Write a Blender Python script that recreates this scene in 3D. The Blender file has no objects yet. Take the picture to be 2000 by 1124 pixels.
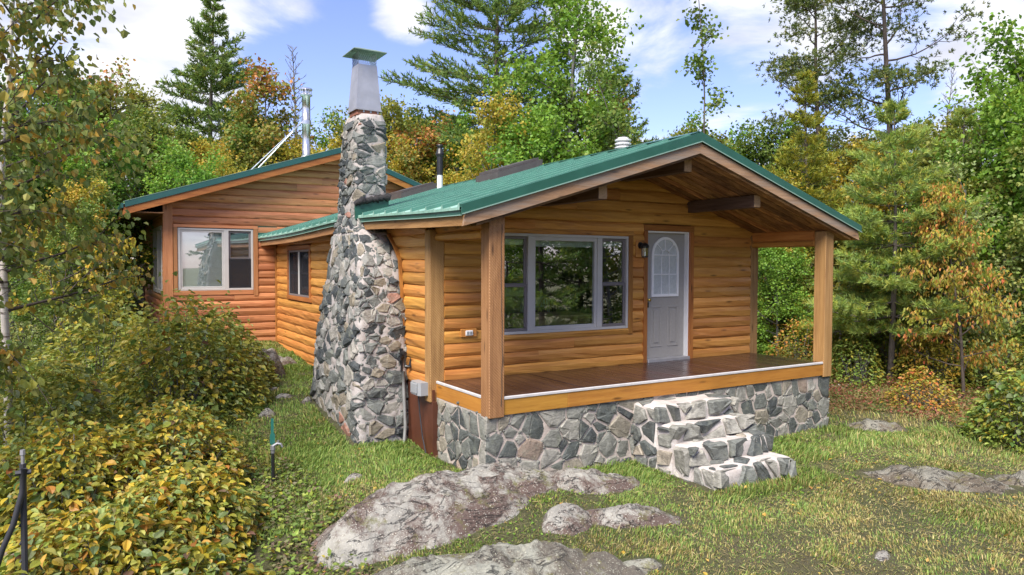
import bpy, math, random
import numpy as np
from mathutils import Vector, Matrix

scene = bpy.context.scene
COL = scene.collection
R = math.radians
rng = np.random.default_rng(11)
random.seed(11)

# ------------------------------------------------------------------ camera
cam_d = bpy.data.cameras.new('camera')
cam = bpy.data.objects.new('camera', cam_d)
COL.objects.link(cam)
scene.camera = cam
cam_d.sensor_width = 36.0
cam_d.sensor_fit = 'HORIZONTAL'
cam_d.lens = 1392.5 / 2000.0 * 36.0
cam_d.clip_start = 0.05
cam_d.clip_end = 2000.0
CAM = np.array([-4.384, -8.524, 1.544])
_p, _y, _r = R(-1.864), R(-31.358), R(0.171)
_fw = Vector((-math.sin(_y) * math.cos(_p), math.cos(_y) * math.cos(_p), math.sin(_p)))
_rt = Vector((math.cos(_y), math.sin(_y), 0.0))
_up = _rt.cross(_fw)
_r2 = _rt * math.cos(_r) + _up * math.sin(_r)
_u2 = -_rt * math.sin(_r) + _up * math.cos(_r)
cam.matrix_world = Matrix(((_r2.x, _u2.x, -_fw.x, CAM[0]), (_r2.y, _u2.y, -_fw.y, CAM[1]), (_r2.z, _u2.z, -_fw.z, CAM[2]), (0, 0, 0, 1)))

# ------------------------------------------------------------------ world, sun, exposure
SUN_DIR = Vector((-0.60, -0.42, 0.86)).normalized()          # towards the sun
SUN_EL = math.asin(SUN_DIR.z)
SUN_AZ = math.atan2(SUN_DIR.x, SUN_DIR.y)
world = bpy.data.worlds.new('World')
scene.world = world
world.use_nodes = True
wn, wl = world.node_tree.nodes, world.node_tree.links
wn.clear()


def wnode(t, **kw):
    n = wn.new(t)
    for k, v in kw.items():
        setattr(n, k, v)
    return n


def wmath(op, a, b=None, c=None):
    n = wnode('ShaderNodeMath', operation=op)
    for i, v in enumerate((a, b, c)):
        if v is None:
            continue
        if isinstance(v, (int, float)):
            n.inputs[i].default_value = v
        else:
            wl.new(v, n.inputs[i])
    return n.outputs[0]


w_out = wnode('ShaderNodeOutputWorld')
w_bg = wnode('ShaderNodeBackground')
w_bg.inputs['Strength'].default_value = 0.11
sky = wnode('ShaderNodeTexSky')
sky.sky_type = 'NISHITA'
sky.sun_disc = False
sky.sun_elevation = SUN_EL
sky.sun_rotation = SUN_AZ
sky.altitude = 300
sky.air_density = 1.0
sky.dust_density = 0.6
sky.ozone_density = 4.0
tc = wnode('ShaderNodeTexCoord')
sep = wnode('ShaderNodeSeparateXYZ')
wl.new(tc.outputs['Generated'], sep.inputs[0])
zz = wmath('ADD', wmath('MAXIMUM', sep.outputs[2], 0.0), 0.16)
cmb = wnode('ShaderNodeCombineXYZ')
wl.new(wmath('DIVIDE', sep.outputs[0], zz), cmb.inputs[0])
wl.new(wmath('DIVIDE', sep.outputs[1], zz), cmb.inputs[1])
nz = wnode('ShaderNodeTexNoise')
nz.inputs['Scale'].default_value = 1.75
nz.inputs['Detail'].default_value = 9.0
nz.inputs['Roughness'].default_value = 0.58
nz.inputs['Distortion'].default_value = 0.35
wl.new(cmb.outputs[0], nz.inputs['Vector'])
acc = wmath('MULTIPLY', wmath('SUBTRACT', nz.outputs['Fac'], 0.40), 2.7)
# cloud banks and clear patches of the day, as soft caps round directions of the sky
for d, cosr, w in (
        ((0.155, 0.955, 0.252), 0.975, 0.34), ((-0.02, 0.96, 0.28), 0.955, 0.28), ((0.28, 0.90, 0.35), 0.988, 0.30),
        ((0.27, 0.925, 0.25), 0.990, -0.65), ((0.42, 0.873, 0.255), 0.980, -0.75), ((0.36, 0.90, 0.20), 0.985, -0.3), ((0.368, 0.875, 0.314), 0.9980, 0.75),
        ((0.578, 0.79, 0.206), 0.997, 0.30), ((0.603, 0.744, 0.288), 0.993, 0.40), ((0.66, 0.70, 0.235), 0.995, -0.25), ((0.737, 0.60, 0.33), 0.985, 0.45),
        ((0.728, 0.632, 0.262), 0.995, -0.45), ((0.841, 0.491, 0.225), 0.994, -0.45), ((0.86, 0.43, 0.29), 0.99, 0.45), ((0.89, 0.42, 0.165), 0.993, 0.5)):
    v = Vector(d).normalized()
    dp = wnode('ShaderNodeVectorMath', operation='DOT_PRODUCT')
    wl.new(tc.outputs['Generated'], dp.inputs[0])
    dp.inputs[1].default_value = v
    mr = wnode('ShaderNodeMapRange', interpolation_type='SMOOTHSTEP')
    mr.inputs[1].default_value = cosr
    mr.inputs[2].default_value = 1.0
    mr.inputs[3].default_value = 0.0
    mr.inputs[4].default_value = w
    wl.new(dp.outputs['Value'], mr.inputs[0])
    acc = wmath('ADD', acc, mr.outputs[0])
cm = wnode('ShaderNodeMapRange', interpolation_type='SMOOTHERSTEP')
cm.inputs[1].default_value = 0.02
cm.inputs[2].default_value = 0.85
wl.new(acc, cm.inputs[0])
# billow shading inside the clouds
nz2 = wnode('ShaderNodeTexNoise')
nz2.inputs['Scale'].default_value = 2.6
nz2.inputs['Detail'].default_value = 6.0
wl.new(cmb.outputs[0], nz2.inputs['Vector'])
ccol = wnode('ShaderNodeMix', data_type='RGBA')
ccol.inputs[6].default_value = (2.5, 2.6, 3.05, 1)
ccol.inputs[7].default_value = (4.05, 4.05, 4.15, 1)
mr2 = wnode('ShaderNodeMapRange')
mr2.inputs[1].default_value = 0.30
mr2.inputs[2].default_value = 0.62
wl.new(nz2.outputs['Fac'], mr2.inputs[0])
wl.new(mr2.outputs[0], ccol.inputs[0])
mx = wnode('ShaderNodeMix', data_type='RGBA')
wl.new(cm.outputs[0], mx.inputs[0])
hz = wnode('ShaderNodeMix', data_type='RGBA', blend_type='MULTIPLY')
hz.inputs[0].default_value = 1.0
wl.new(sky.outputs[0], hz.inputs[6])
hz.inputs[7].default_value = (0.86, 0.72, 0.84, 1)
wl.new(hz.outputs[2], mx.inputs[6])
wl.new(ccol.outputs[2], mx.inputs[7])
wl.new(mx.outputs[2], w_bg.inputs['Color'])
wl.new(w_bg.outputs[0], w_out.inputs['Surface'])

sun_d = bpy.data.lights.new('sun', 'SUN')
sun = bpy.data.objects.new('sun', sun_d)
COL.objects.link(sun)
sun_d.energy = 3.0
sun_d.angle = R(34)
sun_d.color = (1.0, 0.94, 0.84)
sun.rotation_euler = (-SUN_DIR).to_track_quat('-Z', 'Y').to_euler()

scene.view_settings.view_transform = 'Standard'
scene.view_settings.look = 'None'
scene.view_settings.gamma = 1.0
scene.view_settings.use_curve_mapping = False
scene.view_settings.exposure = 1.46
scene.render.engine = 'CYCLES'
scene.cycles.max_bounces = 8
scene.cycles.diffuse_bounces = 4
scene.cycles.transparent_max_bounces = 12
scene.cycles.caustics_reflective = False
scene.cycles.caustics_refractive = False


# ------------------------------------------------------------------ helpers: noise
def _hash(ix, iy, iz, seed):
    h = (ix.astype(np.int64) * 374761393 + iy.astype(np.int64) * 668265263 + iz.astype(np.int64) * 2147483647 + seed * 1274126177) & 0xFFFFFFFF
    h = ((h ^ (h >> 13)) * 1274126177) & 0xFFFFFFFF
    h = ((h ^ (h >> 16)) * 2246822519) & 0xFFFFFFFF
    return ((h ^ (h >> 15)) & 0xFFFFFF) / float(0xFFFFFF)


def vnoise(P, seed=0):
    P = np.asarray(P, float)
    i = np.floor(P).astype(np.int64)
    f = P - i
    f = f * f * (3 - 2 * f)
    out = 0
    for dx in (0, 1):
        for dy in (0, 1):
            for dz in (0, 1):
                w = (f[:, 0] if dx else 1 - f[:, 0]) * (f[:, 1] if dy else 1 - f[:, 1]) * (f[:, 2] if dz else 1 - f[:, 2])
                out = out + w * _hash(i[:, 0] + dx, i[:, 1] + dy, i[:, 2] + dz, seed)
    return out


def fbm(P, octv=4, seed=0, gain=0.5):
    P = np.asarray(P, float)
    a, s, o = 1.0, 0.0, 0.0
    for k in range(octv):
        o = o + a * (vnoise(P * 2.0 ** k + 17.3 * k, seed + k) - 0.5)
        s += a
        a *= gain
    return o / s * 2.0


def xyz(x, y, z=0.0):
    x = np.atleast_1d(np.asarray(x, float))
    y = np.broadcast_to(np.asarray(y, float), x.shape)
    z = np.broadcast_to(np.asarray(z, float), x.shape)
    return np.stack([x, y, z], -1)


# ------------------------------------------------------------------ helpers: objects
_world_origin = {}


def link(o, parent=None, loc=(0, 0, 0)):
    """loc is where the object's own origin lies in the world"""
    COL.objects.link(o)
    loc = Vector(loc)
    if parent is not None:
        o.parent = parent
        o.location = loc - _world_origin[parent.name]
    else:
        o.location = loc
    _world_origin[o.name] = loc
    return o


def tag(o, label=None, cat=None, group=None, kind=None):
    if label:
        o['label'] = label
    if cat:
        o['category'] = cat
    if group:
        o['group'] = group
    if kind:
        o['kind'] = kind
    return o


def thing(name, label, cat, loc=(0, 0, 0), group=None):
    o = bpy.data.objects.new(name, None)
    o.empty_display_size = 0.2
    link(o, None, loc)
    return tag(o, label, cat, group)


def holder(name, parent, label=None):
    """an Empty part that only carries sub-parts"""
    o = bpy.data.objects.new(name, None)
    link(o, parent, (0, 0, 0))
    if label:
        o['label'] = label
    return o


def raw_mesh(name, V, faces, mats, smooth=False, mi=None, col=None, colname='col'):
    """faces: (n,k) int array, or a list of index lists"""
    me = bpy.data.meshes.new(name)
    V = np.ascontiguousarray(np.asarray(V, np.float32).reshape(-1, 3))
    if isinstance(faces, np.ndarray):
        n, k = faces.shape
        me.vertices.add(len(V))
        me.vertices.foreach_set('co', V.ravel())
        me.loops.add(n * k)
        me.loops.foreach_set('vertex_index', np.ascontiguousarray(faces, np.int32).ravel())
        me.polygons.add(n)
        me.polygons.foreach_set('loop_start', np.arange(0, n * k, k, dtype=np.int32))
        me.polygons.foreach_set('loop_total', np.full(n, k, np.int32))
        me.update(calc_edges=True)
    else:
        me.from_pydata([tuple(map(float, v)) for v in V], [], [list(map(int, f)) for f in faces])
        me.update()
    for m in (mats if isinstance(mats, (list, tuple)) else [mats]):
        me.materials.append(m)
    if mi is not None:
        me.polygons.foreach_set('material_index', np.asarray(mi, np.int32))
    if smooth:
        me.polygons.foreach_set('use_smooth', np.ones(len(me.polygons), bool))
    else:
        me.polygons.foreach_set('use_smooth', np.zeros(len(me.polygons), bool))
    if col is not None:
        a = me.attributes.new(colname, 'FLOAT_COLOR', 'POINT')
        c = np.ones((len(V), 4), np.float32)
        c[:, :3] = col
        a.data.foreach_set('color', c.ravel())
    return me


class MB:
    """collects boxes, prisms, tubes in world coordinates; build() links them as ONE mesh object"""

    def __init__(self):
        self.V, self.F = [], []

    def add(self, V, F):
        b = len(self.V)
        self.V.extend([tuple(map(float, v)) for v in V])
        self.F.extend([[int(i) + b for i in f] for f in F])
        return self

    def box(self, x0, x1, y0, y1, z0, z1, bev=0.0):
        if bev <= 0:
            V = [(x, y, z) for x in (x0, x1) for y in (y0, y1) for z in (z0, z1)]
            F = [(0, 1, 3, 2), (4, 6, 7, 5), (0, 4, 5, 1), (2, 3, 7, 6), (0, 2, 6, 4), (1, 5, 7, 3)]
            return self.add(V, F)
        b = bev
        rings = []
        for z, i in ((z0, b), (z0 + b, 0), (z1 - b, 0), (z1, b)):
            xa, xb, ya, yb = x0 + i, x1 - i, y0 + i, y1 - i
            c = b if i == 0 else b * 0.5
            rings.append([(xa + c, ya, z), (xb - c, ya, z), (xb, ya + c, z), (xb, yb - c, z), (xb - c, yb, z), (xa + c, yb, z), (xa, yb - c, z), (xa, ya + c, z)])
        V = [v for r in rings for v in r]
        F = [list(range(7, -1, -1)), list(range(24, 32))]
        for r in range(3):
            for k in range(8):
                F.append((r * 8 + k, r * 8 + (k + 1) % 8, r * 8 + 8 + (k + 1) % 8, r * 8 + 8 + k))
        return self.add(V, F)

    def prism(self, poly, d):
        """poly: list of 3D points (one face), extruded along vector d"""
        n = len(poly)
        d = Vector(d)
        A = [Vector(p) for p in poly]
        B = [p + d for p in A]
        nrm = Vector((0, 0, 0))
        for i in range(n):
            nrm += A[i].cross(A[(i + 1) % n])
        if nrm.dot(d) > 0:
            A.reverse()
            B.reverse()
        V = A + B
        F = [list(range(n)), list(range(2 * n - 1, n - 1, -1))]
        for i in range(n):
            j = (i + 1) % n
            F.append((i, n + i, n + j, j))
        return self.add(V, F)

    def tube(self, pts, rad, n=8, caps=True):
        V, F = tube_arrays(np.asarray(pts, float), rad, n)
        F = [list(f) for f in F]
        if caps:
            k = len(pts)
            F.append(list(range(n - 1, -1, -1)))
            F.append([(k - 1) * n + i for i in range(n)])
        return self.add(V, F)

    def beam(self, pts, w, h, up=(0, 0, 1)):
        """rectangular section swept along points"""
        pts = np.asarray(pts, float)
        up = np.asarray(up, float)
        V, F = [], []
        for i, p in enumerate(pts):
            t = pts[min(i + 1, len(pts) - 1)] - pts[max(i - 1, 0)]
            t = t / np.linalg.norm(t)
            s = np.cross(t, up)
            s /= np.linalg.norm(s)
            u = np.cross(s, t)
            for a, b in ((-1, -1), (1, -1), (1, 1), (-1, 1)):
                V.append(p + s * a * w / 2 + u * b * h / 2)
        for i in range(len(pts) - 1):
            for k in range(4):
                F.append((i * 4 + k, i * 4 + (k + 1) % 4, i * 4 + 4 + (k + 1) % 4, i * 4 + 4 + k))
        F.append((3, 2, 1, 0))
        e = (len(pts) - 1) * 4
        F.append((e, e + 1, e + 2, e + 3))
        return self.add(V, F)

    def build(self, name, mat, parent=None, smooth=False, label=None):
        me = raw_mesh(name, self.V, self.F, mat, smooth)
        o = link(bpy.data.objects.new(name, me), parent, (0, 0, 0))
        if label:
            o['label'] = label
        return o


def tube_arrays(pts, rad, n=6):
    pts = np.asarray(pts, float)
    k = len(pts)
    rad = np.broadcast_to(np.asarray(rad, float), (k,))
    t = np.empty_like(pts)
    t[1:-1] = pts[2:] - pts[:-2]
    t[0] = pts[1] - pts[0]
    t[-1] = pts[-1] - pts[-2]
    t /= np.linalg.norm(t, axis=1)[:, None] + 1e-9
    m = t.mean(0)
    ref = np.array([0, 0, 1.0]) if abs(m[2]) < 0.8 * np.linalg.norm(m) + 1e-9 else np.array([1.0, 0.13, 0])
    s = np.cross(t, ref)
    s /= np.linalg.norm(s, axis=1)[:, None] + 1e-9
    u = np.cross(s, t)
    a = np.arange(n) * 2 * np.pi / n
    V = pts[:, None, :] + rad[:, None, None] * (s[:, None, :] * np.cos(a)[None, :, None] + u[:, None, :] * np.sin(a)[None, :, None])
    V = V.reshape(-1, 3)
    i = np.arange(k - 1)[:, None] * n
    j = np.arange(n)[None, :]
    j2 = (j + 1) % n
    F = np.stack([i + j, i + j2, i + n + j2, i + n + j], -1).reshape(-1, 4)[:, ::-1]
    return V, F


class Arr:
    """collects quad arrays fast"""

    def __init__(self):
        self.V, self.F, self.C, self.n = [], [], [], 0

    def add(self, V, F, col=None):
        self.V.append(V)
        self.F.append(F + self.n)
        if col is not None:
            self.C.append(np.broadcast_to(col, (len(V), 3)) if np.ndim(col) == 1 else col)
        self.n += len(V)

    def tube(self, pts, rad, n=5):
        V, F = tube_arrays(pts, rad, n)
        self.add(V, F)

    def mesh(self, name, mat, smooth=False):
        if not self.V:
            return raw_mesh(name, [(0, 0, -0.01), (0.01, 0, -0.01), (0, 0.01, -0.01)], [[0, 1, 2]], mat)
        return raw_mesh(name, np.concatenate(self.V), np.concatenate(self.F), mat, smooth, col=np.concatenate(self.C) if self.C else None)


# ------------------------------------------------------------------ helpers: materials
def new_mat(name):
    m = bpy.data.materials.new(name)
    m.use_nodes = True
    nt = m.node_tree
    nt.nodes.clear()
    out = nt.nodes.new('ShaderNodeOutputMaterial')
    b = nt.nodes.new('ShaderNodeBsdfPrincipled')
    nt.links.new(b.outputs[0], out.inputs['Surface'])
    return m, nt, b, out


class NT:
    def __init__(self, nt):
        self.nt = nt

    def n(self, t, **kw):
        x = self.nt.nodes.new(t)
        for k, v in kw.items():
            setattr(x, k, v)
        return x

    def l(self, a, b):
        self.nt.links.new(a, b)

    def set(self, sock, v):
        if isinstance(v, (int, float)):
            sock.default_value = v
        elif isinstance(v, (tuple, list)):
            sock.default_value = tuple(v) if len(v) != 3 or sock.type == 'VECTOR' else (*v, 1)
        else:
            self.l(v, sock)

    def math(self, op, a, b=None, c=None, clamp=False):
        x = self.n('ShaderNodeMath', operation=op, use_clamp=clamp)
        for i, v in enumerate((a, b, c)):
            if v is not None:
                self.set(x.inputs[i], v)
        return x.outputs[0]

    def noise(self, vec, scale, detail=4, rough=0.55, dist=0.0):
        x = self.n('ShaderNodeTexNoise')
        if vec is not None:
            self.l(vec, x.inputs['Vector'])
        x.inputs['Scale'].default_value = scale
        x.inputs['Detail'].default_value = detail
        x.inputs['Roughness'].default_value = rough
        x.inputs['Distortion'].default_value = dist
        return x.outputs['Fac']

    def vor(self, vec, scale, feature='F1'):
        x = self.n('ShaderNodeTexVoronoi', feature=feature)
        if vec is not None:
            self.l(vec, x.inputs['Vector'])
        x.inputs['Scale'].default_value = scale
        return x

    def ramp(self, fac, stops, mode='LINEAR'):
        x = self.n('ShaderNodeValToRGB')
        x.color_ramp.interpolation = mode
        e = x.color_ramp.elements
        while len(e) > 1:
            e.remove(e[-1])
        for i, (p, c) in enumerate(stops):
            el = e[0] if i == 0 else e.new(p)
            el.position = p
            el.color = (*c, 1) if not isinstance(c, (int, float)) else (c, c, c, 1)
        self.l(fac, x.inputs[0])
        return x.outputs[0]

    def mix(self, fac, a, b, mode='MIX'):
        x = self.n('ShaderNodeMix', data_type='RGBA', blend_type=mode)
        self.set(x.inputs[0], fac)
        self.set(x.inputs[6], a)
        self.set(x.inputs[7], b)
        return x.outputs[2]

    def mapr(self, v, a, b, c=0.0, d=1.0):
        x = self.n('ShaderNodeMapRange')
        self.set(x.inputs[0], v)
        for i, q in enumerate((a, b, c, d)):
            x.inputs[i + 1].default_value = q
        return x.outputs[0]

    def coord(self, kind='Object', scale=(1, 1, 1), offset_random=0.0):
        t = self.n('ShaderNodeTexCoord')
        m = self.n('ShaderNodeMapping')
        self.l(t.outputs[kind], m.inputs['Vector'])
        m.inputs['Scale'].default_value = scale
        if offset_random:
            oi = self.n('ShaderNodeObjectInfo')
            c = self.n('ShaderNodeCombineXYZ')
            v = self.math('MULTIPLY', oi.outputs['Random'], offset_random)
            for i in range(3):
                self.l(v, c.inputs[i])
            self.l(c.outputs[0], m.inputs['Location'])
        return m.outputs[0]

    def rand(self):
        return self.n('ShaderNodeObjectInfo').outputs['Random']

    def bump(self, h, strength=0.3, dist=0.01):
        x = self.n('ShaderNodeBump')
        x.inputs['Strength'].default_value = strength
        x.inputs['Distance'].default_value = dist
        self.l(h, x.inputs['Height'])
        return x.outputs[0]


def plain(name, col, rough=0.5, metal=0.0, var=0.12, scale=6.0, bump=0.0, spec=0.5, coat=0.0):
    m, nt, b, out = new_mat(name)
    g = NT(nt)
    c = g.coord('Object')
    f = g.noise(c, scale, 5)
    k = g.mapr(f, 0.25, 0.75, 1 - var, 1 + var)
    x = g.n('ShaderNodeVectorMath', operation='SCALE')
    x.inputs[0].default_value = col
    g.l(k, x.inputs['Scale'])
    g.l(x.outputs[0], b.inputs['Base Color'])
    b.inputs['Roughness'].default_value = rough
    g.l(g.mapr(g.noise(c, scale * 3, 3), 0.2, 0.8, max(0.02, rough - 0.08), min(1, rough + 0.08)), b.inputs['Roughness'])
    b.inputs['Metallic'].default_value = metal
    b.inputs['Specular IOR Level'].default_value = spec
    b.inputs['Coat Weight'].default_value = coat
    if bump:
        g.l(g.bump(g.noise(c, scale * 8, 4), bump), b.inputs['Normal'])
    return m


def wood(name, cols, axis=0, rough=0.5, grain=1.0, tint=0.22, knots=True, bump=0.25, saw=False, spec=0.4, weather=None):
    """stained wood with grain running along axis (0 x, 1 y, 2 z); every piece gets its own tint"""
    m, nt, b, out = new_mat(name)
    g = NT(nt)
    sc = [9.0, 9.0, 9.0]
    sc[axis] = 0.55
    c = g.coord('Object', tuple(sc), 40.0)
    f = g.noise(c, 1.6 * grain, 7, 0.62, 0.6)
    fine = g.noise(c, 9.0 * grain, 4, 0.6, 0.2)
    v = g.math('ADD', g.math('MULTIPLY', f, 0.72), g.math('MULTIPLY', fine, 0.28))
    col = g.ramp(v, [(0.28, cols[0]), (0.46, cols[1]), (0.6, cols[2]), (0.78, cols[3])])
    big = g.noise(g.coord('Object', (1, 1, 1), 25.0), 1.3, 4)
    col = g.mix(g.mapr(big, 0.45, 0.8, 0, 0.4), col, cols[0])
    if knots:
        sc2 = [7.0, 7.0, 7.0]
        sc2[axis] = 1.7
        vo = g.vor(g.coord('Object', tuple(sc2), 31.0), 1.0)
        kn = g.mapr(vo.outputs['Distance'], 0.05, 0.17, 1, 0)
        col = g.mix(g.math('MULTIPLY', kn, 0.75), col, tuple(q * 0.28 for q in cols[0]))
    if weather:
        wv = g.noise(g.coord('Object', tuple(s * 0.5 for s in sc), 11.0), 2.0, 6, 0.7)
        col = g.mix(g.mapr(wv, 0.42, 0.66, 0, 0.85), col, weather)
    hs = g.n('ShaderNodeHueSaturation')
    g.l(col, hs.inputs['Color'])
    r = g.rand()
    g.l(g.mapr(r, 0, 1, 1 - tint, 1 + tint), hs.inputs['Value'])
    r2 = g.math('FRACT', g.math('MULTIPLY', r, 7.31))
    g.l(g.mapr(r2, 0, 1, 0.49, 0.508), hs.inputs['Hue'])
    g.l(hs.outputs[0], b.inputs['Base Color'])
    g.l(g.mapr(f, 0.2, 0.8, rough + 0.1, rough - 0.1), b.inputs['Roughness'])
    b.inputs['Specular IOR Level'].default_value = spec
    h = g.math('ADD', g.math('MULTIPLY', fine, 0.6), f)
    if saw:
        w = g.n('ShaderNodeTexWave', wave_type='BANDS', bands_direction='DIAGONAL')
        g.l(g.coord('Object', (1, 1, 1.0)), w.inputs['Vector'])
        w.inputs['Scale'].default_value = 18.0
        w.inputs['Distortion'].default_value = 1.2
        w.inputs['Detail'].default_value = 2
        h = g.math('ADD', h, g.math('MULTIPLY', w.outputs['Fac'], 0.7))
        hs.inputs['Saturation'].default_value = 0.95
    g.l(g.bump(h, bump, 0.012), b.inputs['Normal'])
    return m


M = {}
LOG = [(0.29, 0.108, 0.025), (0.45, 0.198, 0.043), (0.54, 0.26, 0.062), (0.64, 0.35, 0.11)]
WING = [(0.29, 0.11, 0.045), (0.41, 0.167, 0.069), (0.48, 0.21, 0.092), (0.56, 0.28, 0.135)]
POSTC = [(0.16, 0.072, 0.022), (0.30, 0.15, 0.045), (0.38, 0.20, 0.066), (0.46, 0.26, 0.10)]
TRIMC = [(0.15, 0.05, 0.011), (0.29, 0.105, 0.021), (0.37, 0.15, 0.033), (0.46, 0.21, 0.06)]
FASC = [(0.22, 0.09, 0.014), (0.36, 0.16, 0.025), (0.42, 0.2, 0.035), (0.50, 0.26, 0.055)]
for ax, s in ((0, 'x'), (1, 'y'), (2, 'z')):
    M['log_' + s] = wood('log_stain_' + s, LOG, ax, 0.46, 1.0, 0.2, True, 0.35, spec=0.45)
    M['wing_' + s] = wood('wing_stain_' + s, WING, ax, 0.5, 1.0, 0.2, True, 0.35)
    M['post_' + s] = wood('post_stain_' + s, POSTC, ax, 0.62, 1.2, 0.08, True, 0.45, saw=True)
    M['trim_' + s] = wood('trim_stain_' + s, TRIMC, ax, 0.55, 1.1, 0.12, True, 0.3)
    M['fascia_' + s] = wood('fascia_stain_' + s, FASC, ax, 0.55, 1.0, 0.10, True, 0.25)
M['barge'] = wood('weathered_barge', [(0.14, 0.075, 0.04), (0.28, 0.16, 0.085), (0.36, 0.21, 0.115), (0.43, 0.28, 0.16)], 0, 0.65, 1.2, 0.1, True, 0.45, weather=(0.25, 0.215, 0.18))
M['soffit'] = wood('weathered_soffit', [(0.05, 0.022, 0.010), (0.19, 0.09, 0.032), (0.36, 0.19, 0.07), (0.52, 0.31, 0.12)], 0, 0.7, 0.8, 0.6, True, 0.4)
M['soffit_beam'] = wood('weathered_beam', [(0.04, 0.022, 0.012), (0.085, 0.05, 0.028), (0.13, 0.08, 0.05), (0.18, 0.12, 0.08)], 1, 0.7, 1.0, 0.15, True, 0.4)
M['beam_end'] = plain('beam_end_grain', (0.34, 0.21, 0.11), 0.8, var=0.3, scale=40)
M['deck'] = wood('wet_deck_stain', [(0.02, 0.010, 0.008), (0.042, 0.021, 0.016), (0.056, 0.029, 0.022), (0.085, 0.048, 0.037)], 1, 0.22, 1.0, 0.25, False, 0.25, spec=0.6)
M['plywood'] = plain('brown_panel', (0.085, 0.028, 0.014), 0.5, var=0.25, scale=3)
M['white_paint'] = plain('white_paint', (0.78, 0.78, 0.78), 0.45, var=0.05, scale=9)
M['nosing'] = plain('pale_nosing', (0.48, 0.465, 0.465), 0.5, var=0.14, scale=9)
M['vinyl'] = plain('grey_white_vinyl', (0.46, 0.445, 0.425), 0.45, var=0.05)
M['taupe'] = plain('taupe_sash', (0.155, 0.135, 0.135), 0.5, var=0.06)
M['door_grey'] = plain('grey_door_paint', (0.31, 0.295, 0.275), 0.5, var=0.06, scale=30, bump=0.06)
M['threshold'] = plain('threshold_metal', (0.5, 0.5, 0.52), 0.35, 0.6)
M['black'] = plain('black_paint', (0.012, 0.012, 0.014), 0.4, var=0.2)
M['black_rubber'] = plain('black_rubber', (0.03, 0.03, 0.036), 0.55, var=0.2)
M['grey_hose'] = plain('grey_hose', (0.2, 0.2, 0.19), 0.5, var=0.2)
M['brass'] = plain('brass', (0.7, 0.48, 0.12), 0.25, 1.0)
M['light_plastic'] = plain('light_plastic', (0.27, 0.28, 0.29), 0.5, var=0.06)
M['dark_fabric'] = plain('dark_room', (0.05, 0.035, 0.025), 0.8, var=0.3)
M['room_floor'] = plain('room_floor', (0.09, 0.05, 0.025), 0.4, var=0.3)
M['pine_furniture'] = wood('pine_furniture', [(0.34, 0.22, 0.08), (0.5, 0.34, 0.14), (0.6, 0.43, 0.2), (0.66, 0.5, 0.26)], 0, 0.45, 1, 0.1, False, 0.1)
M['stainless'] = plain('stainless', (0.62, 0.61, 0.62), 0.27, 0.95, var=0.08, scale=3)
M['galv'] = plain('galvanised', (0.42, 0.41, 0.42), 0.42, 0.65, var=0.16, scale=5)
M['cap_green'] = plain('patina_cap', (0.22, 0.29, 0.24), 0.5, 0.3, var=0.25, scale=14)
M['tar'] = plain('roof_tar', (0.018, 0.016, 0.017), 0.75, var=0.5, scale=30, bump=0.8)
M['clay'] = plain('clay_flue', (0.32, 0.13, 0.08), 0.8, var=0.3, scale=20)
M['white_metal'] = plain('white_metal', (0.6, 0.6, 0.6), 0.5, var=0.08)
M['skylight'] = plain('brown_skylight', (0.07, 0.06, 0.058), 0.45, var=0.15)
M['sign_green'] = plain('green_stake', (0.02, 0.14, 0.11), 0.4, var=0.1)
M['green_trim'] = plain('green_trim', (0.022, 0.092, 0.066), 0.34, var=0.14, scale=4, spec=0.5, coat=0.15)
M['teal_trim'] = plain('teal_trim', (0.017, 0.075, 0.07), 0.34, var=0.12, scale=4, spec=0.5)
M['drip_edge'] = plain('pale_edge', (0.20, 0.31, 0.26), 0.5)


def roof_mat():
    m, nt, b, out = new_mat('green_roof_metal')
    g = NT(nt)
    c = g.coord('Object')
    f = g.noise(c, 2.2, 6)
    st = g.noise(g.coord('Object', (0.5, 14, 0.5)), 1.6, 5, 0.65)
    k = g.math('ADD', g.math('MULTIPLY', f, 0.4), g.math('MULTIPLY', st, 0.6))
    col = g.ramp(k, [(0.3, (0.13, 0.265, 0.205)), (0.5, (0.21, 0.37, 0.295)), (0.7, (0.33, 0.49, 0.41))])  # flats coloured paler than the trim, standing in for sky glare
    g.l(col, b.inputs['Base Color'])
    g.l(g.mapr(f, 0.25, 0.75, 0.36, 0.48), b.inputs['Roughness'])
    b.inputs['Specular IOR Level'].default_value = 1.0
    return m


M['roof'] = roof_mat()
M['rib_shade'] = plain('shaded_green_rib', (0.05, 0.15, 0.11), 0.4, var=0.2, scale=5, spec=0.6)  # darker green paints shade onto the near side of each rib


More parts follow.
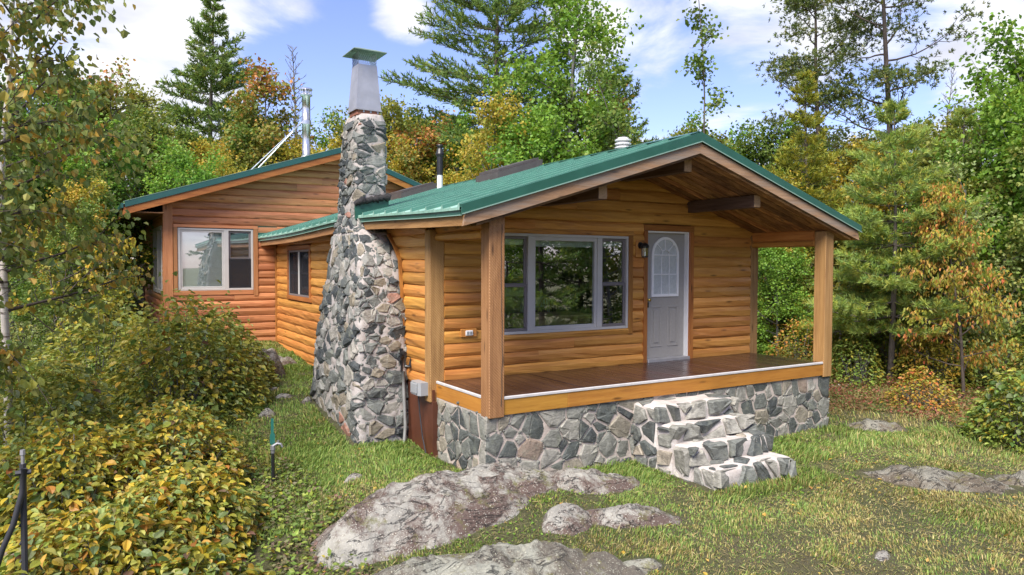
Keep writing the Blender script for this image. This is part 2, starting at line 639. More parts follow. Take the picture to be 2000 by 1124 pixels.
def stone_mat(name, stops, moss=0.0, scale=1.0):
    m, nt, b, out = new_mat(name)
    g = NT(nt)
    c = g.coord('Object', (1, 1, 1), 13.0)
    r = g.rand()
    base = g.ramp(r, stops, 'CONSTANT')
    n1 = g.noise(c, 9.0 * scale, 8, 0.68, 0.6)
    n2 = g.noise(g.coord('Object', (1, 1.0, 3.2), 7.0), 13.0 * scale, 6, 0.6, 1.5)
    k = g.mapr(g.math('ADD', g.math('MULTIPLY', n1, 0.6), g.math('MULTIPLY', n2, 0.4)), 0.32, 0.68, 0.35, 1.75)
    v = g.n('ShaderNodeVectorMath', operation='SCALE')
    g.l(base, v.inputs[0])
    g.l(k, v.inputs['Scale'])
    col = v.outputs[0]
    vein = g.mapr(g.noise(c, 21.0 * scale, 5, 0.7, 1.5), 0.56, 0.70, 0, 0.55)
    col = g.mix(vein, col, (0.32, 0.31, 0.27))
    lich = g.mapr(g.noise(c, 6.0 * scale, 7, 0.75), 0.54, 0.70, 0, 0.55)
    col = g.mix(lich, col, (0.22, 0.23, 0.17))
    if moss:
        col = g.mix(g.mapr(g.noise(c, 2.5, 5), 0.5, 0.7, 0, moss), col, (0.1, 0.1, 0.03))
    g.l(col, b.inputs['Base Color'])
    b.inputs['Roughness'].default_value = 0.7
    h = g.math('ADD', n1, g.math('MULTIPLY', n2, 0.6))
    g.l(g.bump(h, 0.7, 0.02), b.inputs['Normal'])
    return m


M['stone_chimney'] = stone_mat('chimney_fieldstone', [(0.0, (0.066, 0.073, 0.070)), (0.18, (0.12, 0.128, 0.118)), (0.36, (0.19, 0.188, 0.172)), (0.54, (0.24, 0.225, 0.195)),
                                                      (0.68, (0.035, 0.042, 0.045)), (0.86, (0.18, 0.155, 0.115)), (0.975, (0.24, 0.12, 0.085))])
M['stone_wall'] = stone_mat('foundation_fieldstone', [(0.0, (0.070, 0.078, 0.072)), (0.2, (0.115, 0.122, 0.108)), (0.38, (0.17, 0.17, 0.148)), (0.55, (0.23, 0.22, 0.19)),
                                                      (0.72, (0.045, 0.051, 0.051)), (0.83, (0.22, 0.195, 0.15)), (0.94, (0.23, 0.175, 0.135))])


def mortar_mat(name, a, bcol, dirt):
    m, nt, b, out = new_mat(name)
    g = NT(nt)
    c = g.coord('Object')
    n1 = g.noise(c, 7, 7, 0.7)
    n2 = g.noise(c, 40, 5, 0.7)
    col = g.mix(g.mapr(n1, 0.35, 0.65), a, bcol)
    col = g.mix(g.mapr(g.noise(c, 3.2, 6, 0.7), 0.52, 0.72, 0, 0.75), col, dirt)
    col = g.mix(g.mapr(n2, 0.55, 0.75, 0, 0.4), col, dirt)
    g.l(col, b.inputs['Base Color'])
    b.inputs['Roughness'].default_value = 0.9
    g.l(g.bump(g.math('ADD', n1, g.math('MULTIPLY', n2, 0.4)), 0.8, 0.02), b.inputs['Normal'])
    return m


M['mortar_chimney'] = mortar_mat('chimney_mortar', (0.42, 0.39, 0.375), (0.33, 0.285, 0.255), (0.17, 0.155, 0.14))
M['mortar_wall'] = mortar_mat('foundation_mortar', (0.47, 0.40, 0.36), (0.40, 0.34, 0.29), (0.28, 0.25, 0.22))
M['stone_steps'] = stone_mat('step_fieldstone', [(0.0, (0.085, 0.092, 0.086)), (0.25, (0.13, 0.137, 0.124)), (0.48, (0.18, 0.178, 0.157)), (0.66, (0.24, 0.23, 0.20)), (0.78, (0.058, 0.066, 0.064)), (0.93, (0.25, 0.215, 0.17))])
M['mortar_steps'] = mortar_mat('step_mortar', (0.55, 0.515, 0.49), (0.44, 0.385, 0.35), (0.26, 0.23, 0.21))


def glass_mat(name, base=0.06, gain=1.6, tint=(0.9, 0.95, 0.93)):
    m = bpy.data.materials.new(name)
    m.use_nodes = True
    nt = m.node_tree
    nt.nodes.clear()
    g = NT(nt)
    out = g.n('ShaderNodeOutputMaterial')
    tr = g.n('ShaderNodeBsdfTransparent')
    tr.inputs[0].default_value = (*tint, 1)
    gl = g.n('ShaderNodeBsdfGlossy')
    gl.inputs['Roughness'].default_value = 0.015
    gl.inputs['Color'].default_value = (0.95, 0.97, 1.0, 1)
    fr = g.n('ShaderNodeFresnel')
    fr.inputs[0].default_value = 1.5
    ge = g.n('ShaderNodeNewGeometry')
    f = g.math('ADD', g.math('MULTIPLY', fr.outputs[0], gain), base, clamp=True)
    f = g.math('MULTIPLY', f, g.math('SUBTRACT', 1.0, ge.outputs['Backfacing']))
    ns = g.n('ShaderNodeBump')
    ns.inputs['Strength'].default_value = 0.02
    ns.inputs['Distance'].default_value = 0.02
    g.l(g.noise(g.coord('Object'), 1.5, 2), ns.inputs['Height'])
    g.l(ns.outputs[0], gl.inputs['Normal'])
    mx_ = g.n('ShaderNodeMixShader')
    g.l(f, mx_.inputs[0])
    g.l(tr.outputs[0], mx_.inputs[1])
    g.l(gl.outputs[0], mx_.inputs[2])
    g.l(mx_.outputs[0], out.inputs['Surface'])
    return m


M['glass'] = glass_mat('window_glass', 0.30, 2.6)
M['screen'] = plain('insect_screen', (0.05, 0.05, 0.055), 0.7)


def screen_mat():
    m = bpy.data.materials.new('insect_screen_mesh')
    m.use_nodes = True
    nt = m.node_tree
    nt.nodes.clear()
    g = NT(nt)
    out = g.n('ShaderNodeOutputMaterial')
    tr = g.n('ShaderNodeBsdfTransparent')
    df = g.n('ShaderNodeBsdfDiffuse')
    df.inputs[0].default_value = (0.035, 0.035, 0.04, 1)
    mx_ = g.n('ShaderNodeMixShader')
    mx_.inputs[0].default_value = 0.55
    g.l(tr.outputs[0], mx_.inputs[1])
    g.l(df.outputs[0], mx_.inputs[2])
    g.l(mx_.outputs[0], out.inputs['Surface'])
    return m


M['screen'] = screen_mat()
M['curtain'] = plain('door_curtain', (0.62, 0.63, 0.63), 0.7, var=0.12, scale=25)
M['tap'] = plain('grey_tap', (0.25, 0.25, 0.26), 0.4, 0.6)
M['blind'] = plain('pale_blind', (0.78, 0.78, 0.76), 0.6, var=0.04)


def foliage_mat(name, trans=0.35, rough=0.5, spec=0.35, objcol=None):
    """leaf colour from the leaf's own attribute, or objcol with a tint of its own per object"""
    m, nt, b, out = new_mat(name)
    g = NT(nt)
    if objcol is None:
        a = g.n('ShaderNodeAttribute', attribute_name='col')
        col = a.outputs['Color']
    else:
        c = g.coord('Object', (1, 1, 1), 9.0)
        col = g.mix(g.mapr(g.noise(c, 14, 3), 0.35, 0.65), objcol[0], objcol[1])
        hs = g.n('ShaderNodeHueSaturation')
        r = g.rand()
        g.l(g.mapr(r, 0, 1, 0.7, 1.3), hs.inputs['Value'])
        g.l(g.mapr(g.math('FRACT', g.math('MULTIPLY', r, 5.7)), 0, 1, 0.48, 0.53), hs.inputs['Hue'])
        g.l(col, hs.inputs['Color'])
        col = hs.outputs[0]
    g.l(col, b.inputs['Base Color'])
    b.inputs['Roughness'].default_value = rough
    b.inputs['Specular IOR Level'].default_value = spec
    t = g.n('ShaderNodeBsdfTranslucent')
    v = g.n('ShaderNodeVectorMath', operation='MULTIPLY')
    g.l(col, v.inputs[0])
    v.inputs[1].default_value = (1.25, 1.2, 0.7)
    g.l(v.outputs[0], t.inputs[0])
    mx_ = g.n('ShaderNodeMixShader')
    mx_.inputs[0].default_value = trans
    g.l(b.outputs[0], mx_.inputs[1])
    g.l(t.outputs[0], mx_.inputs[2])
    g.l(mx_.outputs[0], out.inputs['Surface'])
    return m


M['leaf'] = foliage_mat('leaves', 0.36, 0.48, 0.3)
M['needle'] = foliage_mat('needles', 0.36, 0.5, 0.25)
M['grass'] = foliage_mat('grass_blades', 0.3, 0.55, 0.25)
LEAFMATS = [foliage_mat('leaf_' + n, 0.33, 0.45, 0.4, objcol=c) for n, c in (
    ('yellow_green', ((0.20, 0.21, 0.03), (0.27, 0.25, 0.035))), ('yellow', ((0.42, 0.29, 0.03), (0.36, 0.25, 0.03))),
    ('green', ((0.085, 0.14, 0.03), (0.12, 0.17, 0.04))), ('pale_green', ((0.20, 0.24, 0.11), (0.16, 0.21, 0.08))),
    ('orange', ((0.40, 0.17, 0.03), (0.33, 0.17, 0.04))), ('mauve_brown', ((0.16, 0.075, 0.06), (0.13, 0.09, 0.05))))]


def bark_mat(name, a, bcol, scale=8, vert=0.3):
    m, nt, b, out = new_mat(name)
    g = NT(nt)
    c = g.coord('Object', (1, 1, vert))
    n1 = g.noise(c, scale, 7, 0.7, 0.8)
    g.l(g.mix(g.mapr(n1, 0.35, 0.65), a, bcol), b.inputs['Base Color'])
    b.inputs['Roughness'].default_value = 0.85
    g.l(g.bump(n1, 0.7, 0.03), b.inputs['Normal'])
    return m


M['bark'] = bark_mat('brown_grey_bark', (0.05, 0.04, 0.033), (0.16, 0.135, 0.115))
M['bark_dark'] = bark_mat('dark_bark', (0.03, 0.022, 0.018), (0.10, 0.075, 0.06))
M['bark_grey'] = bark_mat('grey_bark', (0.09, 0.085, 0.08), (0.22, 0.21, 0.2))


def birch_mat():
    m, nt, b, out = new_mat('birch_bark')
    g = NT(nt)
    n1 = g.noise(g.coord('Object', (1, 1, 7)), 3.2, 5, 0.7, 0.4)
    n2 = g.noise(g.coord('Object'), 2.0, 4)
    col = g.mix(g.mapr(n1, 0.56, 0.63), (0.62, 0.58, 0.55), (0.07, 0.055, 0.05))
    col = g.mix(g.mapr(n2, 0.45, 0.75, 0, 0.6), col, (0.36, 0.27, 0.22))
    g.l(col, b.inputs['Base Color'])
    b.inputs['Roughness'].default_value = 0.7
    return m


M['birch'] = birch_mat()


def ground_mat():
    m, nt, b, out = new_mat('lawn_soil_and_moss')
    g = NT(nt)
    c = g.coord('Object')
    n1 = g.noise(c, 0.8, 7, 0.7, 0.6)
    n2 = g.noise(c, 5.0, 8, 0.75)
    n3 = g.noise(c, 34.0, 6, 0.75)
    n4 = g.noise(c, 90.0, 4, 0.7)
    col = g.mix(g.mapr(n1, 0.38, 0.62), (0.085, 0.11, 0.028), (0.13, 0.125, 0.05))
    col = g.mix(g.mapr(n2, 0.48, 0.66, 0, 0.85), col, (0.085, 0.06, 0.04))
    col = g.mix(g.mapr(n3, 0.48, 0.62, 0, 0.8), col, (0.22, 0.185, 0.095))
    col = g.mix(g.mapr(n4, 0.5, 0.62, 0, 0.75), col, (0.04, 0.04, 0.018))
    g.l(col, b.inputs['Base Color'])
    b.inputs['Roughness'].default_value = 0.95
    g.l(g.bump(g.math('ADD', n2, g.math('ADD', n3, n4)), 1.0, 0.05), b.inputs['Normal'])
    return m


M['ground'] = ground_mat()


def rock_mat(name, a, bcol, stain, moss, lich):
    m, nt, b, out = new_mat(name)
    g = NT(nt)
    c = g.coord('Object')
    n1 = g.noise(c, 2.4, 9, 0.72, 0.8)
    n2 = g.noise(c, 15, 8, 0.75)
    n3 = g.noise(c, 1.3, 6, 0.65, 0.4)
    col = g.mix(g.mapr(n1, 0.36, 0.62), a, bcol)
    col = g.mix(g.mapr(g.math('ADD', n3, g.math('MULTIPLY', n2, 0.45)), 0.66, 0.78, 0, 0.9), col, stain)
    spk = g.vor(c, 48)
    col = g.mix(g.mapr(g.math('ADD', g.math('MULTIPLY', n2, 0.9), g.math('MULTIPLY', spk.outputs['Distance'], -0.5)), 0.30, 0.44, 0, 0.85), col, lich)
    col = g.mix(g.mapr(g.noise(c, 3.1, 8, 0.75), 0.56, 0.66, 0, 0.9), col, moss)
    cn = g.noise(g.coord('Object', (0.8, 2.0, 2.0)), 1.5, 6, 0.6, 1.2)
    ck = g.mapr(g.math('ABSOLUTE', g.math('SUBTRACT', cn, 0.5)), 0.0, 0.012, 1, 0)
    col = g.mix(g.math('MULTIPLY', ck, 0.5), col, (0.06, 0.052, 0.045))
    g.l(col, b.inputs['Base Color'])
    b.inputs['Roughness'].default_value = 0.85
    h = g.math('SUBTRACT', g.math('ADD', n1, g.math('MULTIPLY', n2, 0.5)), g.math('MULTIPLY', ck, 0.6))
    g.l(g.bump(h, 1.0, 0.06), b.inputs['Normal'])
    return m


M['rock'] = rock_mat('outcrop_rock', (0.235, 0.225, 0.20), (0.38, 0.365, 0.32), (0.085, 0.047, 0.037), (0.12, 0.12, 0.03), (0.50, 0.49, 0.42))
M['rock_green'] = rock_mat('lichen_rock', (0.24, 0.24, 0.20), (0.36, 0.355, 0.29), (0.11, 0.09, 0.07), (0.15, 0.145, 0.035), (0.48, 0.48, 0.38))
M['rock_weathered'] = rock_mat('weathered_mossy_rock', (0.16, 0.155, 0.125), (0.27, 0.255, 0.21), (0.10, 0.075, 0.05), (0.13, 0.12, 0.03), (0.40, 0.385, 0.31))
M['rock_dark'] = rock_mat('mossy_rock', (0.08, 0.08, 0.078), (0.19, 0.18, 0.17), (0.07, 0.055, 0.04), (0.14, 0.13, 0.02), (0.32, 0.31, 0.28))

# ------------------------------------------------------------------ terrain
_G = np.array([
    (5.9, -1.5, -1.08), (3.4, -2.9, -1.15), (2.0, -2.9, -1.10), (1.6, -1.5, -1.03), (0.6, -1.5, -1.0), (-.35, -1.45, -.97), (-.5, .3, -.99), (-1.3, .6, -.90),
    (-1.35, 3.2, -.60), (-.43, 8.6, -.28), (-2.8, 8.3, -.12), (-1.2, 6.0, -.45), (10.5, .5, -1.0), (12, 2, -.95), (9, 6, -.6), (6.8, 5, -.65), (8, -1, -1.1),
    (2.5, -5.6, -1.32), (0, -4, -1.33), (-2.3, -2.2, -1.30), (-4.9, -1, -1.42), (-3.2, 0.2, -1.18), (-2.4, .5, -1.03), (-4.4, -8.5, -1.75), (5, -5, -1.27), (10, -6, -1.25), (14, -3, -1.05),
    (-4.6, 3, -.92), (-5, 8, -.25), (-8, 10, -.05), (-12, 16, .3), (-3.2, 13, .1), (-6, 20, .5), (3, 16, .3), (8, 12, -.2), (15, 8, -.4),
    (0, 40, .9), (40, 40, .5), (-40, 40, .9), (40, 0, -.6), (-40, 0, -.6), (40, -40, -2), (-40, -40, -2.2), (0, -40, -2.2), (0, 25, .7), (20, 20, 0), (-20, 5, -.2), (8, -14, -1.6)])


def _phi(r):
    return np.sqrt(r * r + 2.25)


_A = _phi(np.linalg.norm(_G[:, None, :2] - _G[None, :, :2], axis=2))
_A = _A + np.eye(len(_G)) * -0.02
_Wt = np.linalg.solve(np.block([[_A, np.ones((len(_G), 1))], [np.ones((1, len(_G))), np.zeros((1, 1))]]), np.concatenate([_G[:, 2], [0]]))


def ground(x, y):
    x = np.atleast_1d(np.asarray(x, float))
    y = np.atleast_1d(np.asarray(y, float))
    xc, yc = np.clip(x, -60, 60), np.clip(y, -60, 60)
    r = np.sqrt((xc[:, None] - _G[None, :, 0]) ** 2 + (yc[:, None] - _G[None, :, 1]) ** 2)
    z = _phi(r) @ _Wt[:-1] + _Wt[-1]
    P = xyz(x, y)
    z = z + 0.035 * fbm(P * 1.1, 3, 5) + 0.018 * fbm(P * 4.0, 2, 9)
    return z


def gz(x, y):
    return float(ground([x], [y])[0])


def _axis(lo, hi, near_lo, near_hi, step):
    a = list(np.arange(near_lo, near_hi, step))
    s, v = step, near_hi
    while v < hi:
        a.append(v)
        s *= 1.22
        v += s
    a.append(hi)
    s, v, b = step, near_lo, []
    while True:
        s *= 1.22
        v -= s
        if v <= lo:
            break
        b.append(v)
    return np.array([lo] + b[::-1] + a)


gx, gy = _axis(-500, 600, -7, 12, 0.13), _axis(-500, 600, -7, 10, 0.13)
GX, GY = np.meshgrid(gx, gy, indexing='ij')
GZ = ground(GX.ravel(), GY.ravel())
ni, nj = len(gx), len(gy)
idx = np.arange(ni * nj).reshape(ni, nj)
F = np.stack([idx[:-1, :-1], idx[1:, :-1], idx[1:, 1:], idx[:-1, 1:]], -1).reshape(-1, 4)
me = raw_mesh('ground', np.stack([GX.ravel(), GY.ravel(), GZ], -1), F, M['ground'], True)
tag(link(bpy.data.objects.new('ground', me)), 'mossy lawn and forest floor sloping round the cabin', kind='structure')

# ------------------------------------------------------------------ the cabin
CAB = thing('log_cabin', 'log-sided cabin with green metal roof, covered porch and fieldstone chimney', 'cabin', (2.8, 3.0, -1.05))
XR = 2.8                      # ridge
SL = 0.309                    # slope of the soffit


def z_under(x):
    return 3.01 - SL * abs(x - XR)


def z_top(x):
    return 3.295 - 0.316 * abs(x - XR)


def hump(y):
    return 0.10 * math.exp(-((y - 2.2) / 2.7) ** 2)


def eave_dz(x, y):
    """the old roof is humped along its left eave"""
    if x >= XR:
        return 0.0
    t = (XR - x) / (XR + 0.8)
    return hump(y) * t ** 2.5


CO = 0.171                    # log course
LOGPROF = [(0.004, -0.004), (0.022, 0.008), (0.035, 0.042), (0.039, 0.098), (0.029, 0.140), (0.010, 0.166), (-0.03, 0.168), (-0.03, 0.0)]


def log_piece(a, b, z0, plane, axis, sgn, mat, parent, h=CO, name='log', cut=None, seed=0):
    """one hewn half-log from a to b along axis (0: x, 1: y), bulging sgn along the other axis from the wall plane;
    cut(z)->(lo, hi) trims its ends course by course (gables)"""
    r = np.random.default_rng(int(seed * 7919 + abs(a) * 1000 + (z0 + 5) * 331) % (2 ** 31))
    L = b - a
    n = max(2, int(L / 0.28) + 1)
    s = np.linspace(a, b, n)
    prof = np.array(LOGPROF) * np.array([1, h / CO])
    k = len(prof)
    V = np.zeros((n, k, 3))
    jd = r.normal(0, 0.0035, (n, k))
    jz = r.normal(0, 0.0065, (n, k))
    jz[:, [0, 5, 6, 7]] = 0
    jd[:, [0, 5, 6, 7]] = 0
    bow = r.normal(0, 0.003)
    for j in range(k):
        d = prof[j, 0] + jd[:, j] + (bow if 0 < j < 5 else 0)
        z = z0 + prof[j, 1] + jz[:, j]
        q = s.copy()
        if cut is not None:
            lo, hi = cut(z0 + prof[j, 1])
            q = np.clip(q, lo, hi)
        V[:, j, axis] = q
        V[:, j, 1 - axis] = plane + sgn * d
        V[:, j, 2] = z
    F = []
    flip = (sgn > 0) == (axis == 0)
    for i in range(n - 1):
        for j in range(k):
            f = [i * k + j, i * k + (j + 1) % k, (i + 1) * k + (j + 1) % k, (i + 1) * k + j]
            F.append(f if flip else f[::-1])
    e = (n - 1) * k
    F.append(list(range(k)) if not flip else list(range(k - 1, -1, -1)))
    F.append([e + j for j in (range(k - 1, -1, -1) if not flip else range(k))])
    me = raw_mesh(name, V.reshape(-1, 3), F, mat)
    return link(bpy.data.objects.new(name, me), parent, (0, 0, 0))


def spans(a, b, zc, holes):
    """what is left of [a, b] at height zc beside the holes"""
    out = [(a, b)]
    for h0, h1, z0, z1 in holes:
        if z0 < zc < z1:
            nx = []
            for p, q in out:
                if h1 <= p or h0 >= q:
                    nx.append((p, q))
                    continue
                if h0 > p:
                    nx.append((p, h0))
                if h1 < q:
                    nx.append((h1, q))
            out = nx
    return [(p, q) for p, q in out if q - p > 0.03]


def sheathing(mb, axis, a, b, z0, z1, d0, d1, holes):
    xs = sorted({a, b, *[h[0] for h in holes], *[h[1] for h in holes]})
    zs = sorted({z0, z1, *[h[2] for h in holes], *[h[3] for h in holes]})
    for x0, x1 in zip(xs, xs[1:]):
        for q0, q1 in zip(zs, zs[1:]):
            xm, zm = (x0 + x1) / 2, (q0 + q1) / 2
            if not (a < xm < b and z0 < zm < z1) or any(h[0] < xm < h[1] and h[2] < zm < h[3] for h in holes):
                continue
            if axis == 0:
                mb.box(x0, x1, d0, d1, q0, q1)
            else:
                mb.box(d0, d1, x0, x1, q0, q1)


# ---- front (porch) wall, plane y = 0 facing -y
fw_ = holder('front_wall', CAB)
WIN = (0.42, 2.985, 0.475, 2.045)         # with its trim
DOOR = (3.215, 4.285, -0.06, 2.165)
mb = MB()
sheathing(mb, 0, -0.40, 5.70, -0.25, 2.1, 0.03, 0.12, [(0.50, 2.90, 0.56, 1.98), (3.28, 4.20, -0.06, 2.08)])
mb.prism([(-0.40, 0.03, 2.1), (5.70, 0.03, 2.1), (5.70, 0.03, z_under(5.7) + .1), (XR, 0.03, z_under(XR) + .1), (-0.40, 0.03, z_under(-.4) + .1)], (0, 0.09, 0))
mb.build('sheathing', M['plywood'], fw_)


def gcut(z):
    hw = (3.01 - (z - 0.03)) / SL
    return XR - hw, XR + hw


z, k = -0.03, 0
while z < 2.98:
    zc = z + CO / 2
    lo, hi = (-0.25, 5.69) if z < 1.98 else (max(-0.38, gcut(z)[0]), min(5.86, gcut(z)[1]))
    for p, q in spans(lo, hi, zc, [WIN, DOOR]):
        cuts = [p, q]
        if q - p > 2.2:
            cuts = [p, p + (q - p) * (0.25 + 0.5 * ((k * 37 % 11) / 11)), q]
        for a, b in zip(cuts, cuts[1:]):
            log_piece(a, b - (0.003 if b != q else 0), z, 0.0, 0, -1, M['log_x'], fw_, seed=k, cut=gcut if z > 1.85 else None)
    z += CO
    k += 1

# trim round window and door
mb = MB().box(2.90, 2.988, -0.048, 0.03, 0.47, 2.02, 0.006)
mb.build('trim_board', M['trim_z'], fw_)
MB().box(0.412, 0.50, -0.048, 0.03, 0.47, 2.02, 0.006).build('trim_board', M['trim_z'], fw_)
log_piece(0.40, 3.0, 1.98, -0.012, 0, -1, M['log_x'], fw_, h=0.085, name='trim_log', seed=91)
log_piece(0.50, 2.90, 0.475, -0.008, 0, -1, M['log_x'], fw_, h=0.088, name='trim_log', seed=92)
MB().box(3.212, 3.285, -0.052, 0.03, -0.02, 2.08, 0.005).build('trim_board', M['trim_z'], fw_)
MB().box(4.20, 4.29, -0.052, 0.03, -0.02, 2.08, 0.005).build('trim_board', M['trim_z'], fw_)
MB().box(3.212, 4.29, -0.054, 0.03, 2.083, 2.175, 0.005).build('trim_board', M['trim_x'], fw_)

# ---- front window
fwin = holder('window', CAB)
fr = MB()
for a in ((0.50, 2.90, 0.56, 0.60), (0.50, 2.90, 1.94, 1.98)):
    fr.box(a[0], a[1], -0.035, 0.05, a[2], a[3], 0.004)
for a in (0.50, 2.862):
    fr.box(a, a + 0.038, -0.034, 0.05, 0.60, 1.94, 0.004)
for a, b in ((1.055, 1.145), (2.295, 2.385)):
    fr.box(a, b, -0.037, 0.05, 0.60, 1.94, 0.004)
fr.build('frame', M['vinyl'], fwin)
ins = MB()
for a in ((1.145, 2.295, 0.60, 0.655), (1.145, 2.295, 1.885, 1.94)):
    ins.box(a[0], a[1], -0.02, 0.045, a[2], a[3], 0.004)
for a in (1.145, 2.25):
    ins.box(a, a + 0.045, -0.021, 0.045, 0.655, 1.885, 0.004)
ins.build('glazing_bead', M['vinyl'], fwin)
MB().box(1.19, 2.25, 0.006, 0.012, 0.655, 1.885).build('pane', M['glass'], fwin)
for x0, x1 in ((0.538, 1.055), (2.385, 2.862)):
    for z0, z1, yo in ((0.60, 1.265, 0.004), (1.235, 1.94, 0.02)):
        mb = MB()
        w = 0.042
        mb.box(x0, x1, yo - 0.014, yo + 0.014, z0, z0 + w, .003).box(x0, x1, yo - 0.014, yo + 0.014, z1 - w, z1, .003)
        mb.box(x0, x0 + w, yo - 0.0145, yo + 0.0145, z0 + w, z1 - w, .003).box(x1 - w, x1, yo - 0.0145, yo + 0.0145, z0 + w, z1 - w, .003)
        mb.build('sash', M['taupe'], fwin)
        MB().box(x0 + w, x1 - w, yo + 0.001, yo + 0.006, z0 + w, z1 - w).build('pane', M['glass'], fwin)
MB().box(1.15, 2.29, 0.07, 0.11, 1.80, 1.90, .01).build('blind_headrail', M['blind'], fwin)
MB().box(0.54, 1.05, 0.07, 0.11, 1.82, 1.90, .01).build('blind_headrail', M['blind'], fwin)
MB().box(2.39, 2.86, 0.07, 0.11, 1.82, 1.90, .01).build('blind_headrail', M['blind'], fwin)

# ---- door
dr = holder('door', CAB)
jm = MB()
jm.box(4.176, 4.20, -0.02, 0.12, 0.0, 2.08).box(3.285, 3.305, -0.02, 0.12, 0.0, 2.08).box(3.305, 4.176, -0.02, 0.12, 2.055, 2.08)
jm.build('jamb', M['white_paint'], dr)
MB().box(3.29, 4.20, -0.075, 0.12, -0.015, 0.045, .006).build('threshold', M['threshold'], dr)
DX0, DX1, DY = 3.306, 4.175, 0.055
mb = MB().box(DX0, DX1, DY, DY + 0.045, 0.045, 2.055, 0.002)
mb.build('slab', M['door_grey'], dr)
for a, b in ((3.44, 3.68), (3.80, 4.04)):
    p = MB()
    rim = 0.03
    z0, z1 = 0.22, 0.88
    p.box(a, b, DY - 0.010, DY, z0, z0 + rim, .004).box(a, b, DY - 0.010, DY, z1 - rim, z1, .004)
    p.box(a, a + rim, DY - 0.0095, DY, z0 + rim, z1 - rim, .004).box(b - rim, b, DY - 0.0095, DY, z0 + rim, z1 - rim, .004)
    p.box(a + 0.065, b - 0.065, DY - 0.012, DY, z0 + 0.065, z1 - 0.065, .008)
    p.build('raised_panel', M['door_grey'], dr)
cxl, rl_, zb, zs = 3.74, 0.292, 1.06, 1.70


def arch(cx, r, zs_, z0, n=16):
    pts = [(cx - r, z0)] + [(cx - r * math.cos(t), zs_ + r * math.sin(t)) for t in np.linspace(0, math.pi, n)] + [(cx + r, z0)]
    return pts


lite = MB()
outer, inner = arch(cxl, rl_, zs, zb - 0.03), arch(cxl, rl_ - 0.042, zs, zb + 0.012)
n = len(outer)
V = [(x, DY - 0.022, z) for x, z in outer] + [(x, DY - 0.022, z) for x, z in inner] + [(x, DY, z) for x, z in outer] + [(x, DY, z) for x, z in inner]
F = []
for i in range(n):
    j = (i + 1) % n
    F += [(i, j, n + j, n + i), (i, 2 * n + i, 2 * n + j, j), (n + i, n + j, 3 * n + j, 3 * n + i)]
lite.add(V, F)
lite.build('lite_frame', M['white_paint'], dr)
g2 = [(x, DY - 0.006, z) for x, z in inner]
MB().add(g2, [list(range(len(g2)))[::-1]]).build('curtain', M['curtain'], dr)
g2 = [(x, DY - 0.010, z) for x, z in inner]
MB().prism(g2, (0, 0.002, 0)).build('pane', glass_mat('door_glass', 0.03, 1.0, (0.97, 0.98, 0.98)), dr)
mun = MB()
ri = rl_ - 0.042
for dx in (-ri / 3, ri / 3):
    mun.box(cxl + dx - .008, cxl + dx + .008, DY - 0.02, DY - 0.01, zb, zs, .002)
for zq in (zb + 0.33, zs):
    mun.box(cxl - ri, cxl + ri, DY - 0.0195, DY - 0.0105, zq - .009, zq + .009, .002)
mun.beam([(cxl - 0.085 * math.cos(t), DY - 0.015, zs + 0.085 * math.sin(t)) for t in np.linspace(0, math.pi, 9)], 0.01, 0.014, (0, 1, 0))
for t in (math.pi / 4, math.pi / 2, 3 * math.pi / 4):
    mun.beam([(cxl + r_ * math.cos(t), DY - 0.0152, zs + r_ * math.sin(t)) for r_ in (0.085, ri)], 0.014, 0.009, (0, 1, 0))
mun.build('muntin', M['white_paint'], dr)
kn = MB()
kn.tube([(3.375, DY, 0.985), (3.375, DY - .03, 0.985), (3.375, DY - 0.045, 0.985), (3.375, DY - 0.06, .985), (3.375, DY - 0.07, .985)], [0.028, 0.012, 0.022, 0.027, 0.012], 10)
kn.build('handle', M['brass'], dr)
MB().box(3.36, 3.40, DY - 0.008, DY, 0.86, 0.945, .003).build('lock_plate', M['black'], dr)

# ---- corner posts and porch posts
MB().box(-0.455, -0.25, -0.022, 0.15, -0.275, 1.995, 0.006).build('corner_post', M['post_z'], CAB)
MB().box(5.69, 5.885, -0.03, 0.15, -0.03, 2.10, 0.006).build('corner_post', M['post_z'], CAB)
PL = MB().box(-0.377, -0.174, -1.455, -1.252, -0.232, 2.085, 0.007)
PL.build('porch_post', M['post_z'], CAB, label='near porch post with a long drying crack')
MB().box(5.742, 5.945, -1.455, -1.252, -0.238, 2.085, 0.007).build('porch_post', M['post_z'], CAB)
# the crack: a narrow dark groove strip let into the post's front
cr = MB()
cp = [(-0.215 + 0.008 * math.sin(zq * 3.1) + 0.004 * math.sin(zq * 17), -1.4575, zq) for zq in np.linspace(-0.1, 2.0, 22)]
cr.beam(cp, 0.006, 0.004, (0, 1, 0))
cr.build('drying_crack', M['bark_dark'], CAB)
# side headers over the porch openings, three log courses each
for xp, nm in ((-0.30, 'l'), (5.80, 'r')):
    hd = holder('side_header', CAB)
    MB().box(xp - 0.05, xp + 0.05, -1.25, -0.03, 1.845, 2.10, .004).build('header_beam', M['trim_y'], hd)
    for q, (z0, hh) in enumerate(((1.85, 0.095), (1.95, 0.165))):
        log_piece(-1.25, -0.03, z0, xp - 0.05, 1, -1, M['log_y'], hd, h=hh, seed=q + 50)
        log_piece(-1.25, -0.03, z0, xp + 0.05, 1, 1, M['log_y'], hd, h=hh, seed=q + 60)
    MB().box(xp - 0.085, xp + 0.085, -1.25, -0.03, 2.112, 2.15, .004).build('cap_board', M['trim_y'], hd)

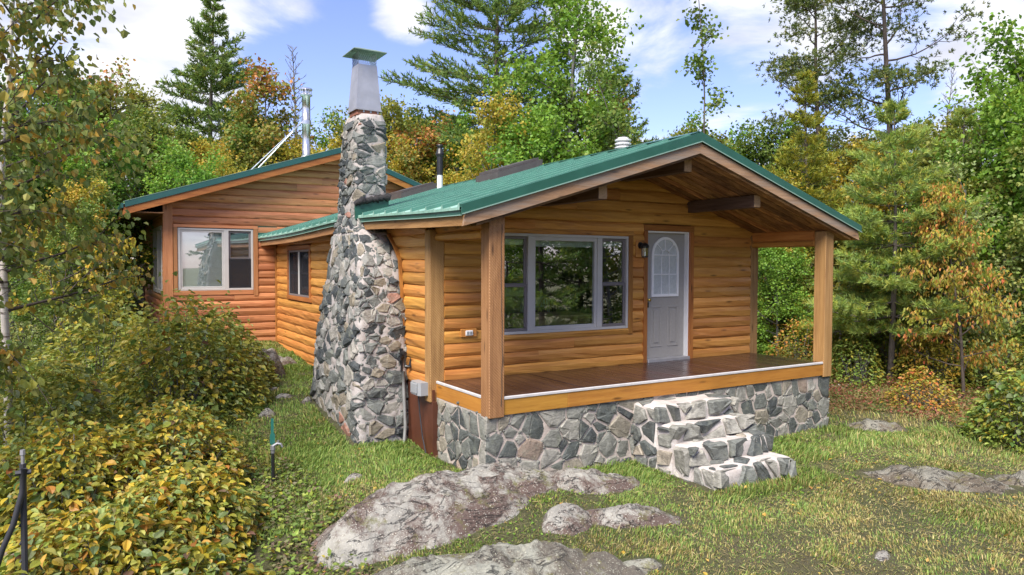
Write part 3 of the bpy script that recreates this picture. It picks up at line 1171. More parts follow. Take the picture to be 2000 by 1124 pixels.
# ---- side wall facing -x, plane x = -0.40
sw = holder('side_wall', CAB)
SWIN = (5.63, 7.44, 0.775, 1.92)
mb = MB()
sheathing(mb, 1, 0.0, 8.62, -0.6, 2.1, -0.37, -0.28, [(5.72, 7.35, 0.86, 1.83)])
mb.build('sheathing', M['plywood'], sw)
z, k = -0.105, 0
while z < 2.02:
    for p, q in spans(0.15, 8.6, z + CO / 2, [SWIN]):
        cuts = [p, q] if q - p < 5 else [p, 2.3, q]
        for a, b in zip(cuts, cuts[1:]):
            log_piece(a, b, z, -0.40, 1, -1, M['log_y'], sw, seed=k + 200)
    z += CO
    k += 1
zlow = [-0.105 - CO * i for i in (1, 2, 3)]
for i, z in enumerate(zlow):
    log_piece((2.6, 2.9, 4.6)[i], 8.6, z, -0.40, 1, -1, M['log_y'], sw, seed=300 + i)
MB().box(-0.455, -0.37, 8.44, 8.55, -0.6, 2.05, .004).build('inside_corner_trim', M['trim_z'], sw)
# small double-hung window in the side wall
w2 = holder('window', CAB)
tb = MB()
tb.box(-0.452, -0.37, 5.63, 5.72, 0.775, 1.92, .005).box(-0.452, -0.37, 7.35, 7.44, 0.775, 1.92, .005)
tb.box(-0.455, -0.37, 5.70, 7.37, 1.832, 1.925, .005).box(-0.455, -0.37, 5.60, 7.46, 0.77, 0.858, .005)
tb.build('casing', M['trim_y'], w2)
fr = MB()
fr.box(-0.435, -0.36, 5.72, 7.35, 0.86, 0.90, .004).box(-0.435, -0.36, 5.72, 7.35, 1.79, 1.83, .004)
fr.box(-0.434, -0.36, 5.72, 5.77, 0.90, 1.79, .004).box(-0.434, -0.36, 7.30, 7.35, 0.90, 1.79, .004)
fr.build('frame', M['taupe'], w2)
MB().box(-0.436, -0.36, 6.49, 6.58, 0.90, 1.79, .004).build('mullion', M['vinyl'], w2)
for y0, y1 in ((5.77, 6.49), (6.58, 7.30)):
    for z0, z1, xo in ((0.90, 1.36, -0.405), (1.33, 1.79, -0.39)):
        mb = MB()
        w = 0.05
        mb.box(xo - .012, xo + .012, y0, y1, z0, z0 + w * .8, .003).box(xo - .012, xo + .012, y0, y1, z1 - w * .8, z1, .003)
        mb.box(xo - .0125, xo + .0125, y0, y0 + w, z0 + w * .8, z1 - w * .8, .003).box(xo - .0125, xo + .0125, y1 - w, y1, z0 + w * .8, z1 - w * .8, .003)
        mb.build('sash', M['taupe'], w2)
        MB().box(xo - .002, xo + .003, y0 + w, y1 - w, z0 + w * .8, z1 - w * .8).build('pane', M['glass'], w2)
for y0, y1 in ((5.77, 6.49), (6.58, 7.30)):
    MB().box(-0.424, -0.422, y0, y1, 0.90, 1.79).build('screen', M['screen'], w2)
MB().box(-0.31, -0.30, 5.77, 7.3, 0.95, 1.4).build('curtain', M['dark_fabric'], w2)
# wooden moulding that follows the chimney's shoulder
mb = MB()
mb.beam([(-0.462, 1.42, 1.98), (-0.462, 1.17, 1.80), (-0.462, 0.985, 1.60), (-0.462, 0.93, 1.2), (-0.462, 0.88, 0.6), (-0.462, 0.84, -0.02)], 0.03, 0.05, (1, 0, 0))
mb.build('chimney_moulding', M['trim_z'], sw)
# boarded access below the logs
MB().box(-0.43, -0.40, -0.05, 0.80, -1.15, -0.11).build('access_panel', M['plywood'], sw, label='dark red-brown plywood skirting panel')
MB().box(-0.45, -0.38, -0.095, -0.052, -1.15, -0.26).build('panel_post', M['plywood'], sw)

# ---- the rest of the shell: right wall, back wall, floor, inner room
mb = MB()
sheathing(mb, 1, 0.15, 8.6, -1.2, 2.1, 5.70, 5.82, [(0.7, 3.6, 0.85, 1.95)])
mb.build('right_wall', M['log_y'], CAB)
added_win = holder('window', CAB)  # unseen window and opening, added to let sky light into the dark room
MB().box(5.71, 5.82, 0.7, 0.76, 0.85, 1.95).box(5.71, 5.82, 3.54, 3.6, 0.85, 1.95).box(5.711, 5.82, 0.76, 3.54, 0.85, 0.91).box(5.711, 5.82, 0.76, 3.54, 1.89, 1.95).build('frame', M['vinyl'], added_win)
MB().box(5.76, 5.765, 0.76, 3.54, 0.91, 1.89).build('pane', M['glass'], added_win)
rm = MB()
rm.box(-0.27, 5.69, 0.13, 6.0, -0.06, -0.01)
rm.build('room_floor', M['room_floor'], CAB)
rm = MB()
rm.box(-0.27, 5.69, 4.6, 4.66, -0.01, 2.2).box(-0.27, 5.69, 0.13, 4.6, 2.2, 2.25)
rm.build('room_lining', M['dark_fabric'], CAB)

# ---- deck
dk = holder('porch_deck', CAB)
xd = -0.345
nb = 44
wb = (5.742 - xd) / nb
for i in range(nb):
    x0 = xd + i * wb
    zt = -0.001 + float(rng.normal(0, 0.0012))
    MB().box(x0 + 0.0025, x0 + wb - 0.0025, -1.418, -0.034, zt - 0.03, zt, 0.003).build('plank', M['deck'], dk)
MB().box(xd, 5.742, -1.418, -0.03, -0.06, -0.034).build('underlay', M['black'], dk)
MB().box(-0.174, 5.742, -1.447, -1.4185, -0.030, 0.006, 0.006).build('nosing_strip', M['nosing'], dk)
MB().box(-0.372, -0.3455, -1.25, -0.022, -0.030, 0.006, 0.006).build('nosing_strip', M['nosing'], dk)
MB().box(-0.174, 0.745, -1.437, -1.40, -0.213, -0.031, 0.003).build('fascia_board', M['fascia_x'], dk)
MB().box(0.748, 5.742, -1.437, -1.40, -0.213, -0.031, 0.003).build('fascia_board', M['fascia_x'], dk)
MB().box(-0.365, -0.33, -1.25, -0.022, -0.213, -0.031, 0.003).build('fascia_board', M['fascia_y'], dk)
MB().box(-0.31, 5.9, -1.39, 0.0, -0.21, -0.061).build('joist_frame', M['bark_dark'], dk)

# ---- roof
rf = holder('roof', CAB)
ys = [-1.575]
while ys[-1] < 8.55:
    ys.append(min(8.6, (ys[-1] + 0.44) if len(ys) > 1 else -1.156))
xl_e, xr_e = -0.80, 6.40


def panel(y0, y1, side):
    """one sheet from eave to ridge with a standing rib along its near edge and a low bead in the middle"""
    xe = xl_e - 0.022 if side < 0 else xr_e + 0.022
    prof = [(0.0, 0.0), (0.012, 0.045), (0.036, 0.045), (0.052, 0.0), (0.205, 0.0), (0.222, 0.010), (0.246, 0.010), (0.263, 0.0), (y1 - y0, 0.0)]
    prof = [p for p in prof if p[0] <= y1 - y0 + 1e-6]
    tx = np.linspace(0, 1, 7)
    V = []
    for t in tx:
        x = xe + (XR - xe) * t
        for dy, h in prof:
            V.append((x, y0 + dy, z_top(x) + eave_dz(x, y0 + dy) + h))
    k = len(prof)
    F, MI = [], []
    for i in range(len(tx) - 1):
        for j in range(k - 1):
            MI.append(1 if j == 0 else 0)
            f = (i * k + j, (i + 1) * k + j, (i + 1) * k + j + 1, i * k + j + 1)
            F.append(f if side < 0 else f[::-1])
    n0 = len(V)
    V += [(v[0], v[1], v[2] - h_ - 0.03) for v, h_ in zip(V[:], [p[1] for _ in tx for p in prof])]
    for j in range(k - 1):
        f = (j, j + 1, n0 + j + 1, n0 + j)
        F.append(f if side < 0 else f[::-1])
        f = (n0 + j, n0 + j + 1, n0 + (len(tx) - 1) * k + j + 1, n0 + (len(tx) - 1) * k + j)
        F.append(f if side < 0 else f[::-1])
    me = raw_mesh('roof_panel', V, F, [M['roof'], M['rib_shade']], mi=MI + [0] * (len(F) - len(MI)))
    link(bpy.data.objects.new('roof_panel', me), rf)


SHY0, SHY1 = 1.74, 2.66           # where the chimney shaft goes through
for a, b in zip(ys, ys[1:]):
    panel(a, b, -1)
    panel(a, b, 1)
# ridge cap
rc = MB()
for s in (-1, 1):
    rc.prism([(XR, -1.58, 3.345), (XR + s * 0.16, -1.58, 3.345 - 0.05), (XR + s * 0.16, -1.58, 3.285), (XR, -1.58, 3.335)], (0, 10.15, 0))
rc.build('ridge_cap', M['green_trim'], rf)
# rake trim, barge boards (front), eave trim, fascia, soffit planks
xtl, xtr, yf = -0.815, 6.415, -1.625
for s, xe in ((-1, xtl), (1, xtr)):
    n = 9
    top, bot, bt2 = [], [], []
    for i in range(n):
        x = xe + (XR - xe) * i / (n - 1)
        dzz = eave_dz(x, yf)
        top.append((x, yf, 3.326 - 0.3165 * abs(x - XR) + dzz))
        bot.append((x, yf, 3.196 - 0.311 * abs(x - XR) + dzz))
    mb = MB()
    V, F = [], []
    for d in (0.0, 0.022):
        V += [(x, y + d, z) for x, y, z in top] + [(x, y + d, z) for x, y, z in bot]
    V += [(x, y + 0.11, z - 0.004) for x, y, z in top] + [(x, y + 0.11, z - 0.03) for x, y, z in top]
    for i in range(n - 1):
        q = [(n + i, n + i + 1, i + 1, i), (i, i + 1, 4 * n + i + 1, 4 * n + i), (n + i, 3 * n + i, 3 * n + i + 1, n + i + 1), (3 * n + i, 2 * n + i, 2 * n + i + 1, 3 * n + i + 1)]
        F += q if s < 0 else [f[::-1] for f in q]
    q = (0, 2 * n, 3 * n, n)
    F.append(q if s < 0 else q[::-1])
    mb.add(V, F)
    mb.build('rake_trim', M['green_trim'], rf)
    mb = MB()
    mb.beam([(x, y - 0.004, z + 0.004) for x, y, z in bot], 0.014, 0.012)
    mb.build('drip_edge', M['drip_edge'], rf)
    # barge board
    A = [(xe + s * -0.055, 0), (XR, 0)]
    pts = []
    for i in range(n):
        x = (xe - s * 0.06) + (XR - (xe - s * 0.06)) * i / (n - 1)
        pts.append((x, eave_dz(x, yf)))
    V, F = [], []
    for dy in (-1.602, -1.562):
        V += [(x, dy, 3.186 - 0.311 * abs(x - XR) + d) for x, d in pts]
        V += [(x + s * (-0.035 if i == 0 else 0) * -1, dy, 3.046 - 0.309 * abs(x - XR) + d) for i, (x, d) in enumerate(pts)]
    for i in range(n - 1):
        q = [(n + i, n + i + 1, i + 1, i), (2 * n + i, 2 * n + i + 1, 3 * n + i + 1, 3 * n + i), (n + i, 3 * n + i, 3 * n + i + 1, n + i + 1), (i, i + 1, 2 * n + i + 1, 2 * n + i)]
        F += q if s < 0 else [f[::-1] for f in q]
    q = (0, 2 * n, 3 * n, n)
    F.append(q if s < 0 else q[::-1])
    q = (n - 1, 2 * n - 1, 4 * n - 1, 3 * n - 1)
    F.append(q if s < 0 else q[::-1])
    MB().add(V, F).build('barge_board', M['barge'], rf)
# eaves (left: in pieces that follow the hump, open where the chimney stands)
for side, segs in ((-1, ((-1.56, SHY0 - 0.02), (SHY1 - 0.02, 8.57))), (1, ((-1.56, 8.57),))):
    xe = xl_e if side < 0 else xr_e
    for y0, y1 in segs:
        n = max(3, int((y1 - y0) / 0.5) + 2)
        yy = np.linspace(y0, y1, n)

        def strip(name, mat, xo, zt, zb_, th):
            V, F = [], []
            for y in yy:
                dz = eave_dz(xe, y)
                zt_ = z_top(xe) + dz + zt
                zb2 = z_top(xe) + dz + zb_
                for dx in (0, th):
                    V += [(xo - side * dx, y, zt_), (xo - side * dx, y, zb2)]
            for i in range(n - 1):
                b = i * 4
                q = [(b, b + 4, b + 5, b + 1), (b + 2, b + 3, b + 7, b + 6), (b + 1, b + 5, b + 7, b + 3), (b, b + 2, b + 6, b + 4)]
                F += q if side < 0 else [f[::-1] for f in q]
            F.append((0, 1, 3, 2))
            b = (n - 1) * 4
            F.append((b, b + 2, b + 3, b + 1))
            MB().add(V, F).build(name, mat, rf)
        strip('eave_trim', M['green_trim'], xe, -0.002, -0.085, 0.018)
        strip('drip_edge', M['drip_edge'], xe + side * 0.004, -0.086, -0.096, 0.02)
        strip('eave_fascia', M['fascia_y'] if side > 0 else M['post_y'], xe - side * 0.035, -0.09, -0.205, 0.04)
# soffit planks, running with the slope, over the porch and along the eaves
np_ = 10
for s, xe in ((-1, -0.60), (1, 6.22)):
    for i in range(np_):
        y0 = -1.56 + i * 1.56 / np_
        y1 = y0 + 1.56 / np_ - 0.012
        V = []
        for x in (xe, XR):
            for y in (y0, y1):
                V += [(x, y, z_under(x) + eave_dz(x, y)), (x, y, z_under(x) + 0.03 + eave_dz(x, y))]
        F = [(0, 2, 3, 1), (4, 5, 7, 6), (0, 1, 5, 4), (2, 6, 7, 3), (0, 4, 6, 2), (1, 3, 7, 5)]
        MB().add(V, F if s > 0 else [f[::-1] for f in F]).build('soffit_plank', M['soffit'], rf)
    V = []
    for x in (-0.42 if s < 0 else 6.1, XR):
        for y in (-1.56, 8.6):
            V += [(x, y, z_under(x) + 0.035), (x, y, z_under(x) + 0.10)]
    F = [(0, 2, 3, 1), (4, 5, 7, 6), (0, 1, 5, 4), (2, 6, 7, 3), (0, 4, 6, 2), (1, 3, 7, 5)]
    MB().add(V, F).build('roof_deck', M['bark_dark'], rf)
    xi = -0.42 if s < 0 else 5.85
    V = []
    for x in (-0.755 if s < 0 else 6.355, xi):
        for y in (0.0, 8.55):
            V += [(x, y, 1.97 + (0.095 if s < 0 else 0)), (x, y, 1.985 + (0.095 if s < 0 else 0))]
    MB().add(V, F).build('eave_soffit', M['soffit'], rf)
# projecting purlins
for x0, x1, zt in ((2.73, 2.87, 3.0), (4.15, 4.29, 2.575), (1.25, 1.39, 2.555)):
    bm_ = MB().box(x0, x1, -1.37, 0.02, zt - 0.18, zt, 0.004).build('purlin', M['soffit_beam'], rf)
    MB().box(x0 + .004, x1 - .004, -1.374, -1.369, zt - 0.176, zt - 0.004).build('purlin_end', M['beam_end'], rf)
# skylights
for y0, y1, x0, x1 in ((2.1, 2.9, 1.80, 2.72), (6.2, 7.2, 1.72, 2.58)):
    for (a, b, h, mt, nm) in ((0, 0, 0.15, 'skylight', 'curb'), (0.05, 0.05, 0.20, 'skylight', 'lid')):
        V = []
        for x in (x0 + a, x1 - a):
            for y in (y0 + b, y1 - b):
                V += [(x, y, z_top(x) - 0.0 + (0.153 if nm == 'lid' else 0)), (x, y, z_top(x) + h)]
        F = [(0, 2, 3, 1), (4, 5, 7, 6), (0, 1, 5, 4), (2, 6, 7, 3), (0, 4, 6, 2), (1, 3, 7, 5)]
        o = MB().add(V, [f[::-1] for f in F]).build('skylight_' + nm, M[mt], rf)
# black vent pipe with white foot, and a white mushroom vent
vp = MB()
zb0 = 2.98
vp.tube([(2.45, 5.75, zb0), (2.45, 5.75, 3.56)], 0.062, 12)
vp.build('vent_collar', M['white_metal'], rf)
vp = MB()
vp.tube([(2.45, 5.75, 3.50), (2.45, 5.75, 3.90), (2.45, 5.75, 3.92), (2.45, 5.75, 3.96), (2.45, 5.75, 4.06), (2.45, 5.75, 4.08), (2.45, 5.75, 4.14), (2.45, 5.75, 4.16)],
        [0.068, 0.068, 0.09, 0.095, 0.062, 0.05, 0.075, 0.07], 12)
vp.build('vent_pipe', M['black'], rf)
vv = MB()
for q in range(3):
    zq = 3.37 + 0.058 * q
    vv.tube([(3.02, 0.26, zq), (3.02, 0.26, zq + 0.012), (3.02, 0.26, zq + 0.032), (3.02, 0.26, zq + 0.046)], [0.10, 0.13, 0.13, 0.09], 14)
vv.tube([(3.02, 0.26, 3.1), (3.02, 0.26, 3.55)], 0.085, 12)
vv.build('roof_vent', M['white_metal'], rf)

# ---- stone foundation under the porch
def clip_poly(poly, nx, ny, c):
    """keep nx*x + ny*y <= c"""
    out = []
    n = len(poly)
    for i in range(n):
        p, q = poly[i], poly[(i + 1) % n]
        dp, dq = nx * p[0] + ny * p[1] - c, nx * q[0] + ny * q[1] - c
        if dp <= 0:
            out.append(p)
        if dp * dq < 0:
            t = dp / (dp - dq)
            out.append((p[0] + (q[0] - p[0]) * t, p[1] + (q[1] - p[1]) * t))
    return out


def cells(W, H, n, r, aspect=1.5, gap=0.025, vary=0.5, density=None):
    """irregular polygons that tile W x H with mortar gaps; aspect > 1 makes them lie flat"""
    pts = []
    cand = np.stack([r.uniform(0, W, n * 40), r.uniform(0, H, n * 40)], -1)
    rad0 = math.sqrt(W * H * aspect / n) * 0.80
    for c in cand:
        f = 1.0 if density is None else density(c[0], c[1])
        rr = rad0 * f * (1 + vary * r.uniform(-1, 1))
        if all(((c[0] - p[0]) ** 2 + ((c[1] - p[1]) * aspect) ** 2) > ((rr + p[2]) / 2) ** 2 for p in pts):
            pts.append((c[0], c[1], rr))
            if len(pts) >= n:
                break
    P = np.array(pts)
    S = P[:, :2] * np.array([1, aspect])
    out = []
    for i in range(len(P)):
        d = np.linalg.norm(S - S[i], axis=1)
        order = np.argsort(d)[1:22]
        poly = [(0, 0), (W, 0), (W, H), (0, H)]
        g0 = gap * r.uniform(0.7, 1.5)
        poly = clip_poly(poly, 1, 0, W - g0 * .3)
        poly = clip_poly(poly, -1, 0, -g0 * .3)
        poly = clip_poly(poly, 0, 1, H - g0 * .5)
        poly = clip_poly(poly, 0, -1, -g0 * .5)
        for j in order:
            n_ = S[j] - S[i]
            L2 = n_ @ n_
            w = (P[i, 2] ** 2 - P[j, 2] ** 2) * 0.25
            c = (S[j] @ S[j] - S[i] @ S[i] + w) / 2
            # back to unscaled space
            nx, ny = n_[0], n_[1] * aspect
            ln = math.hypot(nx, ny)
            poly = clip_poly(poly, nx / ln, ny / ln, c / ln - g0 / 2)
            if len(poly) < 3:
                break
        if len(poly) < 3:
            continue
        A = 0
        for a in range(len(poly)):
            x0, y0 = poly[a]
            x1, y1 = poly[(a + 1) % len(poly)]
            A += x0 * y1 - x1 * y0
        if abs(A) / 2 < 0.0012:
            continue
        out.append([tuple(p) for p in poly])
    return out


def knock(poly, r, amt=0.16):
    """blunt some corners, bow some sides, so that no stone is a clean polygon"""
    n = len(poly)
    out = []
    for i in range(n):
        p, a, b = np.array(poly[i]), np.array(poly[i - 1]), np.array(poly[(i + 1) % n])
        la, lb = np.linalg.norm(a - p), np.linalg.norm(b - p)
        if min(la, lb) < 0.02:
            out.append(p)
            continue
        k = r.uniform(0.08, amt)
        out.append(p + (a - p) * k)
        if r.random() < 0.5:
            out.append(p + (b - p) * k * r.uniform(0.5, 1.1))
    c = np.mean(out, 0)
    return [c + (q - c) * r.uniform(0.90, 1.08) for q in out]


def stone_mesh(poly, f, r, proud, mat, name='stone', tilt=0.25, rough=0.35):
    """f(u, v) -> (point, normal); a rough-faced stone standing proud of the mortar"""
    Q = knock(poly, r)
    n = len(Q)
    c = np.mean(Q, 0)
    tx, ty = r.normal(0, tilt), r.normal(0, tilt)
    size = np.mean([np.linalg.norm(q - c) for q in Q])
    V = []

    def put(q, h):
        p, nr = f(float(q[0]), float(q[1]))
        V.append(p + nr * h)
    for q in Q:
        put(q, -0.03)
    for q in Q:
        e = (q - c)
        put(q, proud * (0.45 + r.uniform(-.2, .2)) + (e[0] * tx + e[1] * ty) * 0.6)
    for q in Q:
        e = (q - c) * r.uniform(0.72, 0.93)
        put(c + e, proud * (0.9 + rough * r.uniform(-1, 1)) + (e[0] * tx + e[1] * ty))
    e = r.normal(0, size * 0.2, 2)
    put(c + e, proud * (1.05 + rough * r.uniform(-1, 1)))
    F = []
    for k in range(2):
        for i in range(n):
            j = (i + 1) % n
            F.append((k * n + i, k * n + j, (k + 1) * n + j, (k + 1) * n + i))
    for i in range(n):
        F.append((2 * n + i, 2 * n + (i + 1) % n, 3 * n))
    # outward winding
    a, b_, c_ = np.array(V[F[-1][0]]), np.array(V[F[-1][1]]), np.array(V[F[-1][2]])
    _, nr = f(float(c[0]), float(c[1]))
    if np.dot(np.cross(b_ - a, c_ - a), nr) < 0:
        F = [q[::-1] for q in F]
    return raw_mesh(name, V, F, mat)


def flat_face(o, u, v, nrm):
    o, u, v, nrm = (np.array(q, float) for q in (o, u, v, nrm))
    return lambda a, b: (o + u * a + v * b, nrm)


def rough_sheet(f, W, H, nu, nv, amp, mat, name, parent, seed=3, freq=5.0):
    V = []
    for i in range(nu + 1):
        for j in range(nv + 1):
            p, nr = f(W * i / nu, H * j / nv)
            V.append((p, nr))
    P = np.array([v[0] for v in V])
    Nn = np.array([v[1] for v in V])
    P = P + Nn * (amp * fbm(P * freq, 4, seed))[:, None]
    idx = np.arange((nu + 1) * (nv + 1)).reshape(nu + 1, nv + 1)
    F = np.stack([idx[:-1, :-1], idx[1:, :-1], idx[1:, 1:], idx[:-1, 1:]], -1).reshape(-1, 4)
    a, b, c = P[F[0][0]], P[F[0][1]], P[F[0][2]]
    if np.dot(np.cross(b - a, c - a), Nn[0]) < 0:
        F = F[:, ::-1]
    me = raw_mesh(name, P, F, mat, True)
    return link(bpy.data.objects.new(name, me), parent)


def chinking(cells_maps, mat, parent, r, prob=.6, lo=.014, hi=.034):
    """small stones pressed into the mortar between the larger ones, joined"""
    V, F = [], []
    for poly, f in cells_maps:
        for (u, v) in poly:
            if r.random() > prob:
                continue
            u2, v2 = u + r.normal(0, .012), v + r.normal(0, .012)
            n = int(r.integers(4, 7))
            s = r.uniform(lo, hi)
            a0 = r.uniform(0, 6.28)
            b = len(V)
            sx = r.uniform(.6, 1.5)
            for h, k in ((-.015, 1.0), (.010 + r.uniform(0, .008), .8)):
                for i in range(n):
                    a = a0 + i * math.tau / n
                    p, nr = f(max(0.0, u2 + math.cos(a) * s * k * sx), max(0.0, v2 + math.sin(a) * s * k))
                    V.append(p + nr * h)
            p, nr = f(max(0.0, u2), max(0.0, v2))
            V.append(p + nr * (.016 + r.uniform(0, .010)))
            fs = [(b + i, b + (i + 1) % n, b + n + (i + 1) % n, b + n + i) for i in range(n)] + [(b + n + i, b + n + (i + 1) % n, b + 2 * n) for i in range(n)]
            A, B_, C_ = (np.array(V[q]) for q in fs[-1])
            if np.dot(np.cross(B_ - A, C_ - A), nr) < 0:
                fs = [q[::-1] for q in fs]
            F += fs
    me = raw_mesh('chinking', V, F, mat)
    o = link(bpy.data.objects.new('chinking', me), parent)
    o['kind'] = 'stuff'


fd = holder('foundation', CAB)
fA = flat_face((-0.375, -1.40, -1.30), (1, 0, 0), (0, 0, 1), (0, -1, 0))
fB = flat_face((-0.375, -0.05, -1.30), (0, -1, 0), (0, 0, 1), (-1, 0, 0))
fC = flat_face((5.93, -1.40, -1.30), (0, 1, 0), (0, 0, 1), (1, 0, 0))
rough_sheet(fA, 6.305, 1.09, 130, 24, 0.016, M['mortar_wall'], 'mortar', fd)
rough_sheet(fB, 1.35, 1.09, 30, 24, 0.011, M['mortar_wall'], 'mortar', fd, 4)
rough_sheet(fC, 1.40, 1.09, 20, 16, 0.011, M['mortar_wall'], 'mortar', fd, 5)
MB().box(-0.36, 5.915, -1.385, 0.0, -1.3, -0.215).build('core', M['mortar_wall'], fd)
rS = np.random.default_rng(5)
fA2 = flat_face((-0.395, -1.40, -1.30), (1, 0, 0), (0, 0, 1), (0, -1, 0))
for f_, W_, n_ in ((fA2, 6.345, 150), (fB, 1.36, 38), (fC, 1.40, 22)):
    fcs = cells(W_, 1.085, n_, rS, 1.05, 0.017, 0.8)
    chinking([(c_, f_) for c_ in fcs], M['stone_wall'], fd, rS, .35, .012, .028)
    for poly in fcs:
        me = stone_mesh(poly, f_, rS, rS.uniform(0.008, 0.026), M['stone_wall'], tilt=0.05)
        link(bpy.data.objects.new('stone', me), fd)

# ---- the chimney
ch = holder('chimney', CAB)
CZ = [  # z, x inner, x outer, y front, y back
    (-1.25, -0.41, -1.10, 0.76, 2.50), (-0.95, -0.41, -1.17, 0.73, 2.72), (-0.55, -0.41, -1.20, 0.75, 2.92), (0.30, -0.41, -1.15, 0.82, 2.82), (0.90, -0.41, -1.10, 0.88, 2.68),
    (1.40, -0.41, -1.03, 0.99, 2.62), (1.62, -0.41, -1.00, 1.10, 2.62), (1.82, -0.41, -0.96, 1.30, 2.64), (2.00, -0.41, -0.91, 1.52, 2.66),
    (2.18, -0.40, -0.86, 1.70, 2.68), (2.40, -0.35, -0.825, 1.76, 2.68), (3.00, -0.335, -0.81, 1.77, 2.62), (3.55, -0.33, -0.80, 1.78, 2.54), (3.70, -0.34, -0.79, 1.79, 2.50), (3.80, -0.37, -0.76, 1.83, 2.44)]
CZ = np.array(CZ)


def csec(z):
    return [float(np.interp(z, CZ[:, 0], CZ[:, i])) for i in range(1, 5)]


def cpath(z, t):
    """t in 0..4 runs round the section: front (xi -> xo), left side, back, right side; corners rounded"""
    xi, xo, y0, y1 = csec(z)
    r = 0.10
    k = int(t) % 4
    a = t - int(t)
    P = [np.array((xi, y0)), np.array((xo, y0)), np.array((xo, y1)), np.array((xi, y1))]
    N = [np.array((0, -1.0)), np.array((-1.0, 0)), np.array((0, 1.0)), np.array((1.0, 0))]
    p, q = P[k], P[(k + 1) % 4]
    L = np.linalg.norm(q - p)
    e = min(0.45, r / L)
    pt = p + (q - p) * a
    n = N[k].copy()
    if a > 1 - e:
        w = (a - (1 - e)) / e
        n = N[k] * (1 - w * 0.5) + N[(k + 1) % 4] * w * 0.5
        pt = pt - (n / np.linalg.norm(n)) * r * 0.42 * w * w
    elif a < e:
        w = 1 - a / e
        n = N[k] * (1 - w * 0.5) + N[(k - 1) % 4] * w * 0.5
        pt = pt - (n / np.linalg.norm(n)) * r * 0.42 * w * w
    n /= np.linalg.norm(n)
    return pt, n


def chim(t, z):
    p, n = cpath(z, t)
    return np.array((p[0], p[1], z)), np.array((n[0], n[1], 0.0))


nu, nv = 128, 170
V, NN = [], []
zz_ = np.linspace(-1.25, 3.80, nv)
for z in zz_:
    for i in range(nu):
        p, n = chim(4.0 * i / nu, z)
        V.append(p)
        NN.append(n)
V = np.array(V)
NN = np.array(NN)
V = V + NN * (0.030 * fbm(V * 7.0, 4, 21) + 0.004)[:, None]
i = np.arange(nv - 1)[:, None] * nu
j = np.arange(nu)[None, :]
F = np.stack([i + j, i + (j + 1) % nu, i + nu + (j + 1) % nu, i + nu + j], -1).reshape(-1, 4)[:, ::-1]
V2 = np.concatenate([V, [[-0.56, 2.14, 3.86]]])
Fl = [list(q) for q in F] + [[(nv - 1) * nu + q, len(V), (nv - 1) * nu + (q + 1) % nu] for q in range(nu)]
me = raw_mesh('mortar', V2, Fl, M['mortar_chimney'], True)
link(bpy.data.objects.new('mortar', me), ch)
rC = np.random.default_rng(23)


def place_chim(poly, fmap, proud, stuff=None):
    me = stone_mesh(poly, fmap, rC, proud, M['stone_chimney'], tilt=0.10, rough=0.45)
    link(bpy.data.objects.new('stone', me), ch)


def fm_base(u, v):
    """front face then left face, one surface"""
    return chim(u / 0.80 if u < 0.80 else 1 + min(0.97, (u - 0.80) / 2.05), -1.20 + v)


def fm_shaft(u, v):
    return chim(u / 0.46 if u < 0.46 else 1 + min(0.99, (u - 0.46) / 0.88), 2.0 + v)


def fm_sback(u, v):
    return chim(1.98 + u / 0.50, 2.35 + v)


def fm_sright(u, v):
    return chim(3.0 + u / 0.85, 2.5 + v)


cb_ = cells(2.80, 3.19, 226, rC, 1.5, 0.020, 0.62, lambda u, v: (0.86 if u < 0.9 else 1.12) * (1.1 - 0.06 * v))
for poly in cb_:
    place_chim(poly, fm_base, rC.uniform(0.010, 0.040))
cs_ = cells(1.34, 1.72, 88, rC, 1.6, 0.018, 0.6)
chinking([(c_, fm_base) for c_ in cb_] + [(c_, fm_shaft) for c_ in cs_], M['stone_chimney'], ch, rC, .55)
for poly in cs_:
    place_chim(poly, fm_shaft, rC.uniform(0.010, 0.040))
for poly in cells(0.50, 1.3, 14, rC, 1.4, 0.03, 0.6):
    place_chim(poly, fm_sback, rC.uniform(0.015, 0.05))
for poly in cells(0.85, 1.15, 20, rC, 1.4, 0.03, 0.6):
    place_chim(poly, fm_sright, rC.uniform(0.015, 0.05))

# clay collar, metal shroud, wire mesh, cap
MB().box(-0.775, -0.425, 1.86, 2.22, 3.78, 3.875, 0.01).build('clay_collar', M['clay'], ch)
for q in range(3):
    MB().box(-0.69 + q * 0.11, -0.665 + q * 0.11, 1.848, 1.86, 3.82, 3.875).build('collar_strap', M['galv'], ch)
sh = MB()
zb_, zt_ = 3.862, 4.545
for b in ((0, 0.0), ):
    A = [(-0.795, 1.84), (-0.405, 1.84), (-0.405, 2.23), (-0.795, 2.23)]
    B = [(-0.745, 1.885), (-0.455, 1.885), (-0.455, 2.185), (-0.745, 2.185)]
    V = [(x, y, zb_) for x, y in A] + [(x, y, zt_) for x, y in B]
    F = [(0, 1, 5, 4), (1, 2, 6, 5), (2, 3, 7, 6), (3, 0, 4, 7), (3, 2, 1, 0)]
    C_ = [(x * 1.0 + (-0.006 if x < -0.6 else 0.006), y + (-0.006 if y < 2 else 0.006)) for x, y in A]
    sh.add(V, F)
sh.build('flue_shroud', M['galv'], ch)
rim = MB()
rim.beam([(-0.80, 1.835, zb_), (-0.40, 1.835, zb_), (-0.40, 2.235, zb_), (-0.80, 2.235, zb_), (-0.80, 1.835, zb_)], 0.012, 0.02)
rim.build('shroud_rim', M['galv'], ch)
ms = MB()
B = [(-0.74, 1.89), (-0.46, 1.89), (-0.46, 2.18), (-0.74, 2.18)]
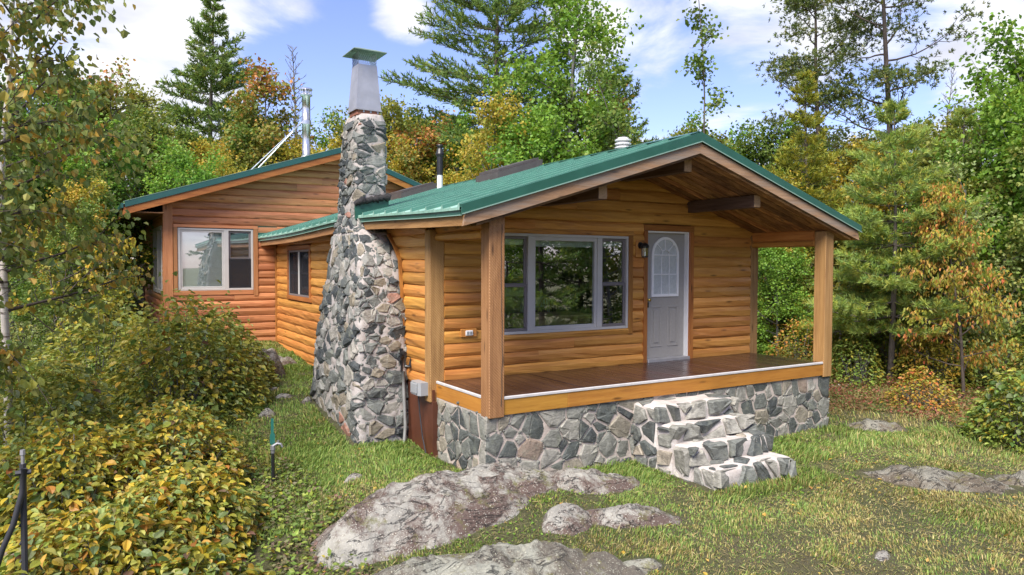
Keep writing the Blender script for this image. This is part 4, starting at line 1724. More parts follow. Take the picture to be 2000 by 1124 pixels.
for k in range(4):
    p, q = np.array(B[k]), np.array(B[(k + 1) % 4])
    nw = 9
    for i in range(-3, nw):
        for sg in (1, -1):
            a0, a1 = i / nw, (i + 3.0) / nw
            za, zc_ = 4.545, 4.735
            lo, hi = max(a0, 0), min(a1, 1)
            if hi <= lo:
                continue
            t0, t1 = (lo - a0) / (a1 - a0), (hi - a0) / (a1 - a0)
            if sg < 0:
                f0, f1 = 1 - lo, 1 - hi
            else:
                f0, f1 = lo, hi
            P0, P1 = p + (q - p) * f0, p + (q - p) * f1
            ms.tube([(P0[0], P0[1], za + (zc_ - za) * t0), (P1[0], P1[1], za + (zc_ - za) * t1)], 0.0028, 3, False)
ms.build('spark_mesh', M['galv'], ch)
cp = MB()
zc0 = 4.742
o_ = [(-0.86, 1.75), (-0.34, 1.75), (-0.34, 2.30), (-0.86, 2.30)]
i_ = [(-0.74, 1.89), (-0.46, 1.89), (-0.46, 2.18), (-0.74, 2.18)]
V = [(x, y, zc0 - 0.02) for x, y in o_] + [(x, y, zc0 + 0.03) for x, y in i_] + [(x, y, zc0 - 0.008) for x, y in o_] + [(x, y, zc0 + 0.045) for x, y in i_]
F = [(0, 4, 5, 1), (1, 5, 6, 2), (2, 6, 7, 3), (3, 7, 4, 0), (4, 7, 6, 5)]
F2 = [tuple(q + 8 for q in f[::-1]) for f in F]
F3 = [(0, 1, 9, 8), (1, 2, 10, 9), (2, 3, 11, 10), (3, 0, 8, 11)]
cp.add(V, F + F2 + F3)
cp.build('chimney_cap', M['cap_green'], ch)
# flashing and tar where the roof meets the shaft
fl = MB()
fl.prism([(-0.80, SHY0 + 0.03, 2.145 + 0.09), (-0.33, SHY0 + 0.03, 2.295 + 0.08), (-0.33, SHY0 - 0.17, 2.30 + 0.085), (-0.80, SHY0 - 0.17, 2.15 + 0.10)], (0, 0, 0.012))
fl.prism([(-0.86, SHY0 - 0.03, 2.20), (-0.34, SHY0 - 0.03, 2.33), (-0.34, SHY0 - 0.03, 2.52), (-0.86, SHY0 - 0.03, 2.44)], (0, 0.05, 0))
fl.build('flashing', M['green_trim'], ch)
tr_ = Arr()
tp = []
rT = np.random.default_rng(3)
for a in np.linspace(0, 1, 22):
    tp.append((-0.87 + 0.55 * a, SHY0 - 0.035 + rT.normal(0, .008), 2.45 + 0.11 * a + rT.normal(0, .012)))
tr_.tube(np.array(tp), 0.038 + np.abs(rT.normal(0, 0.014, 22)), 7)
me = tr_.mesh('tar_seal', M['tar'], True)
link(bpy.data.objects.new('tar_seal', me), ch)

# ---- the taller rear wing
rw = holder('rear_wing_wall', CAB)
WY = 8.6
WRX, WRZ = 1.03, 4.10


def wz(x):
    return WRZ - 0.328 * (WRX - x) if x < WRX else WRZ - 0.365 * (x - WRX)


def wcut(z):
    return WRX - (WRZ + 0.02 - z) / 0.328, WRX + (WRZ + 0.02 - z) / 0.365


WWIN = (-2.60, -0.82, 0.84, 2.40)
mb = MB()
sheathing(mb, 0, -2.78, 5.4, -0.8, 2.45, WY + 0.03, WY + 0.12, [(-2.51, -0.93, 0.94, 2.325)])
mb.prism([(-2.78, WY + .03, 2.45), (5.4, WY + .03, 2.45), (WRX, WY + .03, WRZ + .05), (-2.78, WY + .03, wz(-2.78) + .05)], (0, .09, 0))
mb.build('sheathing', M['plywood'], rw)
z, k = -0.50, 0
while z < 4.0:
    lo, hi = wcut(z)
    a, b = max(-2.62, lo), min(5.2 if z > 2.0 else -0.42, hi)
    for p, q in spans(a, b, z + CO / 2, [WWIN]):
        c1 = p + (q - p) * (0.3 + 0.45 * ((k * 29 % 13) / 13))
        cuts = [p, c1, q] if q - p > 2.0 and k % 3 else [p, q]
        for a_, b_ in zip(cuts, cuts[1:]):
            log_piece(a_, b_ - (0.003 if b_ != q else 0), z, WY, 0, -1, M['wing_x'], rw, seed=k + 400, cut=wcut)
    z += CO
    k += 1
tb = MB()
tb.box(-2.595, -2.515, WY - .048, WY + .03, 0.93, 2.345, .005)
tb.build('trim_board', M['wing_z'], rw)
MB().box(-0.925, -0.825, WY - .048, WY + .03, 0.80, 2.40, .005).build('trim_board', M['wing_z'], rw)
tb = MB()
tb.box(-2.6, -0.825, WY - .05, WY + .03, 2.335, 2.40, .005)
tb.build('trim_board', M['wing_x'], rw)
MB().box(-2.6, -0.93, WY - .05, WY + .03, 0.84, 0.935, .005).build('trim_board', M['wing_x'], rw)
MB().box(-2.80, -2.605, WY - 0.05, WY + 0.14, -0.6, 2.95, .006).build('corner_post', M['wing_z'], rw)
# green apron where the low roof meets the wing
MB().box(-0.83, -0.40, WY - 0.028, WY + 0.0, 2.08, 2.40).build('apron_flashing', M['green_trim'], rw)
# its window: fixed light with a pale blind, dark double-hung beside it
w3 = holder('window', CAB)
fr = MB()
for a in ((-2.51, -0.93, 0.94, 0.985), (-2.51, -0.93, 2.28, 2.325)):
    fr.box(a[0], a[1], WY - .03, WY + .06, a[2], a[3], .004)
for a, b in ((-2.51, -2.455), (-0.975, -0.93), (-1.555, -1.46)):
    fr.box(a, b, WY - .031, WY + .06, 0.985, 2.28, .004)
fr.build('frame', M['vinyl'], w3)
mb = MB()
mb.box(-2.455, -1.555, WY - .015, WY + .05, 0.985, 1.03, .003).box(-2.455, -1.555, WY - .015, WY + .05, 2.235, 2.28, .003)
mb.box(-2.455, -2.415, WY - .016, WY + .05, 1.03, 2.235, .003).box(-1.60, -1.555, WY - .016, WY + .05, 1.03, 2.235, .003)
mb.build('glazing_bead', M['vinyl'], w3)
MB().box(-2.415, -1.60, WY + .005, WY + .011, 1.03, 2.235).build('pane', M['glass'], w3)
for z0, z1, yo in ((0.985, 1.66, 0.0), (1.63, 2.28, 0.016)):
    mb = MB()
    x0, x1, w = -1.46, -0.975, 0.045
    mb.box(x0, x1, WY + yo - .012, WY + yo + .012, z0, z0 + w, .003).box(x0, x1, WY + yo - .012, WY + yo + .012, z1 - w, z1, .003)
    mb.box(x0, x0 + w, WY + yo - .0125, WY + yo + .0125, z0 + w, z1 - w, .003).box(x1 - w, x1, WY + yo - .0125, WY + yo + .0125, z0 + w, z1 - w, .003)
    mb.build('sash', M['taupe'], w3)
    MB().box(x0 + w, x1 - w, WY + yo, WY + yo + .005, z0 + w, z1 - w).build('pane', M['glass'], w3)
MB().box(-1.455, -0.98, WY - 0.024, WY - 0.022, 0.99, 1.66).build('screen', M['screen'], w3)
for x0, x1, mt in ((-2.41, -1.60, 'blind'), (-1.42, -1.02, 'taupe')):
    V, F = [], []
    zq = 1.03
    i = 0
    while zq < 2.24:
        b = len(V)
        V += [(x0, WY + 0.045, zq), (x1, WY + 0.045, zq), (x1, WY + 0.065, zq + 0.031), (x0, WY + 0.065, zq + 0.031)]
        F.append((b, b + 1, b + 2, b + 3))
        zq += 0.027
    o = MB().add(V, F).build('blind', M[mt], w3)
    o['kind'] = 'stuff'
mb = MB()
mb.box(-2.5, -0.94, WY + 0.12, WY + 0.14, 0.94, 2.32)
mb.build('dark_lining', M['dark_fabric'], w3)
# wing side wall facing -x
MB().box(-2.75, -2.66, WY + .14, 14.2, -0.8, 2.85).build('wing_side_sheathing', M['plywood'], CAB)
ws = holder('wing_side_wall', CAB)
z = -0.33
k = 0
while z < 2.8:
    for p, q in spans(WY + 0.14, 14.2, z + CO / 2, [(8.95, 11.0, 0.84, 2.40)]):
        log_piece(p, q, z, -2.75, 1, -1, M['wing_y'], ws, seed=k + 600)
    z += CO
    k += 1
w4 = holder('window', CAB)
fr = MB()
fr.box(-2.80, -2.70, 8.95, 9.05, 0.86, 2.38, .004).box(-2.80, -2.70, 10.9, 11.0, 0.86, 2.38, .004).box(-2.801, -2.70, 9.05, 10.9, 0.86, 0.94, .004).box(-2.801, -2.70, 9.05, 10.9, 2.3, 2.38, .004)
fr.box(-2.80, -2.70, 9.9, 9.99, 0.94, 2.3, .004)
fr.build('frame', M['vinyl'], w4)
MB().box(-2.765, -2.76, 9.05, 9.9, 0.94, 2.3).build('pane', M['glass'], w4)
MB().box(-2.765, -2.76, 9.99, 10.9, 0.94, 2.3).build('pane', M['glass'], w4)
# wing roof
wr = holder('wing_roof', CAB)
YF = 8.2


def wpt(x, dz):
    return wz(x) + dz


for s, xa, mt in ((-1, -3.56, 'l'), (1, 5.3, 'r')):
    def slab_(name, mat, y0, y1, z0, z1, xa_=xa, xb_=WRX):
        V = []
        for x in (xa_, xb_):
            for y in (y0, y1):
                V += [(x, y, wz(x) + z0), (x, y, wz(x) + z1)]
        F = [(0, 2, 3, 1), (4, 5, 7, 6), (0, 1, 5, 4), (2, 6, 7, 3), (0, 4, 6, 2), (1, 3, 7, 5)]
        if xb_ > xa_:
            F = [f[::-1] for f in F]
        return MB().add(V, [f[::-1] for f in F] if xb_ > xa_ else F).build(name, mat, wr)
    slab_('roof_sheet', M['roof'], YF + 0.02, 15.0, 0.16, 0.19)
    slab_('rake_trim', M['teal_trim'], YF - 0.025, YF + 0.02, 0.095, 0.215, xa - 0.03 * (-s) * -1)
    slab_('drip_edge', M['drip_edge'], YF - 0.03, YF + 0.06, 0.216, 0.224, xa)
    slab_('barge_board', M['trim_x'], YF - 0.005, YF + 0.035, -0.055, 0.093)
    slab_('rake_soffit', M['soffit'], YF + 0.036, WY - 0.002, 0.06, 0.09)
    slab_('roof_deck', M['bark_dark'], WY + 0.0, 15.0, 0.07, 0.155)
MB().box(-3.56, -3.52, YF + .035, 15.0, wz(-3.54) - 0.06, wz(-3.54) + 0.14).build('eave_fascia', M['trim_y'], wr)
MB().box(-3.52, -2.8, YF + .036, 15.0, wz(-3.54) + 0.0, wz(-3.54) + 0.02).build('eave_soffit', M['soffit'], wr)
MB().box(-3.600, -3.56, YF - .02, 15.0, wz(-3.6) + 0.10, wz(-3.6) + 0.20).build('eave_trim', M['teal_trim'], wr)
# stainless stove pipe with two stays
sp = thing('stove_pipe', 'tall stainless stove pipe with two stays on the rear wing roof', 'stove pipe', (0.42, 9.0, 4.0))
st = MB()
px_, py_ = 0.42, 9.0
st.tube([(px_, py_, z) for z in (4.06, 4.96, 4.965, 5.0, 5.005, 5.62)], [0.098, 0.098, 0.108, 0.108, 0.098, 0.098], 18)
st.build('pipe', M['stainless'], sp, True)
MB().tube([(px_, py_, z) for z in (3.96, 4.12, 4.14, 4.18)], [0.22, 0.15, 0.125, 0.115], 18).build('storm_collar', M['galv'], sp, True)
cpx = MB()
cpx.tube([(px_, py_, z) for z in (5.60, 5.625, 5.64, 5.66)], [0.105, 0.15, 0.15, 0.11], 18)
cpx.tube([(px_, py_, z) for z in (5.74, 5.755, 5.785, 5.80)], [0.11, 0.15, 0.15, 0.12], 18)
for k in range(10):
    a = k * math.tau / 10
    cpx.tube([(px_ + .125 * math.cos(a), py_ + .125 * math.sin(a), 5.65), (px_ + .125 * math.cos(a), py_ + .125 * math.sin(a), 5.75)], 0.008, 4)
cpx.tube([(px_, py_, 5.65), (px_, py_, 5.75)], 0.07, 12)
cpx.build('rain_cap', M['stainless'], sp)
for dx, dy in ((-1.42, -0.25), (-1.16, 0.35)):
    b = (px_ + dx, py_ + dy)
    MB().tube([(px_ - 0.09, py_, 4.99), (b[0], b[1], wz(b[0]) + 0.2)], 0.014, 6).build('stay', M['stainless'], sp)
MB().tube([(px_, py_, 4.93), (px_, py_, 5.02)], 0.112, 18).build('stay_clamp', M['stainless'], sp)

# ------------------------------------------------------------------ small things on and round the cabin
t = thing('wall_lantern', 'small black wall lantern with clear glass beside the grey door', 'wall light', (3.10, -0.05, 1.78))
MB().box(3.03, 3.20, -0.062, -0.035, 1.66, 1.93, .004).build('mounting_block', M['log_x'], t)
b = MB()
b.tube([(3.115, -0.062, 1.845), (3.115, -0.085, 1.845)], [0.055, 0.045], 12)
b.tube([(3.115, -0.08, 1.85), (3.115, -0.14, 1.875), (3.115, -0.165, 1.86)], [0.016, 0.014, 0.014], 8)
b.tube([(3.115, -0.165, 1.80), (3.115, -0.165, 1.83), (3.115, -0.165, 1.865), (3.115, -0.165, 1.885)], [0.062, 0.066, 0.045, 0.012], 10)
b.tube([(3.115, -0.165, 1.655), (3.115, -0.165, 1.675)], [0.045, 0.055], 10)
for k in range(4):
    a = k * math.pi / 2 + .6
    b.tube([(3.115 + .048 * math.cos(a), -.165 + .048 * math.sin(a), 1.67), (3.115 + .052 * math.cos(a), -.165 + .052 * math.sin(a), 1.805)], 0.005, 4)
b.build('bracket', M['black'], t)
MB().tube([(3.115, -0.165, 1.676), (3.115, -0.165, 1.80)], [0.042, 0.046], 10).build('lamp_glass', glass_mat('lantern_glass', 0.25, 2.0), t)
MB().tube([(3.115, -0.165, 1.68), (3.115, -0.165, 1.74)], [0.014, 0.012], 8).build('bulb', M['white_paint'], t)

t = thing('power_outlet', 'pale outdoor outlet cover on a small wooden block low on the wall', 'outlet', (0.10, -0.05, 0.62))
MB().box(-0.02, 0.22, -0.058, -0.035, 0.565, 0.675, .004).build('mounting_block', M['log_x'], t)
MB().box(0.045, 0.155, -0.075, -0.058, 0.585, 0.655, .006).build('cover', M['white_paint'], t)
MB().box(0.06, 0.095, -0.079, -0.075, 0.6, 0.64, .002).build('flap', M['light_plastic'], t)
MB().box(0.105, 0.14, -0.079, -0.075, 0.6, 0.64, .002).build('flap', M['light_plastic'], t)

t = thing('meter_box', 'pale grey utility box at the foot of the corner post with a cable hanging below', 'utility box', (-0.5, 0.2, -0.15))
V = [(-0.455, 0.16), (-0.56, 0.16), (-0.585, 0.20), (-0.585, 0.42), (-0.545, 0.47), (-0.455, 0.47)]
MB().prism([(x, y - .12, -0.02) for x, y in V], (0, 0, -0.17)).build('housing', M['light_plastic'], t)
MB().box(-0.60, -0.586, 0.10, 0.30, -0.17, -0.03, .01).build('cover', M['light_plastic'], t)
MB().tube([(-0.52, 0.22, -0.17), (-0.50, 0.21, -0.45), (-0.485, 0.16, -0.75), (-0.47, 0.08, -0.98)], 0.009, 6).build('cable', M['black_rubber'], t)

t = thing('hose_bib', 'black valve with a grey hose bending down the chimney side', 'tap', (-0.5, 0.80, 0.1))
b = MB()
b.tube([(-0.52, 0.80, 0.02), (-0.52, 0.80, 0.36)], [0.022, 0.026], 8)
b.tube([(-0.47, 0.86, 0.22), (-0.58, 0.74, 0.22)], 0.03, 8)
b.tube([(-0.52, 0.74, 0.30), (-0.52, 0.66, 0.30)], [0.04, 0.03], 8)
b.tube([(-0.50, 0.70, 0.12), (-0.44, 0.66, 0.12), (-0.44, 0.66, 0.26)], [0.028, 0.03, 0.03], 8)
b.build('valve', M['black'], t)
MB().tube([(-0.52, 0.72, 0.05), (-0.525, 0.70, -0.2), (-0.53, 0.66, -0.45), (-0.535, 0.62, -0.7), (-0.56, 0.60, -0.9), (-0.62, 0.58, -1.0), (-0.72, 0.55, -1.0)], 0.024, 8).build('hose', M['grey_hose'], t, True)

# ---- stone steps
stp = thing('stone_steps', 'rough fieldstone steps in white mortar climbing to the porch edge', 'steps', (2.5, -2.1, -1.12))
SP = [(-0.27, -1.83, 1.84, 3.28), (-0.475, -2.08, 1.87, 3.32), (-0.68, -2.36, 1.90, 3.36), (-0.89, -2.70, 1.98, 3.38)]   # top, front, left, right
rP = np.random.default_rng(8)
V, Q = [], []
mbm = Arr()


def step_block(zt_, yf_, xl_, xr_, zb__, seed):
    """rounded, lumpy mortar block"""
    nx, ny, nz_ = 26, 14, 10
    y1 = -1.39
    P, Fq = [], []

    def sheet(fn, a, b):
        base = sum(len(p) for p in P)
        pts = np.array([fn(i / a, j / b) for i in range(a + 1) for j in range(b + 1)])
        P.append(pts)
        idx = np.arange((a + 1) * (b + 1)).reshape(a + 1, b + 1) + base
        Fq.append(np.stack([idx[:-1, :-1], idx[1:, :-1], idx[1:, 1:], idx[:-1, 1:]], -1).reshape(-1, 4))
    sheet(lambda u, v: (xl_ + (xr_ - xl_) * u, yf_ + (y1 - yf_) * v, zt_), nx, ny)
    sheet(lambda u, v: (xl_ + (xr_ - xl_) * u, yf_, zb__ + (zt_ - zb__) * v), nx, nz_)
    sheet(lambda u, v: (xl_, y1 + (yf_ - y1) * u, zb__ + (zt_ - zb__) * v), ny, nz_)
    sheet(lambda u, v: (xr_, yf_ + (y1 - yf_) * u, zb__ + (zt_ - zb__) * v), ny, nz_)
    P_ = np.concatenate(P)
    c = np.array(((xl_ + xr_) / 2, (yf_ + y1) / 2, (zt_ + zb__) / 2))
    # round the arrises
    r = 0.05
    dx = np.minimum(P_[:, 0] - xl_, xr_ - P_[:, 0])
    dy = P_[:, 1] - yf_
    dz = zt_ - P_[:, 2]
    near = np.sort(np.stack([dx, dy, dz], -1), axis=1)
    e = np.clip(1 - near[:, 1] / r, 0, 1) ** 2
    dirn = P_ - np.array([c[0], c[1], c[2]])
    pull = np.stack([-np.sign(dirn[:, 0]) * (dx < r), (dy < r) * 1.0, -1.0 * (dz < r)], -1)
    P_ = P_ + pull * (e * r * 0.30)[:, None]
    w = np.stack([fbm(P_ * 4.2 + 9.1 * q, 4, seed + q) for q in range(3)], -1) * np.array([.034, .036, .026])
    P_ = P_ + w
    mbm.add(P_, np.concatenate(Fq))


for q, (zt_, yf_, xl_, xr_) in enumerate(SP):
    step_block(zt_, yf_, xl_, xr_, -1.3, 31 + 7 * q)
me = mbm.mesh('mortar', M['mortar_steps'], True)
link(bpy.data.objects.new('mortar', me), stp)
prev = -1.39
for q, (zt_, yf_, xl_, xr_) in enumerate(SP):
    zlow = SP[q + 1][0] if q < 3 else -1.22
    W_ = xr_ - xl_
    ff = flat_face((xl_ - 0.03, yf_ - 0.002, zlow - 0.03), (1, 0, 0), (0, 0, 1), (0, -1, 0))
    for poly in cells(W_ + 0.06, zt_ - zlow + 0.075, 7, rP, 1.1, 0.045, 0.75):
        link(bpy.data.objects.new('stone', stone_mesh(poly, ff, rP, rP.uniform(.025, .07), M['stone_steps'], tilt=.2, rough=.5)), stp)
    dpt = prev - yf_
    ft = flat_face((xl_, yf_, zt_ + 0.002), (1, 0, 0), (0, 1, 0), (0, 0, 1))
    cs = cells(W_, dpt, 8, rP, 1.6, 0.10, 0.7)
    for poly in cs:
        if rP.random() < 0.5:
            link(bpy.data.objects.new('stone', stone_mesh(poly, ft, rP, rP.uniform(.012, .030), M['stone_steps'], tilt=.05)), stp)
    for xs_, sgn in ((xl_ - 0.002, -1), (xr_ + 0.002, 1)):
        f2 = flat_face((xs_, prev, -1.22), (0, -1, 0), (0, 0, 1), (sgn, 0, 0))
        hh_ = zt_ + 1.22
        for poly in cells(dpt, hh_, max(3, int(dpt * hh_ * 24)), rP, 1.2, 0.03, 0.65):
            link(bpy.data.objects.new('stone', stone_mesh(poly, f2, rP, rP.uniform(.015, .04), M['stone_steps'], tilt=.1)), stp)
    prev = yf_

# ---- furniture behind the big window
t = thing('dining_table', 'long pale pine table behind the big porch window', 'table', (1.8, 0.95, 0.0))
MB().box(0.95, 2.72, 0.55, 1.35, 0.715, 0.75, .006).build('tabletop', M['pine_furniture'], t)
b = MB().box(1.02, 2.65, 0.61, 0.64, 0.60, 0.715).box(1.02, 2.65, 1.27, 1.30, 0.60, 0.715)
b.build('apron', M['pine_furniture'], t)
for x in (1.03, 2.58):
    for y in (0.60, 1.24):
        b = MB()
        b.tube([(x + .03, y + .03, z) for z in (0, .1, .2, .45, .55, .62, .715)], [.022, .03, .024, .036, .028, .04, .04], 8)
        b.build('leg', M['pine_furniture'], t)


def windsor(x, y, rz, label):
    t = thing('dining_chair', label, 'chair', (x, y, 0.0), 'bow-back wooden chairs at the pine table')
    c, s = math.cos(rz), math.sin(rz)

    def T(p):
        return (x + p[0] * c - p[1] * s, y + p[0] * s + p[1] * c, p[2])
    b = MB()
    rim_ = [T((.21 * math.cos(a), .20 * math.sin(a), .45)) for a in np.linspace(0, math.tau, 15)[:-1]]
    b.prism(rim_, (0, 0, -.035))
    b.build('seat', M['pine_furniture'], t)
    bow = [T((-.19 * math.cos(a), .16 + .10 * math.sin(a), .45 + .52 * math.sin(a) ** .8)) for a in np.linspace(0, math.pi, 15)]
    MB().tube(bow, 0.014, 6).build('backrest', M['pine_furniture'], t)
    sp_ = MB()
    for u in np.linspace(-.7, .7, 6):
        h = math.sqrt(max(0, 1 - u * u)) ** .8
        sp_.tube([T((.12 * u, .165, .45)), T((.19 * u, .16 + .1 * h, .45 + .51 * h))], .007, 5)
    sp_.build('spindle', M['pine_furniture'], t)['kind'] = 'stuff'
    for sx in (-1, 1):
        for sy in (-1, 1):
            MB().tube([T((.12 * sx, .12 * sy, .42)), T((.2 * sx, .2 * sy, .0))], [.018, .014], 6).build('leg', M['pine_furniture'], t)


windsor(1.25, 1.45, 0.0, 'bow-back wooden chair behind the left end of the pine table')
windsor(0.72, 1.45, 0.25, 'bow-back wooden chair seen through the narrow left-hand sash')
windsor(2.52, 1.50, -0.25, 'bow-back wooden chair behind the right end of the pine table')
t = thing('kitchen_stove', 'white kitchen stove in the dim room behind the window', 'stove', (3.3, 3.3, 0))
MB().box(2.95, 3.65, 3.2, 3.8, 0.0, 0.9, .01).box(2.95, 3.65, 3.74, 3.8, 0.9, 1.1, .01).build('body', M['white_paint'], t)
MB().box(3.02, 3.58, 3.185, 3.2, 0.25, 0.7, .005).build('door', M['black'], t)
MB().tube([(3.05, 3.16, 0.75), (3.55, 3.16, 0.75)], 0.012, 6).build('handle', M['stainless'], t)

# ---- green-staked standpipe and black post
sx_, sy_ = -2.42, 0.18
g0 = gz(sx_, sy_)
t = thing('standpipe', 'black yard standpipe with a grey tap and a green metal stake', 'standpipe', (sx_, sy_, g0))
MB().tube([(sx_, sy_, g0 - .1), (sx_, sy_, g0 + .36)], 0.021, 8).build('pipe', M['black'], t)
b = MB().tube([(sx_, sy_, g0 + .35), (sx_, sy_, g0 + .385), (sx_, sy_, g0 + .39), (sx_, sy_, g0 + .44)], [0.026, 0.026, 0.034, 0.03], 8)
b.tube([(sx_ - .01, sy_, g0 + .43), (sx_ + .05, sy_ - .02, g0 + .465), (sx_ + .085, sy_ - .04, g0 + .455), (sx_ + .10, sy_ - .05, g0 + .42)], [.016, .018, .015, .013], 8)
b.tube([(sx_ + .06, sy_ - .02, g0 + .46), (sx_ + .06, sy_ - .02, g0 + .50)], .014, 6)
b.build('tap', M['tap'], t)
b = MB().box(sx_ - .016, sx_ + .016, sy_ + .022, sy_ + .027, g0 - .05, g0 + .76).box(sx_ - .003, sx_ + .003, sy_ + .027, sy_ + .05, g0 - .05, g0 + .76)
b.prism([(sx_ - .03, sy_ + .02, g0 + .46), (sx_ + .03, sy_ + .02, g0 + .46), (sx_ + .03, sy_ + .02, g0 + .56), (sx_ + .01, sy_ + .02, g0 + .60), (sx_ - .01, sy_ + .02, g0 + .60), (sx_ - .03, sy_ + .02, g0 + .56)], (0, 0.003, 0))
b.build('stake', M['sign_green'], t)
bx, by = -4.74, -2.35
g0 = gz(bx, by)
t = thing('hose_post', 'black post with a black hose clamped near its top, among the yellow leaves', 'post', (bx, by, g0))
H0 = 0.10
b = MB().tube([(bx, by, g0 - .1), (bx, by, H0)], 0.021, 8)
for q in range(9):
    zq = g0 + 0.1 + q * 0.13
    b.tube([(bx - .028, by, zq), (bx - .016, by, zq + .02)], .008, 4)
b.build('post', M['black_rubber'], t)
MB().tube([(bx, by, H0 - .02), (bx, by, H0 + .06), (bx, by, H0 + .065), (bx, by, H0 + .10)], [.012, .012, .018, .016], 8).build('fitting', M['galv'], t)
MB().tube([(bx + .01, by - .03, H0 - .03), (bx - .005, by - .035, H0 - .2), (bx - .06, by - .03, H0 - .42), (bx - .13, by, H0 - .6), (bx - .2, by + .03, H0 - .85), (bx - .3, by + .05, H0 - 1.2)], .02, 8).build('hose', M['black_rubber'], t, True)
MB().tube([(bx - .045, by - .02, H0 - .06), (bx + .05, by - .02, H0 - .06)], .02, 6).build('clamp', M['black_rubber'], t)

# ------------------------------------------------------------------ rock outcrops
ROCKS = []


def outcrop(cx, cy, a, b, rot, h, label, mat, seed, power=2.2, amp=0.07, name='rock_outcrop', lobes=0.22, flat=0.0, res=(56, 132), sink=0.12, cat='rock outcrop', tilt=(0, 0)):
    c, s = math.cos(rot), math.sin(rot)
    nr, na = res
    th = np.arange(na) * 2 * np.pi / na
    Rm = 1 + lobes * fbm(np.stack([np.cos(th) * 1.6, np.sin(th) * 1.6, np.full(na, seed * 3.7)], -1), 3, seed)
    rr = np.linspace(0, 1, nr + 1)[1:]
    u = rr[:, None] * Rm[None, :] * np.cos(th)[None, :] * a
    v = rr[:, None] * Rm[None, :] * np.sin(th)[None, :] * b
    X, Y = cx + u * c - v * s, cy + u * s + v * c
    X, Y = np.append(X.ravel(), cx), np.append(Y.ravel(), cy)
    rad = np.append(np.repeat(rr, na), 0)
    prof = (1 - rad ** power)
    P = xyz(X, Y)
    P[:, 2] = seed
    ca, sa = math.cos(0.5), math.sin(0.5)
    Pr = np.stack([P[:, 0] * ca + P[:, 1] * sa, -P[:, 0] * sa + P[:, 1] * ca, P[:, 2]], -1)
    warp = fbm(P * 1.1, 3, seed + 4) * .5
    strata = Pr[:, 1] * 2.6 + warp * 2.2
    saw = strata - np.floor(strata)
    terr = np.where(saw < .85, saw / .85, (1 - saw) / .15) - .5
    ridg = 1 - np.abs(fbm(Pr * np.array([0.9, 3.2, 1]), 4, seed + 3)) * 1.6
    chip = np.round(fbm(P * 2.1, 2, seed + 8) * 4.0) / 4.0
    pf = prof ** .5
    hh = h * prof * (1 + 0.45 * fbm(P * 1.2, 3, seed + 1)) + amp * pf * (0.65 * terr + 0.8 * (ridg - 0.6) + 0.7 * chip) + amp * 0.45 * fbm(P * 6, 4, seed + 5) * prof ** .4 + amp * .2 * fbm(P * 15, 3, seed + 6) * prof ** .3
    hh = hh + prof ** .7 * ((X - cx) * tilt[0] + (Y - cy) * tilt[1])
    Z = ground(X, Y) + hh - sink * rad ** 3
    base = np.arange(nr - 1)[:, None] * na
    j = np.arange(na)[None, :]
    F = np.stack([base + j, base + na + j, base + na + (j + 1) % na, base + (j + 1) % na], -1).reshape(-1, 4)
    Fl = [list(f) for f in F] + [[len(X) - 1, q, (q + 1) % na] for q in range(na)]
    z0 = gz(cx, cy)
    V = np.stack([X - cx, Y - cy, Z - z0], -1)
    me = raw_mesh(name, V, Fl, mat, True)
    o = link(bpy.data.objects.new(name, me), None, (cx, cy, z0))
    tag(o, label, cat, 'bedrock showing through the lawn')
    ROCKS.append((cx, cy, a, b, rot))
    return o


def in_rock(x, y, f=0.9):
    m = np.zeros(len(x), bool)
    for cx, cy, a, b, rot in ROCKS:
        c, s = math.cos(rot), math.sin(rot)
        dx, dy = x - cx, y - cy
        u, v = (dx * c + dy * s) / a, (-dx * s + dy * c) / b
        m |= (u * u + v * v) < f * f
    return m


outcrop(-1.22, -1.72, 1.36, 0.72, 0.06, 0.28, 'broad grey and maroon rock hump before the near porch post', M['rock'], 3, 3.2, .095, tilt=(0.02, 0.07))
outcrop(-0.32, -1.62, 1.0, 0.46, -0.22, 0.19, 'pale rock ledge running up under the porch corner stones', M['rock'], 5, 2.2, .08)
outcrop(0.70, -1.90, 0.80, 0.40, -0.45, 0.13, 'dark sloping rock shoulder below the foundation wall', M['rock'], 9, 2.0, .06)
outcrop(-0.08, -2.60, 0.42, 0.30, 0.2, 0.12, 'small rounded grey rock between the two larger humps', M['rock'], 12, 2.6, .05, res=(20, 48))
outcrop(0.50, -2.82, 0.74, 0.27, -0.44, 0.09, 'long low pale rock slab lying in the grass', M['rock'], 15, 2.4, .06, res=(22, 60))
outcrop(-1.45, -3.24, 1.70, 0.72, -0.33, 0.33, 'pale lichen-covered rock nearest the camera at the bottom edge', M['rock_green'], 18, 2.3, .10)
outcrop(0.02, -3.55, 0.32, 0.16, -0.5, 0.06, 'small buff stone sunk in dry grass', M['rock_green'], 21, 2.0, .04, res=(16, 40))
outcrop(-1.75, 5.05, 0.62, 0.72, 0.5, 0.52, 'dark mossy boulder between the hazel bush and the side wall', M['rock_dark'], 24, 3.0, .16, name='mossy_boulder', cat='boulder')
outcrop(-1.05, 5.9, 0.50, 0.40, -0.2, 0.13, 'flat reddish rock behind the mossy boulder', M['rock'], 27, 2.2, .07, res=(20, 44))
outcrop(6.75, -1.75, 0.62, 0.34, -0.6, 0.10, 'low broken grey rock in the lawn beyond the steps', M['rock_weathered'], 30, 2.0, .07, res=(22, 60))
outcrop(4.95, -3.65, 1.25, 0.55, -0.72, 0.09, 'wide flat weathered rock patch in the dry grass', M['rock_weathered'], 33, 1.8, .07)
outcrop(6.1, -4.3, 0.8, 0.35, -0.7, 0.07, 'thin grey rock strip toward the forest side of the lawn', M['rock_weathered'], 35, 1.8, .06, res=(20, 50))
